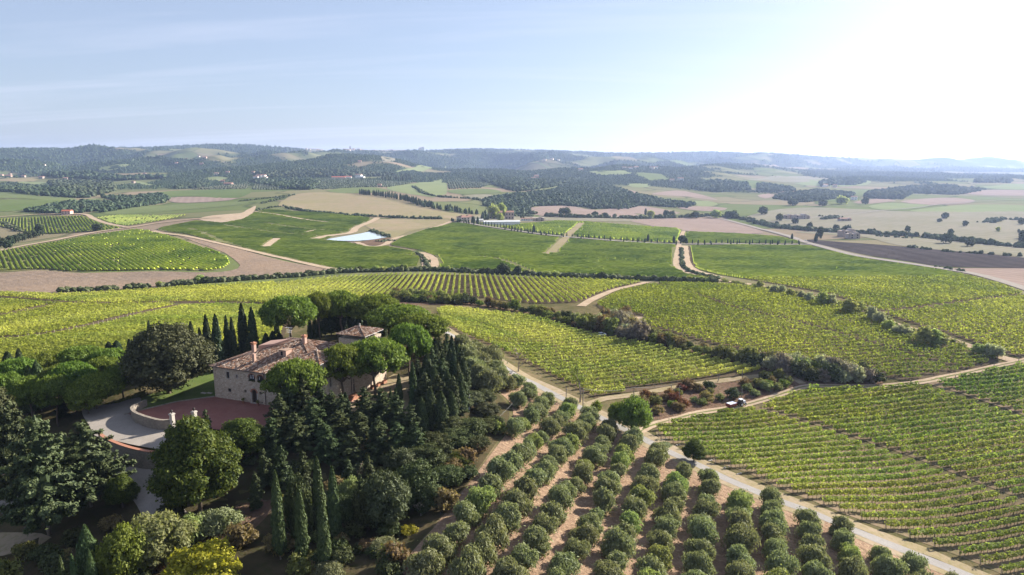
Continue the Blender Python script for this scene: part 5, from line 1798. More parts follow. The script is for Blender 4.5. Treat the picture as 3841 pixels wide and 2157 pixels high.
for i, h in enumerate(ARCH):
    x0, x1 = 10.05 + (0, 2.4, 4.9)[i], 11.85 + (0, 2.4, 4.9)[i]
    bal = MB()
    g = 0.34
    bal.box(((x0 + x1) / 2, g, 5.05), (x1 - x0 - 0.02, 0.08, 0.07))
    for q in range(5):
        xx = x0 + 0.06 + (x1 - x0 - 0.12) * q / 4
        bal.box((xx, g, 5.12), (0.05, 0.06, 1.45 if 0 < q < 4 else 0.95))
    bal.box(((x0 + x1) / 2, g + 0.001, 5.95), (x1 - x0 - 0.05, 0.05, 0.05))
    w = bal.build('loggia_window', M['dark_wood'], villa)
    MB().poly([(a, 0.40, b) for a, b in h], [tuple(range(len(h)))]).build('pane', M['glass'], w)
    c = MB()
    for q, wd in (((0.22, 0.34), (0.52, 0.30), (0.86, 0.20)) if i == 0 else ((0.2, 0.2),)):
        xx = x0 + (x1 - x0) * q
        c.box((xx, 0.372, 5.5), (wd, 0.012, 0.95 if 0.3 < q < 0.7 else 0.72))
    c.build('curtain', M['curtain'], w)
    arch_band(villa, 'arch_surround', x0, x1, 6.72, 0.20, M['brick'])
    fl = crown([(xx, -0.05, 5.16, 0.30, 0.16, 0.17) for xx in np.linspace(x0 + 0.25, x1 - 0.25, 4)], 0.14, 70, M['holm'], 'flower_box', seed=90 + i)
    ob('flower_box', fl, w)
door = MB()
dh = arch(10.62, 12.05, 0.02, 3.12)
door.poly([(a, 0.36, b) for a, b in dh] + [(a, 0.44, b) for a, b in dh], [tuple(range(len(dh))), tuple(range(len(dh), 2 * len(dh)))[::-1]])
for q in range(6):
    xx = 10.62 + 1.43 * (q + 0.5) / 6
    door.box((xx, 0.345, 0.05), (0.20, 0.03, 2.35 if q in (0, 5) else 2.75))
door.build('door', M['dark_wood'], villa)
sur = MB()
sur.box((10.46, 0.0, 0.0), (0.30, 0.09, 2.40)); sur.box((12.21, 0.0, 0.0), (0.30, 0.09, 2.40)); sur.box((11.335, -0.16, -0.02), (2.1, 0.34, 0.10))
sur.build('door_surround', M['pale_stone'], villa)
arch_band(villa, 'door_arch', 10.62, 12.05, 3.12, 0.32, M['brick'])
MB().box((11.335, -0.06, 3.46), (0.30, 0.16, 0.42), top=(0.36, 0.2)).build('coat_of_arms', M['pale_stone'], villa)
MB().tube([(14.45, -0.5, HE - 0.1), (14.45, -0.12, HE - 0.45), (14.47, -0.10, 4), (14.5, -0.10, 0.05)], 0.075, 8).build('downpipe', M['pipe'], villa)
MB().tube([(L_ + 0.45, 11.0, HE - 0.1), (L_ + 0.12, 11.0, HE - 0.5), (L_ + 0.11, 11.0, 0.4)], 0.07, 8).build('downpipe', M['pipe'], villa)
dr = MB().box((L_ - 0.32, 12.15, 0.86), (0.06, 0.66, 1.96)).build('door', M['dark_wood'], villa)
dr['label'] = 'narrow dark side door at the top of the outside stair'

hip_roof('roof', villa, 0, L_, 0, D_, HE, HE + 4.35)
# roof tower at the back right, turret at the front right corner
MB().box((25.6, 20.8, HE - 1.0), (7.2, 7.2, 5.4)).build('tower_wall', M['stone'], villa)
hip_roof('tower_roof', villa, 22.0, 29.2, 17.2, 24.4, 12.85, 14.15, over=0.4)
fin = MB().lathe([(0.28, 14.1), (0.3, 14.3), (0.14, 14.36), (0.1, 14.5), (0.22, 14.62), (0.18, 14.8), (0.03, 14.92)], (25.6, 20.8, 0), 8)
fin.build('finial', M['pale_stone'], villa)
for yy in (19.2, 21.0):
    MB().box((29.21, yy, 11.35), (0.06, 0.62, 1.15)).build('tower_window', M['dark_wood'], villa)
MB().tube([(28.6, 17.05, 12.75), (28.6, 17.12, 10.0)], 0.06, 6).build('downpipe', M['pipe'], villa)
MB().box((25.7, 4.1, HE - 0.5), (7.0, 7.4, 4.0)).build('turret_wall', M['stone'], villa)
hip_roof('turret_roof', villa, 22.25, 29.25, 0.05, 7.9, 11.0, 12.35, over=0.5)
MB().lathe([(0.24, 12.3), (0.26, 12.48), (0.1, 12.55), (0.18, 12.72), (0.03, 12.9)], (25.75, 3.98, 0), 8).build('finial', M['pale_stone'], villa)


def chimney(x, y, z0, h, mat='plaster', s=0.75, cap=True):
    c = MB().box((x, y, z0 - 0.8), (s, s, h + 0.8)).build('chimney', M[mat], villa)
    if cap:
        k = MB().box((x, y, z0 + h), (s + 0.28, s + 0.28, 0.10))
        for sx in (-1, 1):
            for sy in (-1, 1):
                k.box((x + sx * s * 0.36, y + sy * s * 0.36, z0 + h + 0.10), (0.14, 0.14, 0.26))
        k.box((x, y, z0 + h + 0.36), (s + 0.34, s + 0.34, 0.08)); k.box((x, y, z0 + h + 0.44), (s * 0.9, s * 0.9, 0.22), top=(0.1, 0.1))
        k.build('chimney_cap', M['terracotta'], c)


chimney(6.0, 6.7, 9.6, 1.75)
chimney(9.25, 3.0, 8.5, 1.9, 'plaster', 0.62, False)
chimney(16.3, 11.9, 11.2, 1.6, 'plaster', 0.8)
dm = MB().box((14.75, 6.95, 9.2), (2.0, 2.0, 1.75)).build('dormer', M['plaster'], villa)
MB().box((14.55, 5.94, 9.75), (0.55, 0.05, 0.95)).build('dormer_opening', M['dark_room'], dm)
MB().box((14.75, 6.95, 10.95), (2.3, 2.3, 0.10)).build('dormer_cap', M['roof_tile'], dm)
MB().poly([(5.6, 8.6, 9.6), (5.6, 12.9, 9.6), (11.5, 12.9, 11.3), (9.3, 9.6, 10.6), (5.6, 8.6, 10.5), (5.6, 12.9, 10.7), (11.5, 12.9, 11.75), (9.3, 9.6, 11.05)], [(3, 2, 1, 0), (4, 5, 6, 7), (0, 1, 5, 4), (1, 2, 6, 5), (2, 3, 7, 6), (3, 0, 4, 7)]).build('roof_terrace_wall', M['plaster'], villa)
an = MB().tube([(11.6, 12.4, 11.4), (11.6, 12.4, 14.6)], 0.035, 5)
for zz, w in ((14.5, 1.5), (13.9, 1.3), (13.4, 0.9)):
    an.tube([(11.6 - w / 2, 12.4, zz), (11.6 + w / 2, 12.4 - 0.3, zz)], 0.025, 4)
    for q in range(4):
        xx = 11.6 - w / 2 + w * q / 3
        an.tube([(xx, 12.1, zz + 0.02), (xx, 12.7, zz + 0.02)], 0.018, 4)
an.build('antenna', M['steel'], villa)
# outside stair at the right wall
st = ob('outside_stair', None, None, (*vloc(L_ + 0.9, 6.0), GZ - 1.8), VRZ)
tag(st, 'terracotta outside stair climbing along the sunny right wall of the villa', 'stairs')
for k in range(13):
    MB().box((0.0, 0.32 * k, 0.0), (1.5, 0.33, 0.21 * (k + 1))).build('step', M['terracotta'], st)
MB().box((0, 5.2, 0), (1.5, 2.4, 2.68)).build('landing', M['terracotta'], st)
MB().box((0.85, 1.9, 0), (0.2, 4.2, 1.9)).build('side_wall', M['plaster'], st)

# garden walls, gate pillars
def stone_wall(name, label, pts, z0, z1, th=0.5, cope='pale_stone'):
    P = smooth_line(np.array(pts), 0.8)
    T = np.gradient(P, axis=0); T /= np.linalg.norm(T, axis=1)[:, None]
    N = np.stack([-T[:, 1], T[:, 0]], 1)
    n = len(P)
    z1 = np.broadcast_to(z1, (n,)) if not hasattr(z1, '__len__') else np.interp(np.linspace(0, 1, n), np.linspace(0, 1, len(z1)), z1)
    o = np.array([P[0, 0], P[0, 1], z0])
    def strip(w, a, b):
        q = [np.concatenate([P + N * s * w / 2, zz[:, None]], 1) for s, zz in ((-1, a), (-1, b), (1, b), (1, a))]
        V = np.stack(q, 1).reshape(-1, 3) - o
        i = np.arange(n - 1)[:, None] * 4
        F = np.concatenate([i + np.array([k, (k + 1) % 4, 4 + (k + 1) % 4, 4 + k]) for k in range(4)] + [np.array([[0, 3, 2, 1]]), np.array([[4 * n - 4, 4 * n - 3, 4 * n - 2, 4 * n - 1]])])
        return V, F[:, ::-1]
    r = ob(name, None, None, o)
    tag(r, label, 'wall')
    V, F = strip(th, np.full(n, float(z0)), z1)
    ob('wall', mesh_np('stone_wall', V, F, [M['stone_dark']]), r)
    V, F = strip(th + 0.14, z1, z1 + 0.12)
    ob('coping', mesh_np('coping', V, F, [M[cope]]), r)
    return r


RW = [(-80.6, 143.5), (-81.0, 141.2), (-80.6, 138.0), (-78.6, 135.0), (-76.0, 132.8), (-73.0, 131.0), (-70.6, 130.1), (-68.9, 130.3)]
stone_wall('retaining_wall', 'curved stone wall holding up the lawn beside the gravel forecourt', RW, VILLA_Z - 0.3, [48.6, 48.9, 49.2, 49.3, 49.3, 49.1], 0.5, 'stone_dark')
stone_wall('parapet_wall', 'low curved stone wall with brick coping below the gravel forecourt', [(-80.2, 125.6), (-78.7, 124.2), (-76.2, 122.4), (-73.1, 120.6), (-70.0, 119.2), (-67.2, 118.2), (-63.5, 117.4), (-60.0, 117.4)], 43.2, [48.2, 48.1, 47.9, 47.8, 47.8], 0.55, 'brick')
for q, (x, y, h) in enumerate(((-68.3, 130.3, 3.1), (-65.2, 133.2, 2.5))):
    g = ob('gate_pillar', None, None, (x, y, GZ - 0.1), VRZ)
    tag(g, ('tall pale stone gate pillar at the end of the curved lawn wall', 'shorter pale stone gate pillar at the brick terrace edge')[q], 'gate pillar', 'gate pillars')
    MB().box((0, 0, 0), (0.72, 0.72, h)).build('shaft', M['pale_stone'], g)
    MB().box((0, 0, h), (0.95, 0.95, 0.16)).box((0, 0, h + 0.16), (0.8, 0.8, 0.12)).build('capital', M['pale_stone'], g)
    MB().lathe([(0.16, 0), (0.1, 0.12), (0.2, 0.26), (0.26, 0.45), (0.2, 0.62), (0.06, 0.72), (0.05, 0.85)], (0, 0, h + 0.28), 9).build('urn', M['dark_wood'], g)
kb = MB()
for a, b in zip([vloc(-0.3, 0.2), vloc(-5.6, -5.5), vloc(-9.8, -15.5)], [vloc(-5.6, -5.5), vloc(-9.8, -15.5)]):
    a, b = np.array(a), np.array(b)
    c = (a + b) / 2; d = b - a
    kb.box((c[0] + 65, c[1] - 140, 0), (float(np.linalg.norm(d)), 0.45, 0.36), math.atan2(d[1], d[0]))
kb = kb.build('terrace_edging', M['stone_dark'], None, loc=(-65, 140, GZ - 0.22))
tag(kb, 'low pale stone edging between the lawn and the brick terrace', 'edging')
# clipped hedge along the drive, wall behind the lawn
hp = smooth_line(zk([(243, 1040), (275, 1028), (310, 1016), (345, 1003), (362, 997)]), 1.0)
hz_ = height(hp[:, 0], hp[:, 1])
hm = crown([(x - hp[0, 0], y - hp[0, 1], z - hz_[0] + 0.65, 0.85, 0.85, 0.72) for (x, y), z in zip(hp, hz_)], 0.22, 22, M['shrub'], 'clipped_hedge', seed=5, spread=0.08)
tag(ob('clipped_hedge', hm, None, (hp[0, 0], hp[0, 1], hz_[0])), 'long clipped green hedge bordering the gravel drive', 'hedge')
stone_wall('boundary_wall', 'low pale stone wall behind the lawn left of the villa', [vloc(-14, 17), vloc(-9, 20), vloc(-4, 23), vloc(0.0, 25)], VILLA_Z - 0.2, 48.5, 0.5)
for q, (x, y) in enumerate(((8.9, -0.9), (12.9, -0.8), (16.4, -0.9))):
    pt = ob('potted_plant', None, None, (*vloc(x, y), GZ), 0)
    tag(pt, ('potted plant by the front wall, left of the arched door', 'potted plant by the front wall, right beside the arched door', 'potted plant by the front wall, right of the downpipe')[q], 'potted plant', 'pots along the villa front')
    MB().lathe([(0.2, 0), (0.3, 0.42), (0.34, 0.46), (0.26, 0.46)], (0, 0, 0), 9).build('pot', M['terracotta'], pt)
    ob('plant', crown([(0, 0, 0.8, 0.35, 0.35, 0.4)], 0.16, 50, M['shrub'], 'pot_plant', seed=q), pt)
for q in range(3):
    pt = ob('terracotta_planter', None, None, (*vloc(30.2 + q * 0.25, 18.6 + q * 2.0), GZ), VRZ)
    tag(pt, 'terracotta planter box by the gravel garden, %s from the villa stair' % nth(q + 1), 'planter', 'planters on the gravel garden')
    MB().box((0, 0, 0), (0.7, 1.7, 0.5)).build('box', M['terracotta'], pt)
    ob('plant', crown([(0, -0.4, 0.6, 0.3, 0.4, 0.22), (0, 0.4, 0.6, 0.3, 0.4, 0.22)], 0.16, 50, M['shrub_red'], 'planter_plant', seed=q), pt)
for q, (x, y) in enumerate(((-4.5, 1.0), (-3.2, 1.5))):
    tag(ob('garden_slab', MB().box((0, 0, 0), (1.3, 0.6, 0.12)).mesh('garden_slab', M['pale_stone']), None, (*vloc(x, y), VILLA_Z + 0.3), VRZ), ('pale stone slab in the shaded lawn, the left one', 'pale stone slab in the shaded lawn, nearer the villa corner')[q], 'stone slab', 'slabs in the lawn')
# ---------------------------------------------------------------- trees round the villa
G = 'umbrella pines round the villa'
for a in [
    (723, 750, 187, 142, 'big umbrella pine left of the roof tower, behind the villa'),
    (800, 740, 197, 76, 'narrow umbrella pine behind the big left pine, leaning trunk visible'),
    (856, 736, 202, 104, 'umbrella pine standing in front of the dark cypress wall'),
    (943, 745, 198, 122, 'umbrella pine right above the roof tower'),
    (1003, 772, 189, 168, 'wide umbrella pine behind the tower, stretching to the right'),
    (1060, 794, 179, 140, 'umbrella pine at the right end of the row behind the villa'),
    (1027, 822, 162, 116, 'round umbrella pine right of the tower, over the gravel garden'),
    (940, 858, 149, 160, 'bright umbrella pine in front of the sunny right wall, forked trunk'),
    (742, 912, 136, 150, 'low umbrella pine hiding the right half of the front wall'),
    (858, 874, 145, 132, 'umbrella pine with one thin trunk before the villa corner'),
]:
    seen('pine', *a[:4], a[4], 'pine', G, 'umbrella_pine')
for i, a in enumerate([(105, 893, 158, 120), (200, 876, 162, 120), (272, 882, 160, 100), (180, 916, 148, 112), (238, 946, 142, 120), (38, 906, 152, 104), (130, 950, 142, 96), (300, 923, 151, 84), (150, 922, 150, 104), (72, 953, 145, 96), (212, 972, 139, 92), (20, 943, 147, 96), (255, 903, 155, 96)]):
    seen('pine', *a, ('bright umbrella pine above the cypress pair at the left', 'umbrella pine at the top of the left garden pines', 'umbrella pine next to the big grey oak', 'sunlit umbrella pine in the middle of the left garden', 'shaded umbrella pine with dark trunk beside the drive', 'umbrella pine cut by the left picture edge', 'low umbrella pine just right of the cypress pair', 'umbrella pine touching the left side of the big grey oak', 'bright umbrella pine behind the cypress pair', 'low umbrella pine in front of the cypress pair', 'low umbrella pine nearest the gravel drive', 'low umbrella pine near the left picture edge', 'umbrella pine between the top pine and the big grey oak')[i], 'pine', 'umbrella pines of the left garden', 'umbrella_pine')
G = 'cypresses in a row left of the villa roof'
for i, a in enumerate([(478.6, 810, 172, 23), (500.7, 826, 168, 20), (516, 793, 172, 25), (540, 792, 170, 29), (567, 794.6, 175, 20), (581, 800, 174, 21), (606, 764.6, 181, 28), (631, 774, 180, 27)]):
    seen('cypress', *a, 'dark cypress left of the villa roof, %s from the big grey oak' % nth(i + 1), 'cypress', G, 'cypress_tree')
for i, a in enumerate([(500, 850, 170, 30), (528, 850, 169, 34), (560, 858, 172, 30), (590, 850, 176, 30), (622, 850, 178, 34)]):
    seen('conifer', *a, 'dark evergreen filling the foot of the cypress row, %s from the left' % nth(i + 1), 'evergreen', 'evergreens at the foot of the cypress row', 'evergreen_tree')
G = 'dark cypresses behind the villa pines'
for i, a in enumerate([(668, 838, 189, 22), (685, 833, 189, 22), (702, 836, 190, 22), (691, 746, 204, 15), (718, 850, 188, 20), (740, 856, 187, 20), (778, 800, 197, 15), (790, 795, 197, 15), (801, 792, 198, 14), (815, 776, 203, 22), (830, 765, 204, 27), (848, 758, 205, 27), (866, 762, 205, 27), (884, 768, 203, 25), (903, 776, 202, 25), (922, 786, 200, 24), (942, 795, 199, 24), (962, 806, 197, 24), (985, 815, 195, 22), (1005, 825, 190, 24), (1075, 845, 180, 26), (1095, 850, 178, 28), (760, 850, 190, 18)]):
    seen('cypress', *a, 'dark cypress in the wall behind the umbrella pines, %s from the left' % nth(i + 1), 'cypress', G, 'cypress_tree')
G = 'small cypresses of the left garden'
for i, a in enumerate([(17, 885, 176, 34), (45, 877, 182, 21), (213, 868, 198, 18), (272, 860, 191, 23), (292, 857, 191, 27), (324, 853, 187, 17), (373, 808, 183, 17)]):
    seen('cypress', *a, 'small dark cypress tip above the left garden, %s from the left edge' % nth(i + 1), 'cypress', G, 'cypress_tree')
seen('cypress_broad', 70, 921, 150, 42, 'left one of two merged green cypresses in the left garden', 'cypress', 'cypress pair', 'cypress_tree')
seen('cypress_broad', 89, 909, 151, 46, 'taller right one of two merged green cypresses in the left garden', 'cypress', 'cypress pair', 'cypress_tree')
for i, a in enumerate([(186, 960, 152, 34), (250, 975, 156, 34), (280, 940, 162, 38), (305, 955, 160, 34), (150, 1000, 146, 40), (225, 1000, 148, 30)]):
    seen('conifer', *a, 'shaded evergreen under the left garden pines, %s in the clump' % nth(i + 1), 'evergreen', 'shaded evergreens under the pines', 'evergreen_tree')
seen('oak', 411, 818, 152, 202, 'huge grey green holm oak on the lawn left of the villa', 'oak', None, 'holm_oak')
G = 'front cypresses below the villa'
for i, a in enumerate([(691, 1187, 93, 34), (751, 1226, 91, 34), (796, 1152, 99, 33), (808, 1249, 90, 34), (834, 1176, 98, 33)]):
    seen('cypress_green', *a, ('slender green cypress, leftmost of the five below the villa', 'slender green cypress, second of the five below the villa', 'tallest green cypress of the five below the villa', 'shorter cypress just in front of the tallest front cypress', 'slender green cypress, rightmost of the five below the villa')[i], 'cypress', G, 'cypress_tree')
G = 'cypresses right of the villa'
for i, (k, *a) in enumerate([('cypress_green', 1037.4, 912, 147, 21), ('cypress_green', 1002.6, 941, 143, 19), ('cypress_green', 1037, 965, 140, 19), ('cypress_green', 994.5, 975, 138, 14), ('cypress_green', 981.8, 977, 137, 13), ('conifer', 1087, 872, 151, 52), ('conifer', 1114, 880, 153, 48), ('conifer', 1105.8, 848, 163, 50), ('cypress', 1135.9, 846, 161, 24), ('cypress', 1141.7, 888, 151, 30), ('conifer', 1124, 839, 173, 46), ('conifer', 1159, 870, 159, 46), ('conifer', 1068.7, 937, 139, 72), ('conifer', 1050, 902, 151, 52), ('conifer', 1078, 897, 146, 60), ('conifer', 1101, 942, 139, 62), ('conifer', 1112.7, 902, 147, 58), ('conifer', 1138, 946, 141, 58), ('conifer', 1160, 935, 147, 52), ('cypress', 868.6, 988, 133, 26)]):
    seen(k, *a, ('slim cypress' if 'cyp' in k else 'broad dark evergreen') + ' in the belt right of the villa, %s by distance from the stair' % nth(i + 1), 'cypress' if 'cyp' in k else 'evergreen', G, 'cypress_tree' if 'cyp' in k else 'evergreen_tree')
G = 'dense evergreens filling the right belt'
for i, a in enumerate([(1062, 925, 150, 34), (1074, 890, 155, 34), (1096, 868, 158, 36), (1118, 862, 165, 36), (1132, 878, 158, 34), (1150, 868, 166, 32), (1148, 905, 151, 34), (1166, 900, 156, 34), (1092, 925, 144, 36), (1124, 930, 144, 36), (1056, 960, 140, 34), (1082, 975, 134, 36), (1110, 985, 133, 36), (1136, 985, 136, 34), (1060, 1000, 131, 34), (1160, 965, 143, 32)]):
    seen('cypress_fat', *a, 'dense dark evergreen filling the belt right of the villa, %s of the mass' % nth(i + 1), 'evergreen', G, 'evergreen_tree')
G = 'dark evergreens among the left garden pines'
for i, a in enumerate([(165, 905, 170, 24), (232, 895, 172, 24), (140, 935, 158, 26), (190, 945, 156, 26), (290, 905, 170, 26), (60, 985, 150, 30), (262, 930, 160, 26), (20, 920, 168, 28)]):
    seen('cypress_fat', *a, 'dark evergreen among the left garden pines, %s of the scattered ones' % nth(i + 1), 'evergreen', G, 'evergreen_tree')
G = 'evergreens in front of the villa'
fe = [('conifer', 914.5, 982, 133, 54), ('conifer', 958, 983, 132, 54), ('conifer', 995.8, 1000, 130, 62), ('conifer', 1033, 1027, 128, 44), ('conifer', 833, 991, 133, 48), ('conifer', 801.8, 975, 135, 46), ('conifer', 858, 997, 130, 48), ('conifer', 761, 964, 131, 54), ('conifer', 724.8, 958, 131, 62), ('conifer', 700, 1000, 127, 62), ('conifer', 785, 1012, 126, 62), ('conifer', 850, 1040, 125, 62), ('conifer', 902, 1048, 124, 66), ('conifer', 950, 1058, 122, 64), ('conifer', 1000, 1070, 122, 58), ('conifer', 1046, 1072, 123, 52), ('conifer', 740, 1045, 122, 60), ('conifer', 820, 1075, 120, 60), ('conifer', 880, 1095, 118, 60), ('conifer', 680, 1060, 121, 52)]
for i, (k, *a) in enumerate(fe):
    a[3] *= 1.45; a[1] -= 9
    seen(k, *a, 'feathery dark evergreen before the villa, %s of the belt' % nth(i + 1) if i != 8 else 'evergreen with a dead bare top before the villa front', 'evergreen', G, 'evergreen_tree')
seen('bare', 724.8, 942, 131, 18, 'dead bare treetop sticking out of the front evergreens', 'dead tree', None, 'dead_tree')
seen('conifer', 515, 1030, 123, 42, 'small pale evergreen at the edge of the brick terrace', 'evergreen', None, 'evergreen_tree')
G = 'round oaks along the olive grove'
for i, (k, *a) in enumerate([('holm_grey', 968, 1196, 101, 116), ('holm', 1046, 1170, 109, 104), ('holm', 1124, 1178, 113, 84), ('lime', 1155, 1140, 121, 74), ('holm', 1145, 1085, 129, 102), ('holm', 1072, 1125, 119, 92), ('holm_grey', 1007, 1135, 117, 88), ('holm', 749, 1215, 97, 72), ('willow', 880, 1208, 106, 62), ('holm', 1180, 1058, 135, 84), ('holm', 1120, 1048, 134, 84), ('holm', 1212, 1058, 138, 72), ('holm_grey', 1225, 1018, 147, 64), ('holm_grey', 1180, 988, 150, 78), ('holm', 1218, 985, 155, 62), ('holm', 1198, 1100, 128, 68), ('holm_grey', 1150, 1003, 146, 74), ('holm', 1090, 1095, 126, 84), ('holm', 1050, 1120, 122, 70), ('holm', 1010, 1210, 106, 80), ('holm', 925, 1230, 101, 78), ('holm', 860, 1250, 101, 60), ('holm', 1080, 1220, 106, 72), ('holm', 1240, 1050, 141, 56)]):
    seen(k, *a, ('grey green' if 'grey' in k else 'pale' if k == 'willow' else 'bright green' if k == 'lime' else 'dark green') + ' round oak of the wood beside the olive grove, %s counted outwards' % nth(i + 1), 'oak', G, 'holm_oak')
seen('bare', 910.8, 1163, 112, 34, 'dead grey tree among the dark oaks right of the front cypresses', 'dead tree', None, 'dead_tree')
seen('bare', 1058, 1262, 104, 52, 'dead grey tree at the olive grove edge', 'dead tree', None, 'dead_tree')
G = 'cedars at the lower left'
for i, a in enumerate([(85, 1042, 103, 196), (205, 1064, 110, 180), (-12, 962, 126, 130), (20, 1010, 118, 120), (150, 1090, 116, 110)]):
    seen('cedar', *a, ('tallest blue green cedar at the lower left, pale trunk showing', 'wide cedar reaching over the lower drive', 'cedar at the left picture edge, behind the others', 'cedar at the left edge, in front of the pink house', 'shaded cedar between the two big cedars')[i], 'cedar', G, 'cedar_tree')
seen('lime', 300, 1196, 109, 76, 'dark tree beside the lower drive with a sunlit right side', 'tree', None, 'leafy_tree')
seen('lime', 480, 1052, 106, 206, 'large dense lime tree below the brick terrace, lit from the right', 'lime tree', None, 'lime_tree')
seen('lime', 604, 1052, 119, 116, 'darker lime tree between the terrace and the evergreens', 'lime tree', None, 'lime_tree')
seen('cypress_broad', 212, 1323, 89, 62, 'broad green cypress at the bottom left', 'cypress', 'bottom left cypresses', 'cypress_tree')
seen('cypress_green', 179.6, 1397, 84, 22, 'small cypress tip at the bottom left, the right one of two', 'cypress', 'bottom left cypresses', 'cypress_tree')
seen('cypress_green', 149.7, 1400, 84, 22, 'small cypress tip at the bottom left, the left one of two', 'cypress', 'bottom left cypresses', 'cypress_tree')
seen('cypress_broad', 222, 1384, 85, 36, 'short cypress hugging the broad green cypress', 'cypress', 'bottom left cypresses', 'cypress_tree')
seen('bright_dome', 305, 1338, 89, 116, 'yellow green round bush at the bottom left', 'bush', None, 'round_bush')
seen('willow', 392, 1306, 93, 156, 'pale feathery willow bush at the bottom', 'bush', None, 'willow_bush')
seen('yellow_dome', 505, 1384, 86, 166, 'bright yellow bush at the bottom edge', 'bush', None, 'yellow_bush')
seen('olive', 548, 1285, 101, 94, 'grey olive bush below the lime trees', 'olive tree', None, 'olive_tree')
seen('olive_light', 470, 1302, 98, 70, 'light green bush left of the grey olive bush', 'bush', None, 'round_bush')
seen('shrub_brown', 605, 1322, 97, 70, 'dry brown shrub right of the grey olive bush', 'shrub', None, 'dry_shrub')
seen('shrub_holm', 850, 1362, 92, 44, 'dark shrub at the foot of the front cypresses', 'shrub', None, 'dark_shrub')
seen('olive', 965, 1362, 94, 70, 'single olive tree at the lower edge of the dark wood', 'olive tree', None, 'olive_tree')
seen('shrub_yellow', 1030, 1340, 99, 40, 'yellow green shrub below the dead tree at the grove edge', 'shrub', None, 'yellow_shrub')
seen('olive', 830, 1422, 88, 66, 'grey olive bush at the bottom edge under the cypresses', 'olive tree', None, 'olive_tree')
G = 'dark evergreens on the shaded slope'
for i, a in enumerate([(705, 1120, 113, 56), (760, 1135, 111, 52), (660, 1130, 113, 50), (730, 1175, 104, 46), (875, 1150, 110, 52), (925, 1140, 112, 54), (690, 1075, 119, 54), (985, 1120, 116, 50), (640, 1185, 107, 44), (905, 1190, 105, 46)]):
    seen('conifer', *a, 'dark evergreen on the shaded slope behind the front cypresses, %s planted' % nth(i + 1), 'evergreen', G, 'evergreen_tree')
# undergrowth: single dark shrubs filling the wood
r2 = random.Random(3)
n = 0
for q in sorted((r2.uniform(-76, 0), r2.uniform(86, 165)) for _ in range(260)):
    P = np.array([[q[0], q[1], float(height(*q))]])
    uv = project(P)[0] / K
    if not inside(WOOD_POLY, np.array([q[0]]), np.array([q[1]]))[0] or uv[1] < 1090 or (uv[0] < 470 and uv[1] < 1300) or (470 < uv[0] < 700 and 1230 < uv[1]) or (uv[0] < 700 and uv[1] < 1130):
        continue
    n += 1
    w = r2.uniform(2.0, 4.2)
    plant(r2.choice(['shrub_holm', 'shrub_holm', 'shrub', 'shrub_brown']), q[0], q[1], w, w * r2.uniform(0.6, 0.9), 'low dark undergrowth shrub on the slope below the villa, %s from the left' % nth(n), 'shrub', 'undergrowth shrubs below the villa', 'undergrowth_shrub')

# ---------------------------------------------------------------- the olive grove, planted in rows
oang = R(71.3); od = np.array([math.cos(oang), math.sin(oang)]); on_ = np.array([math.sin(oang), -math.cos(oang)])
o0 = np.array([5.7, 118.0])
shrink = OLIVE_POLY[:, :2].mean(0)
OP = OLIVE_POLY[:, :2]
OPD = densify(OP, 2)
rows = {}
for k in range(-7, 24):
    for j in range(-30, 36):
        p = o0 + on_ * (k * 5.8) + od * (j * 5.2 + k * 0.9)
        p = p + np.array([random.gauss(0, 0.22), random.gauss(0, 0.3)])
        if not inside(OP, p[:1], p[1:])[0]:
            continue
        d = np.sqrt(((OPD - p) ** 2).sum(1).min())
        if d < 1.5 or not in_view(p[:1], p[1:], 0.055)[0]:
            continue
        if np.sqrt(((_rl - p) ** 2).sum(1).min()) < 4.2:
            continue
        if random.random() < 0.02:
            continue
        rows.setdefault(k, []).append((j, p))
cnt = 0
for ri, k in enumerate(sorted(rows)):
    for ti, (j, p) in enumerate(sorted(rows[k], key=lambda x: -x[0])):
        w = random.uniform(3.5, 4.5); h = w * random.uniform(0.88, 1.08)
        if random.random() < 0.05:
            w *= 0.7; h *= 0.7
        kind = 'olive_light' if random.random() < 0.07 else 'olive'
        plant(kind, p[0], p[1], w, h, ('pale green' if kind == 'olive_light' else 'grey green') + ' olive tree, %s from the road in the %s grove row from the wood' % (nth(ti + 1), nth(ri + 1)), 'olive tree', 'olive trees of the grove', 'olive_tree', sink=0.1)
        cnt += 1
print('OLIVES', cnt)
# loose olives on the slope between the wood and the road
for i, (u, v) in enumerate([(1175, 905), (1190, 925), (1205, 895), (1215, 935), (1235, 915), (1240, 950), (1182, 945), (1255, 965), (1165, 885), (1200, 960), (1228, 975)]):
    p = zk([(u, v + 14)])[0]
    w = random.uniform(5.0, 6.8)
    plant('olive', p[0], p[1], w, w * 0.95, 'big grey olive tree on the slope above the road, %s from the cypress belt' % nth(i + 1), 'olive tree', 'olives above the road', 'olive_tree')

# ---------------------------------------------------------------- roadside trees
seen('bright_dome', 1600, 1006, 154, 82, 'round bright green tree at the road junction', 'tree', None, 'roadside_tree')
seen('bright_dome', 1552, 1016, 157, 44, 'small light green tree left of the junction tree', 'tree', None, 'roadside_tree')
seen('lime', 1748, 1106, 141, 58, 'dense round tree between the road and the right vineyard', 'tree', None, 'roadside_tree')
seen('sparse', 1262, 866, 190, 54, 'thin yellowing tree at the bend of the road', 'tree', None, 'thin_tree', i=0)
seen('bare', 1305, 880, 191, 46, 'nearly bare reddish tree beside the road', 'tree', None, 'thin_tree', i=0)
seen('sparse', 1461, 927, 172, 68, 'thin tall yellow green tree before the bright middle plot', 'tree', None, 'thin_tree', i=1)
seen('shrub_bright', 1502, 1012, 166, 26, 'small yellow green bush at the upper dirt track', 'bush', None, 'round_bush')
seen('olive', 1665, 1118, 147, 46, 'dark olive tree standing alone at the road edge', 'olive tree', None, 'olive_tree')

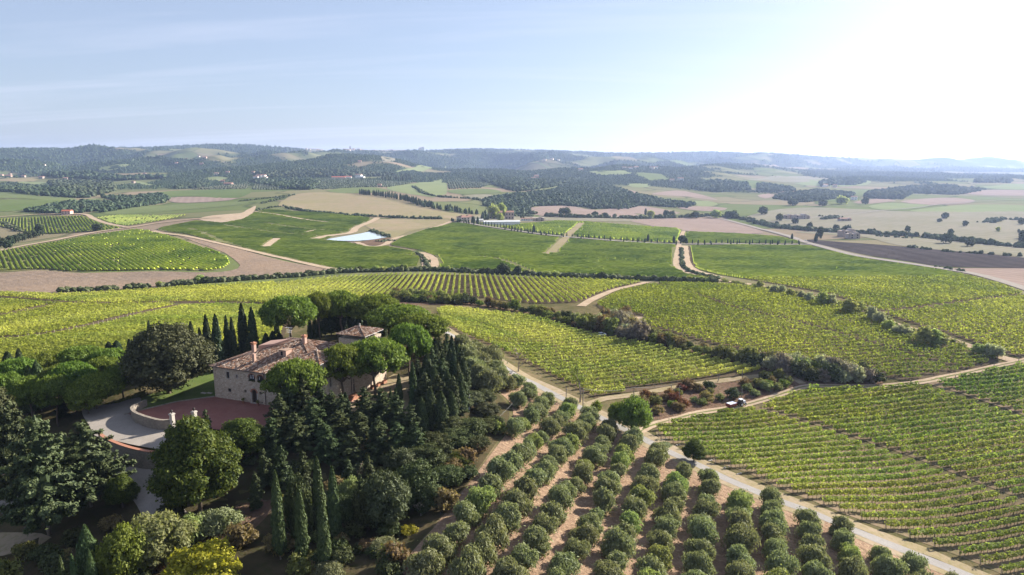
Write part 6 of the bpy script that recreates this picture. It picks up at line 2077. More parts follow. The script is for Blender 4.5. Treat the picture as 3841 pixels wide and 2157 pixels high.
# ---------------------------------------------------------------- hedge belts and banks: bush by bush
def scatter(poly, n, mind, seed):
    r = random.Random(seed)
    P = np.asarray(poly)[:, :2]
    out = []; tries = 0
    lo, hi = P.min(0), P.max(0)
    while len(out) < n and tries < n * 400:
        tries += 1
        q = (r.uniform(lo[0], hi[0]), r.uniform(lo[1], hi[1]))
        if inside(P, np.array([q[0]]), np.array([q[1]]))[0] and all((q[0] - a) ** 2 + (q[1] - b) ** 2 > mind ** 2 for a, b in out):
            out.append(q)
    return out


def nearer(k):
    return {'shrub': 'olive green', 'shrub_brown': 'brown', 'shrub_red': 'rusty red', 'shrub_pale': 'pale silvery', 'shrub_grey': 'leafless grey', 'shrub_bright': 'fresh green', 'shrub_yellow': 'yellow', 'shrub_holm': 'dark green', 'shrub_willow': 'light green'}[k]


BELT = zk([(990, 744), (1100, 753), (1280, 779), (1400, 801), (1500, 816), (1560, 800), (1590, 815), (1590, 838), (1680, 861), (1800, 891), (1900, 915), (1990, 920), (2100, 938), (2205, 953), (2205, 962), (2100, 966), (2030, 958), (1965, 940), (1880, 919), (1770, 895), (1650, 868), (1560, 850), (1440, 824), (1340, 792), (1200, 768), (1080, 764), (990, 760)])
pts = sorted(scatter(BELT, 190, 2.5, 5))
r3 = random.Random(8)
cnts = {}
for (x, y) in pts:
    u = project(np.array([x, y, float(height(x, y))]))[0] / K
    if u > 2060:
        k = r3.choice(['shrub_pale', 'shrub_grey', 'shrub_pale', 'shrub_holm', 'shrub_willow'])
    elif u > 1880:
        k = r3.choice(['shrub_pale', 'shrub', 'shrub_bright', 'shrub_grey', 'shrub_brown', 'shrub_holm', 'shrub_willow'])
    elif 1500 < u < 1620:
        k = r3.choice(['shrub_grey', 'shrub_brown', 'shrub_grey', 'shrub', 'shrub_pale'])
    else:
        k = r3.choice(['shrub', 'shrub', 'shrub_willow', 'shrub_brown', 'shrub_holm', 'shrub', 'shrub_bright', 'shrub'])
    w = r3.uniform(2.7, 5.0) * (1.25 if u > 1880 or 1500 < u < 1620 else 1.0); h = w * r3.uniform(0.62, 1.0)
    if 1500 < u < 1620:
        h *= 1.25
    cnts[k] = cnts.get(k, 0) + 1
    plant(k, x, y, w, h, '%s bush in the long hedge belt, %s of its colour from the left' % (nearer(k), nth(cnts[k])), 'bush', 'bushes of the hedge belt', 'hedge_bush')
BANK = zk([(1590, 1030), (1620, 1003), (1690, 985), (1765, 974), (1870, 957), (1945, 951), (2000, 962), (1975, 983), (1930, 998), (1870, 1012), (1790, 1026), (1735, 1036), (1650, 1046)])
cnts = {}
for i, (x, y) in enumerate(sorted(scatter(BANK, 40, 2.1, 15))):
    u = project(np.array([x, y, float(height(x, y))]))[0] / K
    if 1790 < u < 1860 and i % 3:
        continue
    k = r3.choice(['shrub', 'shrub_brown', 'shrub_red', 'shrub_red', 'shrub_bright'] if u < 1720 else ['shrub', 'shrub_willow', 'shrub_holm', 'shrub_brown', 'shrub_bright', 'shrub'])
    w = r3.uniform(2.0, 4.0); h = w * r3.uniform(0.6, 0.85)
    cnts[k] = cnts.get(k, 0) + 1
    plant(k, x, y, w, h, '%s bush on the bank above the tractor, %s of its colour from the left' % (nearer(k), nth(cnts[k])), 'bush', 'bushes on the brown bank', 'bank_bush')
G = 'pale trees along the diagonal track'
tl = [(1912, 706, 18, 22), (1950, 717, 22, 24), (1968, 720, 20, 20), (1990, 726, 22, 22), (2018, 733, 22, 20), (2036, 738, 24, 22), (2072, 733, 32, 36), (2090, 742, 28, 28), (2140, 750, 40, 40), (2165, 757, 30, 30), (2195, 775, 20, 32), (2215, 788, 30, 28), (2238, 805, 30, 26), (2262, 818, 30, 22), (2285, 826, 26, 20), (2330, 820, 42, 46), (2352, 826, 40, 44), (2370, 836, 34, 34), (2465, 864, 32, 28), (2492, 868, 30, 30), (2512, 872, 28, 28)]
for i, (u, vt, w, hpx) in enumerate(tl):
    b = zk([(u, vt + hpx)])[0]
    k = 'poplar' if (i in (6, 8, 15, 16, 17) or i % 3 == 0) else 'shrub_pale'
    seen(k, u, vt, float(b[1]), w, '%s tree along the pale diagonal track, %s from the cypress lane' % ('light green' if k == 'poplar' else 'silvery', nth(i + 1)), 'tree', G, 'track_tree')
tp = smooth_line(zk([(1720, 692), (1810, 707), (1905, 721), (1960, 731), (2055, 750), (2137, 773), (2197, 793), (2249, 818), (2316, 838), (2393, 859), (2453, 880), (2520, 900)]), 3.0)
hb = []
rr4 = np.random.default_rng(4)
for x, y in tp:
    x += rr4.normal() * 1.2; y += rr4.normal() * 1.2
    s = rr4.uniform(0.7, 1.5)
    hb.append((x - tp[0, 0], y - tp[0, 1], float(height(x, y)) - float(height(*tp[0])) + 0.4, s * 1.2, s * 1.2, s * 0.8))
tag(ob('undergrowth', crown(hb, 0.5, 4, M['shrub'], 'undergrowth', seed=6), None, (tp[0, 0], tp[0, 1], float(height(*tp[0])))), 'low dark undergrowth lining the pale diagonal track', 'undergrowth', kind='stuff')
# ---------------------------------------------------------------- far woods, orchards, hedges (masses no one could count)
M['far_wood'] = leaf_mat('far_wood_leaves', (0.030, 0.046, 0.022), (0.062, 0.080, 0.036), None, 0.1, var=0.0)
M['far_olive'] = leaf_mat('far_olive_leaves', (0.075, 0.092, 0.055), (0.12, 0.135, 0.085), None, 0.1, var=0.0)
M['far_hedge'] = leaf_mat('far_hedge_leaves', (0.045, 0.060, 0.026), (0.095, 0.110, 0.048), None, 0.15, var=0.0)
_iv, _if = ico((0, 0, 0), (1, 1, 1), jitter=0.0)
_if = _if[[i for i in range(20) if (_iv[_if[i], 2].mean() > -0.5)]]


def blobs(X, Y, S, hz=0.9, jit=0.28, z=None, lean=0.35):
    """many rough crowns in one mesh"""
    n = len(X)
    Z = height(X, Y) if z is None else z
    J = RNG.uniform(1 - jit, 1 + jit, (n, 12, 1))
    sz = np.stack([S, S, S * hz * RNG.uniform(0.8, 1.25, n)], 1)
    ang = RNG.random(n) * 6.283
    c, s_ = np.cos(ang)[:, None], np.sin(ang)[:, None]
    vx = _iv[None, :, 0] * c - _iv[None, :, 1] * s_; vy = _iv[None, :, 0] * s_ + _iv[None, :, 1] * c
    V = np.stack([vx, vy, np.broadcast_to(_iv[None, :, 2], vx.shape)], -1) * J * sz[:, None, :]
    V += np.stack([X, Y, Z + sz[:, 2] * (1 - lean)], 1)[:, None]
    F = (_if[None] + (np.arange(n) * 12)[:, None, None]).reshape(-1, 3)
    return V.reshape(-1, 3), F


def cones(X, Y, S):
    """very small crowns: five sloping faces each"""
    n = len(X)
    Z = height(X, Y)
    a = (np.arange(5) / 5 * 6.283)[None] + RNG.random((n, 1)) * 6.283
    r = S[:, None] * RNG.uniform(0.8, 1.25, (n, 5))
    ring = np.stack([X[:, None] + np.cos(a) * r, Y[:, None] + np.sin(a) * r, Z[:, None] + S[:, None] * RNG.uniform(-0.3, 0.5, (n, 5))], -1)
    top = np.stack([X + RNG.normal(size=n) * S * 0.2, Y + RNG.normal(size=n) * S * 0.2, Z + S * RNG.uniform(0.9, 1.7, n)], -1)
    V = np.concatenate([ring, top[:, None]], 1).reshape(-1, 3)
    F = (np.array([[i, (i + 1) % 5, 5] for i in range(5)])[None] + (np.arange(n) * 6)[:, None, None]).reshape(-1, 3)
    return V, F


def fill(poly, density, seed):
    """random points inside an outline, density per m2"""
    P = np.asarray(poly)[:, :2]
    lo, hi = P.min(0), P.max(0)
    r = np.random.default_rng(seed)
    n = int((hi - lo).prod() * density)
    x = r.uniform(lo[0], hi[0], n); y = r.uniform(lo[1], hi[1], n)
    k = inside(P, x, y)
    return x[k], y[k]


def mass(name, parts, mat, label, cat):
    Vs = []; Fs = []; o = 0
    for V, F in parts:
        Vs.append(V); Fs.append(F + o); o += len(V)
    b = ob(name, mesh_np(name, np.concatenate(Vs), np.concatenate(Fs), [mat]))
    return tag(b, label, cat, kind='stuff')


WOODS = [
    ([(1215, 505), (1272, 492), (1324, 486.7), (1389, 479), (1441, 463), (1467, 458), (1520, 463), (1597, 489), (1670, 505), (1754, 515), (1728, 524), (1675, 520.5), (1613, 517), (1571, 527), (1532, 525), (1493, 526), (1467, 521), (1410, 517), (1340, 519), (1329, 541), (1259, 536), (1215, 518)], 'dark mixed wood on the low hill behind the stone farm'),
    ([(1207, 445), (1311, 453), (1415, 447.6), (1457, 453), (1389, 471), (1311, 481.5), (1293, 481.5), (1233, 463)], 'dark wooded slope above the pale fallow hill'),
    ([(255, 497), (330, 497), (405, 489), (427, 500), (416, 510), (330, 523), (260, 536), (242, 531), (312, 512)], 'dark wood on the slope behind the pink farmhouse'),
    ([(60, 532), (150, 514), (240, 508), (300, 513), (250, 530), (190, 538), (120, 538)], 'scrubby wood around the pink farmhouse'),
    ([(-30, 466), (34, 463), (130, 476), (195, 493), (234, 498), (182, 498), (78, 490), (-30, 482)], 'long dark wood at the left edge under the hills'),
    ([(122, 460.7), (182, 455.5), (281, 460.7), (292, 478.9), (260, 489), (232, 495), (160, 484)], 'rounded wood below the left meadows'),
    ([(627, 456), (700, 452), (773, 450), (801.5, 463), (786, 478), (707.7, 475), (640, 462)], 'dark wood left of the hilltop olive rows'),
    ([(442.6, 470), (489.5, 459), (526, 466), (497, 473), (442.6, 476)], 'small dark wood above the striped vineyard'),
    ([(1944, 500), (1978, 489), (2061.5, 479), (2150, 489), (2140, 497), (2061, 505), (2022, 510)], 'hazy wood in the middle of the right plain'),
    ([(2173.5, 492), (2205, 484), (2296, 471), (2400, 473.7), (2470, 481.5), (2400, 490.6), (2296, 486.7), (2270, 502), (2192, 500)], 'long hazy wood across the right plain'),
    ([(1905, 466), (1942, 467), (1996, 476), (1994, 481.5), (1905, 484)], 'hazy wood left of the hedged meadow on the plain'),
    ([(2061.5, 461), (2140, 451), (2179, 458), (2155, 466), (2067, 470)], 'small hazy copse farther up the right plain'),
    ([(2447, 460.7), (2478, 450), (2543, 453), (2540, 460.7)], 'faint hazy copse near the right edge'),
    ([(1736, 476), (1759, 461), (1806, 457), (1878, 463), (1890, 479), (1806, 484)], 'round hazy wood right of the pink fields'),
    ([(640, 437), (760, 430), (900, 434), (1000, 441), (900, 446), (760, 447), (660, 446)], 'dark woods under the hills behind the white villa'),
    ([(90, 430), (250, 441), (420, 450), (300, 455), (130, 447), (60, 440)], 'dark woods at the foot of the left hills'),
]
for i, (pz, lab) in enumerate(WOODS):
    P = zk(pz)
    d = np.hypot(P[:, 0], P[:, 1]).mean()
    s = float(np.clip(d / 420, 3.2, 8))
    x, y = fill(P, 0.62 / (s * s * 1.6), 100 + i)
    if len(x) > 5200:
        x, y = x[:5200], y[:5200]
    S = s * np.random.default_rng(i).uniform(0.65, 1.35, len(x))
    mass('woods', [blobs(x, y, S, 0.95)], M['far_wood'], lab, 'woods')
# woods all over the far hills
rng = np.random.default_rng(77)
th = rng.uniform(-0.70, 0.70, 260000); rr = np.exp(rng.uniform(math.log(2150), math.log(8600), 260000))
x = rr * np.sin(th); y = rr * np.cos(th)
f = far_forest(x, y)
k = (f > rng.uniform(0.35, 0.9, len(x))) & (rr < _ridge_r(th) + 60)
for _P in FAR_POLYS:
    k &= ~inside(_P, x, y)
x, y, rr = x[k][:76000], y[k][:76000], rr[k][:76000]
mass('forest', [cones(x, y, rr / 760 * rng.uniform(0.6, 1.4, len(x)))], M['far_wood'], 'blue green forest covering the far hills below the skyline', 'forest')

ORCH = [([(775.4, 456), (830, 449), (994, 459), (1033, 461), (981, 471), (880, 473), (812, 477), (786, 470)], R(62), 'rows of grey olive trees on the slope below the hilltop farm'),
        ([(1124, 454), (1160.8, 450), (1239, 464.6), (1207.6, 473), (1127, 476)], R(40), 'grey olive orchard on the hill right of the green vineyards'),
        ([(640, 462), (700, 466), (748, 474), (700, 478), (634, 477)], R(62), 'grey olive rows left of the dark wood'),
        ([(480, 477), (540, 470), (625, 462), (622, 475), (560, 477)], R(62), 'grey olive rows above the striped vineyard')]
for i, (pz, a, lab) in enumerate(ORCH):
    P = zk(pz)
    pts = []
    for c, p, q in clip_rows(P, a, 11.0):
        L = np.linalg.norm(q - p); m = max(1, int(L / 9))
        for t_ in range(m):
            pts.append(p + (q - p) * (t_ + 0.5) / m)
    pts = np.array(pts) + RNG.normal(size=(len(pts), 2)) * 0.8
    mass('olive_orchard', [blobs(pts[:, 0], pts[:, 1], RNG.uniform(2.2, 3.4, len(pts)))], M['far_olive'], lab, 'olive orchard')


def band(line, wid, s, per, lab, mat='far_hedge', name='hedgerow', hz=0.8, gap=0.0):
    L = smooth_line(zk(line), 5.0)
    seg = np.linalg.norm(np.diff(L, axis=0), axis=1).sum()
    n = int(seg * per * 1.8)
    t = RNG.random(n) * (len(L) - 1)
    if gap:
        t = t[vnoise(t * 0.35, t * 0 + wid, 12) > gap]
        n = len(t)
    i = np.minimum(t.astype(int), len(L) - 2); fq = (t - i)[:, None]
    p = L[i] * (1 - fq) + L[i + 1] * fq + RNG.normal(size=(n, 2)) * wid * 0.4
    mass(name, [blobs(p[:, 0], p[:, 1], s * RNG.uniform(0.35, 1.25, n), hz)], M[mat], lab, 'hedgerow')


band([(150, 735), (330, 727), (500, 713), (640, 703), (760, 695), (840, 687), (900, 684.5), (1050, 681), (1110, 682), (1200, 686.5), (1300, 690.5), (1400, 695.5), (1500, 699.5), (1620, 704.5), (1720, 708.5), (1800, 711)], 3.5, 1.9, 1.5, 'long dark hedgerow behind the bright back vineyards', gap=0.18)
band([(1905, 561), (1957, 572.6), (2035.5, 580), (2087.5, 584), (2165.6, 587), (2244, 592), (2322, 596), (2400, 606.4), (2478, 614), (2530, 619.5), (2600, 626)], 7, 4.0, 0.5, 'hazy hedgerow running across the right plain')
band([(1337, 537), (1441, 546.6), (1597.7, 549.5), (1728, 547), (1800, 545), (1878, 553), (1905, 560)], 9, 4.2, 0.40, 'hedgerow along the pink fields beyond the lane', gap=0.15)
band([(720.8, 523), (786, 533.5), (864, 541), (942, 545.5), (1111, 551)], 5, 2.6, 0.55, 'dark hedge along the foot of the big brown hill')
band([(2283, 622), (2374, 633), (2556, 645)], 4, 2.0, 0.35, 'thin dark hedge above the dark ploughed field', gap=0.3)
band([(2355, 671), (2380, 676), (2430, 685)], 3, 1.4, 0.35, 'weedy edge of the valley road by the dark field')
band([(932, 582), (945, 585), (960, 590), (978, 597)], 4, 2.0, 1.2, 'dark reeds along the far bank of the pond')
band([(950, 609), (985, 606)], 7, 1.6, 0.9, 'brown scrub below the pond dam', 'far_hedge')
band([(1268, 541), (1340, 545)], 6, 3.0, 0.5, 'green bushes behind the stone farm')
band([(1048, 637), (1066, 650), (1078, 676)], 2.0, 1.2, 0.8, 'weedy strip between the two curved tracks')
band([(1714, 625), (1716, 660), (1728, 680), (1760, 692), (1806, 703)], 2.0, 1.3, 0.7, 'weedy strip along the track below the lane')
band([(0, 560), (34, 575), (52, 583)], 5, 2.2, 0.5, 'dark verge of the left farm track')
band([(1040, 470), (1080, 491), (1180, 500), (1260, 512)], 6, 3.0, 0.35, 'hedge line between the green and pale hill fields')
band([(2480, 561), (2520, 553), (2576, 555), (2640, 557)], 12, 3.2, 0.4, 'dark thicket at the right edge of the plain')
band([(2070, 552), (2110, 548), (2060, 545)], 9, 3.2, 0.3, 'bushes round the ruined barns')
band([(2200, 594), (2290, 600)], 6, 2.2, 0.2, 'low bushes before the plain hedgerow')
band([(660, 512), (710, 498), (740, 491)], 6, 2.4, 0.35, 'dark bushes up the left side of the brown hill')
band([(600, 507), (690, 497), (720, 492)], 5, 2.0, 0.5, 'hedge in front of the green fields left of the brown hill')
band([(650, 530), (680, 523), (722, 519)], 6, 2.0, 0.25, 'scattered bushes by the pale bare plot')

# ---- single trees far away
def low_cypress(seed, mat='cypress'):
    rng = np.random.default_rng(seed)
    prof = [(0.16, 0.0), (0.62, 0.10), (0.70, 0.3), (0.62, 0.55), (0.40, 0.8), (0.04, 1.0)]
    V = []; 
    for r, z in prof:
        a = np.arange(7) / 7 * 6.283 + z
        V.append(np.stack([np.cos(a) * r * rng.uniform(0.8, 1.15, 7), np.sin(a) * r * rng.uniform(0.8, 1.15, 7), np.full(7, z)], 1))
    V = np.concatenate(V)
    F = np.array([(i * 7 + j, i * 7 + (j + 1) % 7, (i + 1) * 7 + (j + 1) % 7, (i + 1) * 7 + j) for i in range(5) for j in range(7)])
    return mesh_np('far_cypress', V[F].reshape(-1, 3), np.arange(len(F) * 4).reshape(-1, 4), [M[mat]])


LC = [low_cypress(s) for s in (1, 2, 3)]
LCG = [low_cypress(s, 'cypress_green') for s in (4, 5)]


def far_cypress(x, y, h, w, label, group, me=None):
    o = ob('cypress_tree', me or LC[random.randrange(3)], None, (x, y, float(height(x, y)) - 0.2), random.uniform(0, 6), (w, w, h))
    return tag(o, label, 'cypress', group)


lane = smooth_line(LANE, 1.0)
ld = np.concatenate([[0], np.cumsum(np.linalg.norm(np.diff(lane, axis=0), axis=1))])
lt = np.gradient(lane, axis=0); lt /= np.linalg.norm(lt, axis=1)[:, None]
lno = np.stack([-lt[:, 1], lt[:, 0]], 1)
for side, st, txt in ((1, 7.2, 'far'), (-1, 7.9, 'near')):
    m = int(ld[-1] / st)
    for i in range(m):
        dd = st * (i + 0.5)
        if random.random() < 0.05:
            continue
        x = float(np.interp(dd, ld, lane[:, 0])) + side * 5.2 * float(np.interp(dd, ld, lno[:, 0])); y = float(np.interp(dd, ld, lane[:, 1])) + side * 5.2 * float(np.interp(dd, ld, lno[:, 1]))
        u = project(np.array([x, y, float(height(x, y))]))[0] / K
        if side < 0 and (u < 1150 or random.random() < 0.45):
            continue
        far_cypress(x, y, random.uniform(4.6, 6.4) * (1.2 if u < 1300 else 1.0), random.uniform(0.95, 1.35), 'young cypress on the %s side of the white lane, %s from the stone farm' % (txt, nth(i + 1)), 'young cypresses lining the white lane')
G = 'taller single cypresses'
for i, (u, v, hp, w) in enumerate([(1343, 586, 22, 3.2), (1630, 607, 20, 2.6), (1695, 611, 20, 2.6), (1727, 613, 16, 2.6), (2052, 609, 26, 3.0), (1992, 602, 16, 2.4), (1556, 528, 16, 4.0), (1624, 541, 18, 4.0), (1955, 487, 12, 5.0), (2000, 490, 18, 5.0)]):
    p = zk([(u, v)])[0]
    far_cypress(p[0], p[1], hp * K * p[1] / FOC, w, 'taller dark cypress standing out beyond the vineyards, %s in the list from the lane' % nth(i + 1), G)
G = 'cypresses around the stone farm'
for i, (u, v, hp, w) in enumerate([(1137, 556, 9, 2.5), (1141, 556, 7, 2), (1152, 558, 10, 2.2), (1158, 559, 9, 3.5), (1188, 561, 20, 2.2), (1192, 561, 18, 4.0), (1202, 564, 20, 3.5), (1215, 553, 22, 5.5), (1221, 553, 26, 6.0), (1226, 553, 18, 5.0), (1311, 549, 12, 3.0), (1317, 549, 10, 2.6)]):
    p = zk([(u, v)])[0]
    far_cypress(p[0], p[1], hp * K * p[1] / FOC, w, 'dark cypress beside the stone farm buildings, %s from the left' % nth(i + 1), G)
G = 'belt of dark cypresses beyond the brown hill'
bl = smooth_line(zk([(905, 489), (960, 494), (1000, 501), (1046, 512), (1052, 515)]), 4.0)
n = 62
for i in range(n):
    q = bl[int(i / n * (len(bl) - 1))] + np.random.default_rng(i).normal(size=2) * 3.0
    far_cypress(q[0], q[1], random.uniform(11, 15), random.uniform(2.4, 3.4), 'dark cypress in the belt beyond the brown hill, %s from the left' % nth(i + 1), G)
bl = smooth_line(zk([(1050, 512), (1090, 523), (1150, 533), (1200, 540), (1260, 549)][0:4]), 4.0)
G = 'mixed trees continuing the cypress belt'
n = 54
for i in range(n):
    q = bl[int(i / n * (len(bl) - 1))] + np.random.default_rng(i + 900).normal(size=2) * 6.0
    lit = random.random() < 0.55  # lighter green leaf tone for a random share of these trees
    far_cypress(q[0], q[1], random.uniform(7, 13), random.uniform(2.6, 5.0), '%s slim tree after the cypress belt, %s from the left' % ('light green' if lit else 'dark', nth(i + 1)), G, LCG[i % 2] if lit else None)
G = 'cypresses of the hilltop copse'
cp = fill(zk([(960, 446), (1038, 447), (1034, 457), (962, 458)]), 0.006, 3)
for i in range(min(60, len(cp[0]))):
    far_cypress(cp[0][i], cp[1][i], random.uniform(13, 20), random.uniform(4, 6), 'dark cypress in the copse right of the hilltop farm, %s planted' % nth(i + 1), G)

FT = [proto_dome(s, 8.0, 7.0, 'far_hedge', 16, 0.02, 0.9, 2.2, 'bark', 1.0) for s in (201, 202, 203)]
PROTO['far_tree'] = FT
PROTO['far_dark'] = [(with_mat(a, 'far_wood'), b, w, h) for a, b, w, h in FT]
PROTO['far_pale'] = [(with_mat(a, 'poplar'), b, w, h) for a, b, w, h in FT]


def far_tree(u, v, wpx, hpx, label, group=None, kind='far_tree'):
    p = zk([(u, v)])[0]
    k = K * p[1] / FOC
    return plant(kind, p[0], p[1], wpx * k, hpx * k, label, 'tree', group, 'far_tree', parts=False)


far_tree(245, 581, 22, 18, 'single round dark tree on the ridge track at the left', kind='far_dark')
far_tree(1716, 611, 20, 18, 'spreading dark tree where the track crosses the cypress lane', kind='far_dark')
far_tree(207, 531, 12, 16, 'dark tree right of the pink farmhouse', kind='far_dark')
far_tree(2062, 601, 14, 26, 'dark tree at the bend of the valley road', kind='far_dark')
for i, (u, v, w, h) in enumerate([(8, 622, 22, 24), (26, 616, 20, 22), (42, 611, 16, 20), (55, 607, 18, 20), (70, 602, 18, 20), (86, 598, 16, 18), (101, 596, 18, 30), (20, 626, 18, 20)]):
    far_tree(u, v, w, h, 'dark tree in the clump at the left edge, %s from the left' % nth(i + 1), 'dark trees at the left edge', 'far_dark')
for i, (u, v, w, h, k) in enumerate([(335, 727, 14, 16, 'far_tree'), (400, 722, 14, 14, 'far_pale'), (455, 716, 22, 12, 'far_tree'), (505, 712, 26, 20, 'far_pale'), (520, 712, 20, 16, 'far_tree'), (560, 707, 22, 12, 'far_tree'), (610, 704, 20, 12, 'far_tree'), (700, 698, 22, 12, 'far_dark'), (780, 692, 26, 12, 'far_tree'), (905, 684, 14, 14, 'far_tree'), (945, 683, 22, 14, 'far_pale'), (965, 683, 24, 12, 'far_pale'), (990, 682, 12, 16, 'far_pale'), (1011, 681, 12, 14, 'far_tree'), (1022, 681, 10, 16, 'far_pale'), (1072, 681, 12, 10, 'far_dark'), (1128, 683, 12, 14, 'far_pale'), (1213, 688, 16, 14, 'far_tree'), (1228, 688, 14, 14, 'far_tree'), (1266, 690, 30, 26, 'far_dark'), (1302, 691, 18, 20, 'far_dark'), (1377, 696, 26, 14, 'far_pale'), (1398, 696, 18, 14, 'far_pale'), (1515, 701, 20, 16, 'far_tree'), (1544, 702, 14, 12, 'far_pale'), (1606, 704, 14, 14, 'far_dark'), (1665, 707, 12, 10, 'far_tree'), (1735, 709, 16, 14, 'far_pale'), (1765, 710, 16, 14, 'far_pale'), (1780, 711, 14, 12, 'far_pale')]):
    far_tree(u, v, w, h, '%s tree in the long back hedgerow, %s from the left' % ({'far_tree': 'green', 'far_pale': 'pale', 'far_dark': 'dark'}[k], nth(i + 1)), 'trees in the back hedgerow', k)
for i, (u, v, w, h, k) in enumerate([(1954, 568, 14, 14, 'far_tree'), (2036, 578, 20, 24, 'far_dark'), (2103, 582, 24, 22, 'far_tree'), (2130, 585, 30, 24, 'far_dark'), (2198, 587, 12, 16, 'far_dark'), (2283, 585, 18, 22, 'far_tree'), (2390, 594, 20, 22, 'far_dark'), (2574, 612, 30, 28, 'far_dark'), (2612, 620, 40, 34, 'far_tree'), (2625, 614, 22, 20, 'far_tree'), (2562, 586, 8, 12, 'far_dark'), (2572, 600, 28, 26, 'far_tree'), (2670, 628, 30, 24, 'far_tree'), (2568, 565, 20, 16, 'far_tree'), (2607, 558, 24, 20, 'far_tree'), (2593, 567, 16, 12, 'far_tree'), (2658, 577, 18, 18, 'far_tree'), (2510, 583, 14, 16, 'far_pale'), (2118, 514, 40, 26, 'far_pale'), (2176, 515, 24, 24, 'far_tree'), (2237, 499, 14, 14, 'far_dark'), (1995, 517, 34, 22, 'far_tree'), (2070, 519, 30, 20, 'far_tree')]):
    if u > 2576:
        u -= 230; v -= 8
    w *= 0.66; h *= 0.75
    far_tree(u, v, w, h, 'hazy tree on the right plain, %s of the larger ones' % nth(i + 1), 'larger trees on the right plain', k)
for i, (u, v, w, h, k) in enumerate([(1420, 541, 40, 24, 'far_tree'), (1497, 545, 22, 16, 'far_dark'), (1522, 546, 22, 14, 'far_tree'), (1637, 546, 26, 20, 'far_pale'), (1676, 546, 22, 22, 'far_tree'), (1690, 546, 20, 20, 'far_tree'), (1828, 546, 14, 18, 'far_dark'), (1845, 546, 24, 20, 'far_tree'), (1940, 549, 30, 22, 'far_tree'), (1990, 549, 36, 26, 'far_pale'), (2030, 549, 40, 24, 'far_tree'), (2110, 540, 30, 26, 'far_tree'), (2150, 556, 24, 22, 'far_tree'), (2190, 563, 22, 18, 'far_dark')]):
    if u > 1900:
        u -= 190
    w *= 0.7; h *= 0.75
    far_tree(u, v, w, h, 'tree in the hedgerow along the pink fields, %s from the left' % nth(i + 1), 'trees along the pink fields', k)
far_tree(1242, 551, 26, 34, 'light green poplar beside the stone farm', kind='far_pale')
far_tree(1262, 551, 22, 38, 'taller light green poplar by the stone farm', kind='far_pale')
far_tree(1258, 557, 16, 20, 'young light green tree before the stone farm', kind='far_pale')

# ---------------------------------------------------------------- far houses
M['far_wall'] = plain_mat('pale_house_wall', (0.60, 0.52, 0.44), 0.9, 0.1, 0.3)
M['far_white'] = plain_mat('white_house_wall', (0.78, 0.74, 0.68), 0.9, 0.08, 0.3)
M['far_stone'] = plain_mat('old_stone_wall', (0.36, 0.29, 0.24), 0.95, 0.25, 0.5)
M['far_pink'] = plain_mat('pink_house_wall', (0.62, 0.42, 0.34), 0.9, 0.1, 0.3)
M['far_roof'] = plain_mat('brown_house_roof', (0.27, 0.15, 0.11), 0.9, 0.25, 0.4)
M['red_roof'] = plain_mat('red_house_roof', (0.46, 0.14, 0.08), 0.9, 0.15, 0.4)
M['grey_roof'] = plain_mat('pale_grey_roof', (0.58, 0.58, 0.56), 0.7, 0.1, 0.4)


def house(u, v, w, d, h, rot, label, wall='far_wall', roof='far_roof', rh=None, group=None, name='house', wins=3, hip=False, cat='house', ruin=False):
    p = zk([(u, v)])[0]
    r = ob(name, None, None, (p[0], p[1], float(height(p[0], p[1])) - 0.6), rot)
    tag(r, label, cat, group)
    b = MB().box((0, 0, 0), (w, d, h + 0.6))
    if ruin:
        b.box((w * 0.28, 0.0, h + 0.6), (w * 0.4, d * 0.98, h * 0.3), top=(w * 0.1, d * 0.9)); b.box((-w * 0.36, -d * 0.3, h + 0.6), (w * 0.2, d * 0.35, h * 0.22), top=(w * 0.1, d * 0.2))
    b.build('wall', M[wall], r)
    rh = d * 0.22 if rh is None else rh
    if roof:
        e = 0.5; z = h + 0.6; x, y = w / 2 + e, d / 2 + e; q = min(x * 0.9, y) if hip else 0.0
        V = [(-x, -y, z), (x, -y, z), (x, y, z), (-x, y, z), (-x + q, 0, z + rh), (x - q, 0, z + rh), (-x, -y, z - 0.2), (x, -y, z - 0.2), (x, y, z - 0.2), (-x, y, z - 0.2)]
        MB().poly(V, [(0, 1, 5, 4), (2, 3, 4, 5), (1, 2, 5), (3, 0, 4), (6, 7, 1, 0), (7, 8, 2, 1), (8, 9, 3, 2), (9, 6, 0, 3), (9, 8, 7, 6)]).build('roof', M[roof], r)
    for k in range(wins):
        xx = -w / 2 + w * (k + 0.5) / wins
        zz = 0.6 + h * (0.62 if h > 4.5 else 0.4)
        f = MB().box((xx, -d / 2 - 0.03, zz), (w * 0.09 + 0.4, 0.12, h * 0.2 + 0.3)).build('window', M['dark_room'], r)
        if h > 4.5:
            MB().box((xx, -d / 2 - 0.03, 0.6 + h * 0.15), (w * 0.09 + 0.3, 0.12, h * 0.2 + 0.2)).build('window', M['dark_room'], r)
    return r


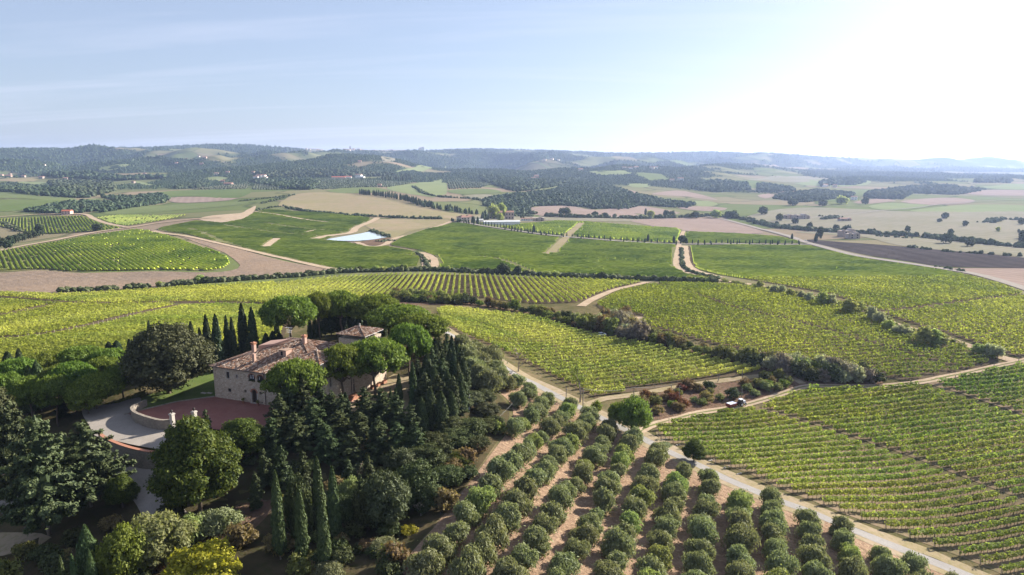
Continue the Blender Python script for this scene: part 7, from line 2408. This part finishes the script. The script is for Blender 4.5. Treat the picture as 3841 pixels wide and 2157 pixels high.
house(170, 539, 14, 9, 5.5, 0.05, 'small pink farmhouse with a bright red roof on the left slope', 'far_pink', 'red_roof')
G = 'buildings of the stone farm at the lane'
house(1165, 557, 14, 16, 6.5, 0.5, 'low hipped roof hall with pale walls at the head of the white lane', 'far_wall', 'far_roof', 3.0, G, 'farm_hall', 3, True, 'hall')
house(1180, 553, 12, 12, 5.5, 0.5, 'smaller pale annex behind the hipped roof hall', 'far_wall', 'far_roof', 2.5, G, 'farm_hall', 2, True, 'hall')
house(1246, 551, 22, 12, 11, 0.1, 'tall old stone farmhouse half hidden by a poplar', 'far_stone', 'far_roof', 2.4, G, 'stone_farmhouse', 4)
house(1281, 552, 14, 12, 12, 0.1, 'square tall stone house right of the poplar', 'far_stone', 'far_roof', 2.2, G, 'stone_farmhouse', 3)
house(1262, 564, 52, 12, 4.0, 0.12, 'long white greenhouse barn with a mossy pale roof', 'far_white', 'grey_roof', 1.6, G, 'long_barn', 0, False, 'barn')
house(1325, 556, 18, 7, 4.0, 0.0, 'low white colonnaded shed beyond the long barn', 'far_white', 'far_roof', 1.0, G, 'low_shed', 5, False, 'shed')
house(1350, 556, 24, 8, 5.0, 0.0, 'roofless ruined stone barn beyond the long barn', 'far_stone', None, None, G, 'ruined_barn', 3, False, 'ruin', True)
house(1205, 557, 12, 6, 3.0, 0.2, 'low pale shed between the farm cypresses', 'far_white', 'grey_roof', 0.8, G, 'low_shed', 0, False, 'shed')
G = 'ruined barns on the right plain'
for i, (u, v, w, d, h) in enumerate([(1979, 550, 16, 10, 6), (2010, 551, 26, 11, 7), (2024, 551, 14, 9, 5.5), (2124, 556, 20, 8, 4), (2129, 595, 18, 11, 7.5), (2144, 600, 14, 9, 6)]):
    house(u, v, w, d, h, 0.15, 'ruined stone barn on the right plain, %s' % ('leftmost, beside the pale road', 'the longest one', 'low one by the trees', 'small dark one alone in the field', 'broken one in front of the hedgerow', 'lower one right of the broken barn')[i], 'far_stone', None if i not in (3,) else 'far_roof', None, G, 'ruined_barn', 2, False, 'ruin', True)
G = 'white houses of the villa hamlet below the hills'
for i, (u, v, w, d, h) in enumerate([(645, 450, 16, 12, 8), (653, 449, 20, 14, 11), (662, 449, 20, 12, 12), (668, 451, 14, 10, 8)]):
    house(u, v, w, d, h, -0.2, 'white house of the hamlet below the wooded hills, %s from the left' % nth(i + 1), 'far_white', 'far_roof', None, G)
G = 'houses of the hilltop farm above the olive rows'
house(903, 449, 22, 14, 13, -0.3, 'square white farmhouse on the hilltop above the olive rows', 'far_white', 'far_roof', None, G)
house(912, 450, 14, 12, 7, -0.3, 'lower white wing right of the hilltop farmhouse', 'far_white', 'grey_roof', None, G)
house(852, 449, 46, 12, 5, 0.1, 'long red roofed barn left of the hilltop farmhouse', 'far_pink', 'red_roof', None, G, 'long_barn', 0, False, 'barn')
house(872, 448.5, 12, 9, 6, 0.1, 'small white house, left one between the barn and farmhouse', 'far_white', 'red_roof', None, G)
house(880, 448.5, 12, 9, 6, 0.1, 'small white house, right one between the barn and farmhouse', 'far_white', 'red_roof', None, G)
house(1349, 449, 18, 12, 12, 0.3, 'pink tower house among trees on the middle hill', 'far_pink', 'far_roof', None)
house(1338, 451, 30, 12, 6, 0.1, 'long pink farm among trees on the middle hill', 'far_pink', 'far_roof', None)
G = 'scattered houses on the left hills'
for i, (u, v, w) in enumerate([(4, 443, 18), (22, 446, 26), (26, 440, 16), (60, 446, 16), (112, 417, 14), (105, 449, 20), (165, 452, 18), (336, 461, 14), (364, 440, 12), (444, 412, 16), (469, 401, 18), (482, 403, 14), (500, 395, 18), (507, 414, 20), (515, 398, 24), (545, 440, 18), (295, 451, 12), (573, 436, 16), (804, 439, 16), (637, 436, 14), (905, 408, 18), (955, 470, 12), (560, 459, 18), (575, 467, 30)]):
    house(u, v, w * 0.8, w * 0.55, 6.5, random.uniform(-0.4, 0.4), 'tiny pale house on the left hills, %s of them' % nth(i + 1), random.choice(['far_stone', 'far_wall', 'far_pink']), 'far_roof', None, G, wins=2)
G = 'scattered houses on the middle and right hills'
for i, (u, v, w) in enumerate([(1570, 425, 18), (1585, 426, 22), (1600, 424, 20), (1640, 425, 22), (1650, 424, 18), (1712, 454, 22), (2148, 503, 14), (1460, 430, 20), (1370, 404, 20), (1690, 457, 16), (2075, 470, 18), (2100, 471, 14), (1388, 402, 22), (1405, 404, 16)]):
    house(u, v, w, w * 0.7, 8, random.uniform(-0.4, 0.4), 'tiny pale house on the middle and right hills, %s of them' % nth(i + 1), random.choice(['far_white', 'far_wall']), 'far_roof', None, G, wins=2)
# the town along the skyline
G = 'houses of the skyline town'
r5 = random.Random(21)
k = 0
for u0, u1, n, hm in ((770, 812, 7, 9), (866, 905, 9, 16), (905, 990, 16, 11), (990, 1030, 7, 9), (1055, 1064, 3, 26)):
    for q in range(n):
        u = u0 + (u1 - u0) * (q + r5.random() * 0.8) / n
        th = math.atan((u * K - 1920.5) / FOC / (CP + (723.5 - 380) * K / FOC * SP))
        rr = float(_ridge_r(th)) - r5.uniform(10, 90)
        x, y = rr * math.sin(th), rr * math.cos(th)
        hh = hm * r5.uniform(0.7, 1.5)
        k += 1
        o = ob('town_house', None, None, (x, y, float(height(x, y)) - 2), r5.uniform(-0.5, 0.5))
        tag(o, 'pale town house on the skyline ridge, %s from the left' % nth(k), 'house', G)
        w = r5.uniform(16, 34)
        MB().box((0, 0, 0), (w, w * 0.7, hh + 2)).build('wall', M[r5.choice(['far_white', 'far_wall', 'far_stone'])], o)
        MB().poly([(-w / 2, -w * 0.36, hh + 2), (w / 2, -w * 0.36, hh + 2), (w / 2, w * 0.36, hh + 2), (-w / 2, w * 0.36, hh + 2), (-w / 2, 0, hh + 5), (w / 2, 0, hh + 5)], [(0, 1, 5, 4), (2, 3, 4, 5), (1, 2, 5), (3, 0, 4), (3, 2, 1, 0)]).build('roof', M['far_roof'], o)
th = math.atan((893 * K - 1920.5) / FOC / 0.99); rr = float(_ridge_r(th)) - 60
x, y = rr * math.sin(th), rr * math.cos(th)
o = ob('church_tower', None, None, (x, y, float(height(x, y)) - 2), 0.2)
tag(o, 'square church tower rising over the skyline town', 'tower')
MB().box((0, 0, 0), (12, 12, 42)).build('wall', M['far_stone'], o)
MB().box((0, 0, 42), (13.5, 13.5, 3)).box((0, 0, 45), (12, 12, 7), top=(1, 1)).build('roof', M['far_roof'], o)
# pink columned house behind the cedars at the left edge
hs = house(24, 1168, 9, 6, 4.5, -0.3, 'pink columned house half hidden behind the cedars at the left', 'far_pink', 'red_roof', None, None, 'garden_house', 2)
for q in range(5):
    MB().box((-4 + q * 2.0, -4.2, 0.3), (0.35, 0.35, 3.4)).build('column', M['far_pink'], hs)
MB().box((0, -3.9, 3.7), (9.4, 1.4, 0.3)).build('porch_roof', M['red_roof'], hs)

# ---------------------------------------------------------------- poles, tractor, cars
M['pole'] = plain_mat('weathered_pole', (0.22, 0.19, 0.17), 0.85, 0.15)
M['red_paint'] = plain_mat('red_paint', (0.17, 0.022, 0.028), 0.45, 0.1, 2.0, 0.5)
M['white_paint'] = plain_mat('white_paint', (0.80, 0.80, 0.80), 0.35, 0.04, 2.0, 0.5)
M['blue_grey'] = plain_mat('blue_grey_tarp', (0.42, 0.45, 0.55), 0.6, 0.08, 2.0, 0.3)
M['tyre'] = plain_mat('tyre_rubber', (0.02, 0.02, 0.02), 0.85)
tops = {}
PL = [(1466, 1032, 973, 'tall wooden pole at the road by the junction tree'), (1424, 1012, 972, 'wooden pole at the edge of the bright plot'), (1300, 1022, 1002, 'short pole carrying the wire across the olives'), (1594, 1004, 972, 'wooden pole on the upper track, left of the bank'), (1688, 990, 966, 'wooden pole on the bank, first from the junction'), (1708, 1020, 966, 'tall thin pole on the bank above the tractor'), (1805, 962, 938, 'leaning pole by the upper track'), (1867, 954, 926, 'pole at the right end of the bright plot'), (1978, 968, 936, 'pole on the right end of the brown bank'), (1866, 1000, 976, 'pole on the bank right of the tractor'), (2192, 935, 920, 'thin pole behind the hedge belt'), (2289, 972, 955, 'short pole at the pale track, left one'), (2402, 958, 941, 'short pole at the pale track, middle one'), (2499, 932, 915, 'short pole at the pale track, right one'), (2562, 912, 897, 'short pole where the tracks meet at the right edge')]
for i, (u, vb, vt, lab) in enumerate(PL):
    p = zk([(u, vb)])[0]
    h = (vb - vt) * K * p[1] / FOC * 1.02
    lean = 0.22 if 'leaning' in lab else 0.0
    o = ob('utility_pole', None, None, (p[0], p[1], p[2] - 0.3), (0, lean, 0.4))
    tag(o, lab, 'pole', 'wooden poles between the vineyards')
    MB().tube([(0, 0, 0), (0, 0, h + 0.3)], [0.13, 0.09], 7).build('post', M['pole'], o)
    if h > 4:
        MB().box((0, 0, h - 0.35), (1.1, 0.09, 0.09)).build('crossarm', M['pole'], o)
    tops[i] = np.array([p[0], p[1], p[2] + h])
M['wire'] = plain_mat('wire', (0.16, 0.16, 0.17), 0.6)


def wire(a, b, lab, sag=0.8):
    t_ = np.linspace(0, 1, 14)[:, None]
    P = a + (b - a) * t_
    P[:, 2] -= sag * 4 * (t_ * (1 - t_))[:, 0]
    tag(ob('power_line', MB().tube(P - a, 0.022, 4).mesh('power_line', M['wire']), None, a), lab, 'wire', 'overhead wires')


wire(tops[2], tops[0], 'overhead wire crossing above the olive trees to the tall pole')
_e = zk([(1170, 1140)])[0] + np.array([0, 0, 1.5])
wire(tops[2], _e, 'overhead wire dropping from the short pole towards the wood', 0.5)
wire(tops[0], tops[3], 'overhead wire from the tall pole to the upper track')
wire(tops[3], tops[4], 'overhead wire between the first poles of the bank', 0.4)
p = zk([(1180, 1030)])[0]
o = ob('lamp_post', None, None, (p[0], p[1], p[2]), 0)
d_ = ray(1178 * K, 992 * K); zt = CAMZ + d_[2] / d_[1] * p[1] - p[2]
tag(o, 'white capped post sticking out of the grey oaks', 'post')
MB().tube([(0, 0, 0), (0, 0, zt - 0.2)], 0.16, 8).build('post', M['white_paint'], o)
MB().lathe([(0.25, 0), (0.3, 0.15), (0.24, 0.34), (0.05, 0.4)], (0, 0, zt - 0.25), 9).build('cap', M['pale_stone'], o)

a_, b_ = zk([(1840, 1028.5), (1872, 1021)])
td = b_ - a_; tr_ = math.atan2(td[1], td[0])
c_ = zk([(1849, 1025.5)])[0]


def wheel(parent, x, y, r, w):
    wv = MB().tube([(x, y - w / 2, r), (x, y + w / 2, r)], r, 16).build('wheel', M['tyre'], parent)
    MB().tube([(x, y - w / 2 - 0.02, r), (x, y + w / 2 + 0.02, r)], r * 0.5, 12).build('rim', M['white_paint'], wv)


tl_ = ob('grape_trailer', None, None, (c_[0] - 1.6 * math.cos(tr_), c_[1] - 1.6 * math.sin(tr_), c_[2] + 0.12), tr_, 0.86)
tag(tl_, 'red grape trailer with white load towed along the dirt track', 'trailer')
MB().box((0, 0, 0.75), (3.1, 1.55, 1.0), top=(3.3, 2.0)).build('tub', M['red_paint'], tl_)
MB().box((-0.75, 0, 1.76), (1.5, 1.8, 0.14), top=(1.35, 1.6)).build('load', M['white_paint'], tl_)
MB().box((0.82, 0, 1.76), (1.3, 1.8, 0.10), top=(1.25, 1.6)).build('load', M['blue_grey'], tl_)
MB().tube([(1.5, 0, 0.7), (2.7, 0, 0.62)], 0.06, 6).build('drawbar', M['tyre'], tl_)
for y_ in (-0.85, 0.85):
    wheel(tl_, -0.2, y_, 0.42, 0.28)
tg = ob('farm_tractor', None, None, (c_[0] + 2.3 * math.cos(tr_), c_[1] + 2.3 * math.sin(tr_), c_[2] + 0.12), tr_, 0.9)
tag(tg, 'narrow vineyard tractor with pale cab roof on the dirt track', 'tractor')
MB().box((1.15, 0, 0.7), (1.5, 0.75, 0.75), top=(1.4, 0.6)).build('hood', M['white_paint'], tg)
MB().box((0.1, 0, 0.55), (1.6, 0.9, 0.5)).build('chassis', M['tyre'], tg)
MB().box((-0.1, 0, 1.05), (1.25, 1.05, 1.05), top=(1.05, 0.95)).build('cab', M['glass'], tg)
MB().box((-0.1, 0, 2.1), (1.35, 1.15, 0.16), top=(1.1, 0.95)).build('cab_roof', M['white_paint'], tg)
cw = MB()
for xx in (-0.7, 0.5):
    for yy in (-0.5, 0.5):
        cw.tube([(xx, yy * 1.04, 1.0), (xx * 0.86, yy * 0.95, 2.12)], 0.04, 5)
cw.build('cab_frame', M['tyre'], tg, kind='stuff')
for y_ in (-0.68, 0.68):
    wheel(tg, -0.35, y_, 0.66, 0.34); wheel(tg, 1.45, y_ * 0.92, 0.42, 0.26)


def car(u, v, rot, label, paint, group=None):
    p = zk([(u, v)])[0]
    o = ob('parked_car', None, None, (p[0], p[1], float(height(p[0], p[1])) + 0.1), rot, 0.85)
    tag(o, label, 'car', group)
    MB().box((0, 0, 0.35), (4.2, 1.7, 0.55), top=(4.1, 1.6)).build('body', M[paint], o)
    MB().box((-0.2, 0, 0.9), (2.4, 1.55, 0.45), top=(1.7, 1.3)).build('cabin', M['glass'], o)
    MB().box((-0.2, 0, 1.35), (1.7, 1.3, 0.08)).build('roof', M[paint], o)
    for x_ in (-1.3, 1.3):
        for y_ in (-0.78, 0.78):
            wheel(o, x_, y_, 0.33, 0.2)


car(1497, 848, 0.3, 'white car at the hedge belt edge, closest to the bright vines', 'white_paint', 'cars by the hedge belt')
car(1512, 845, 0.3, 'white car half hidden in the hedge belt', 'white_paint', 'cars by the hedge belt')
car(2026, 606, -0.5, 'tiny white car driving on the valley road', 'white_paint')

# loose pale stones on the grove headland and track edge
st = []
for q in range(140):
    a = RNG.random() * (len(_rl) - 40) + 20
    i = int(a)
    if _rl[i, 1] > 150:
        continue
    p = _rl[i] + _N[i] * RNG.uniform(4.2, 6.4)
    st.append(p)
st = np.array(st)
V, F = blobs(st[:, 0], st[:, 1], RNG.uniform(0.08, 0.26, len(st)), 0.7, 0.25)
tag(ob('stones', mesh_np('stones', V, F, [M['pale_stone']])), 'loose pale stones along the vineyard edge of the road', 'stones', kind='stuff')
# ---------------------------------------------------------------- the air
HZ = MB().box((0, 0, -115), (27600, 27600, 440))
t = NT('haze')
pv = t.n('ShaderNodeVolumePrincipled')
pv.inputs['Color'].default_value = (0.50, 0.64, 1.0, 1)
pv.inputs['Density'].default_value = 5.8e-5
pv.inputs['Anisotropy'].default_value = 0.36
t.l(pv.outputs[0], t.out.inputs['Volume'])
hz = HZ.build('haze', t.m, kind='stuff')
tag(hz, 'pale blue haze filling the air over the valley', 'haze', kind='stuff')
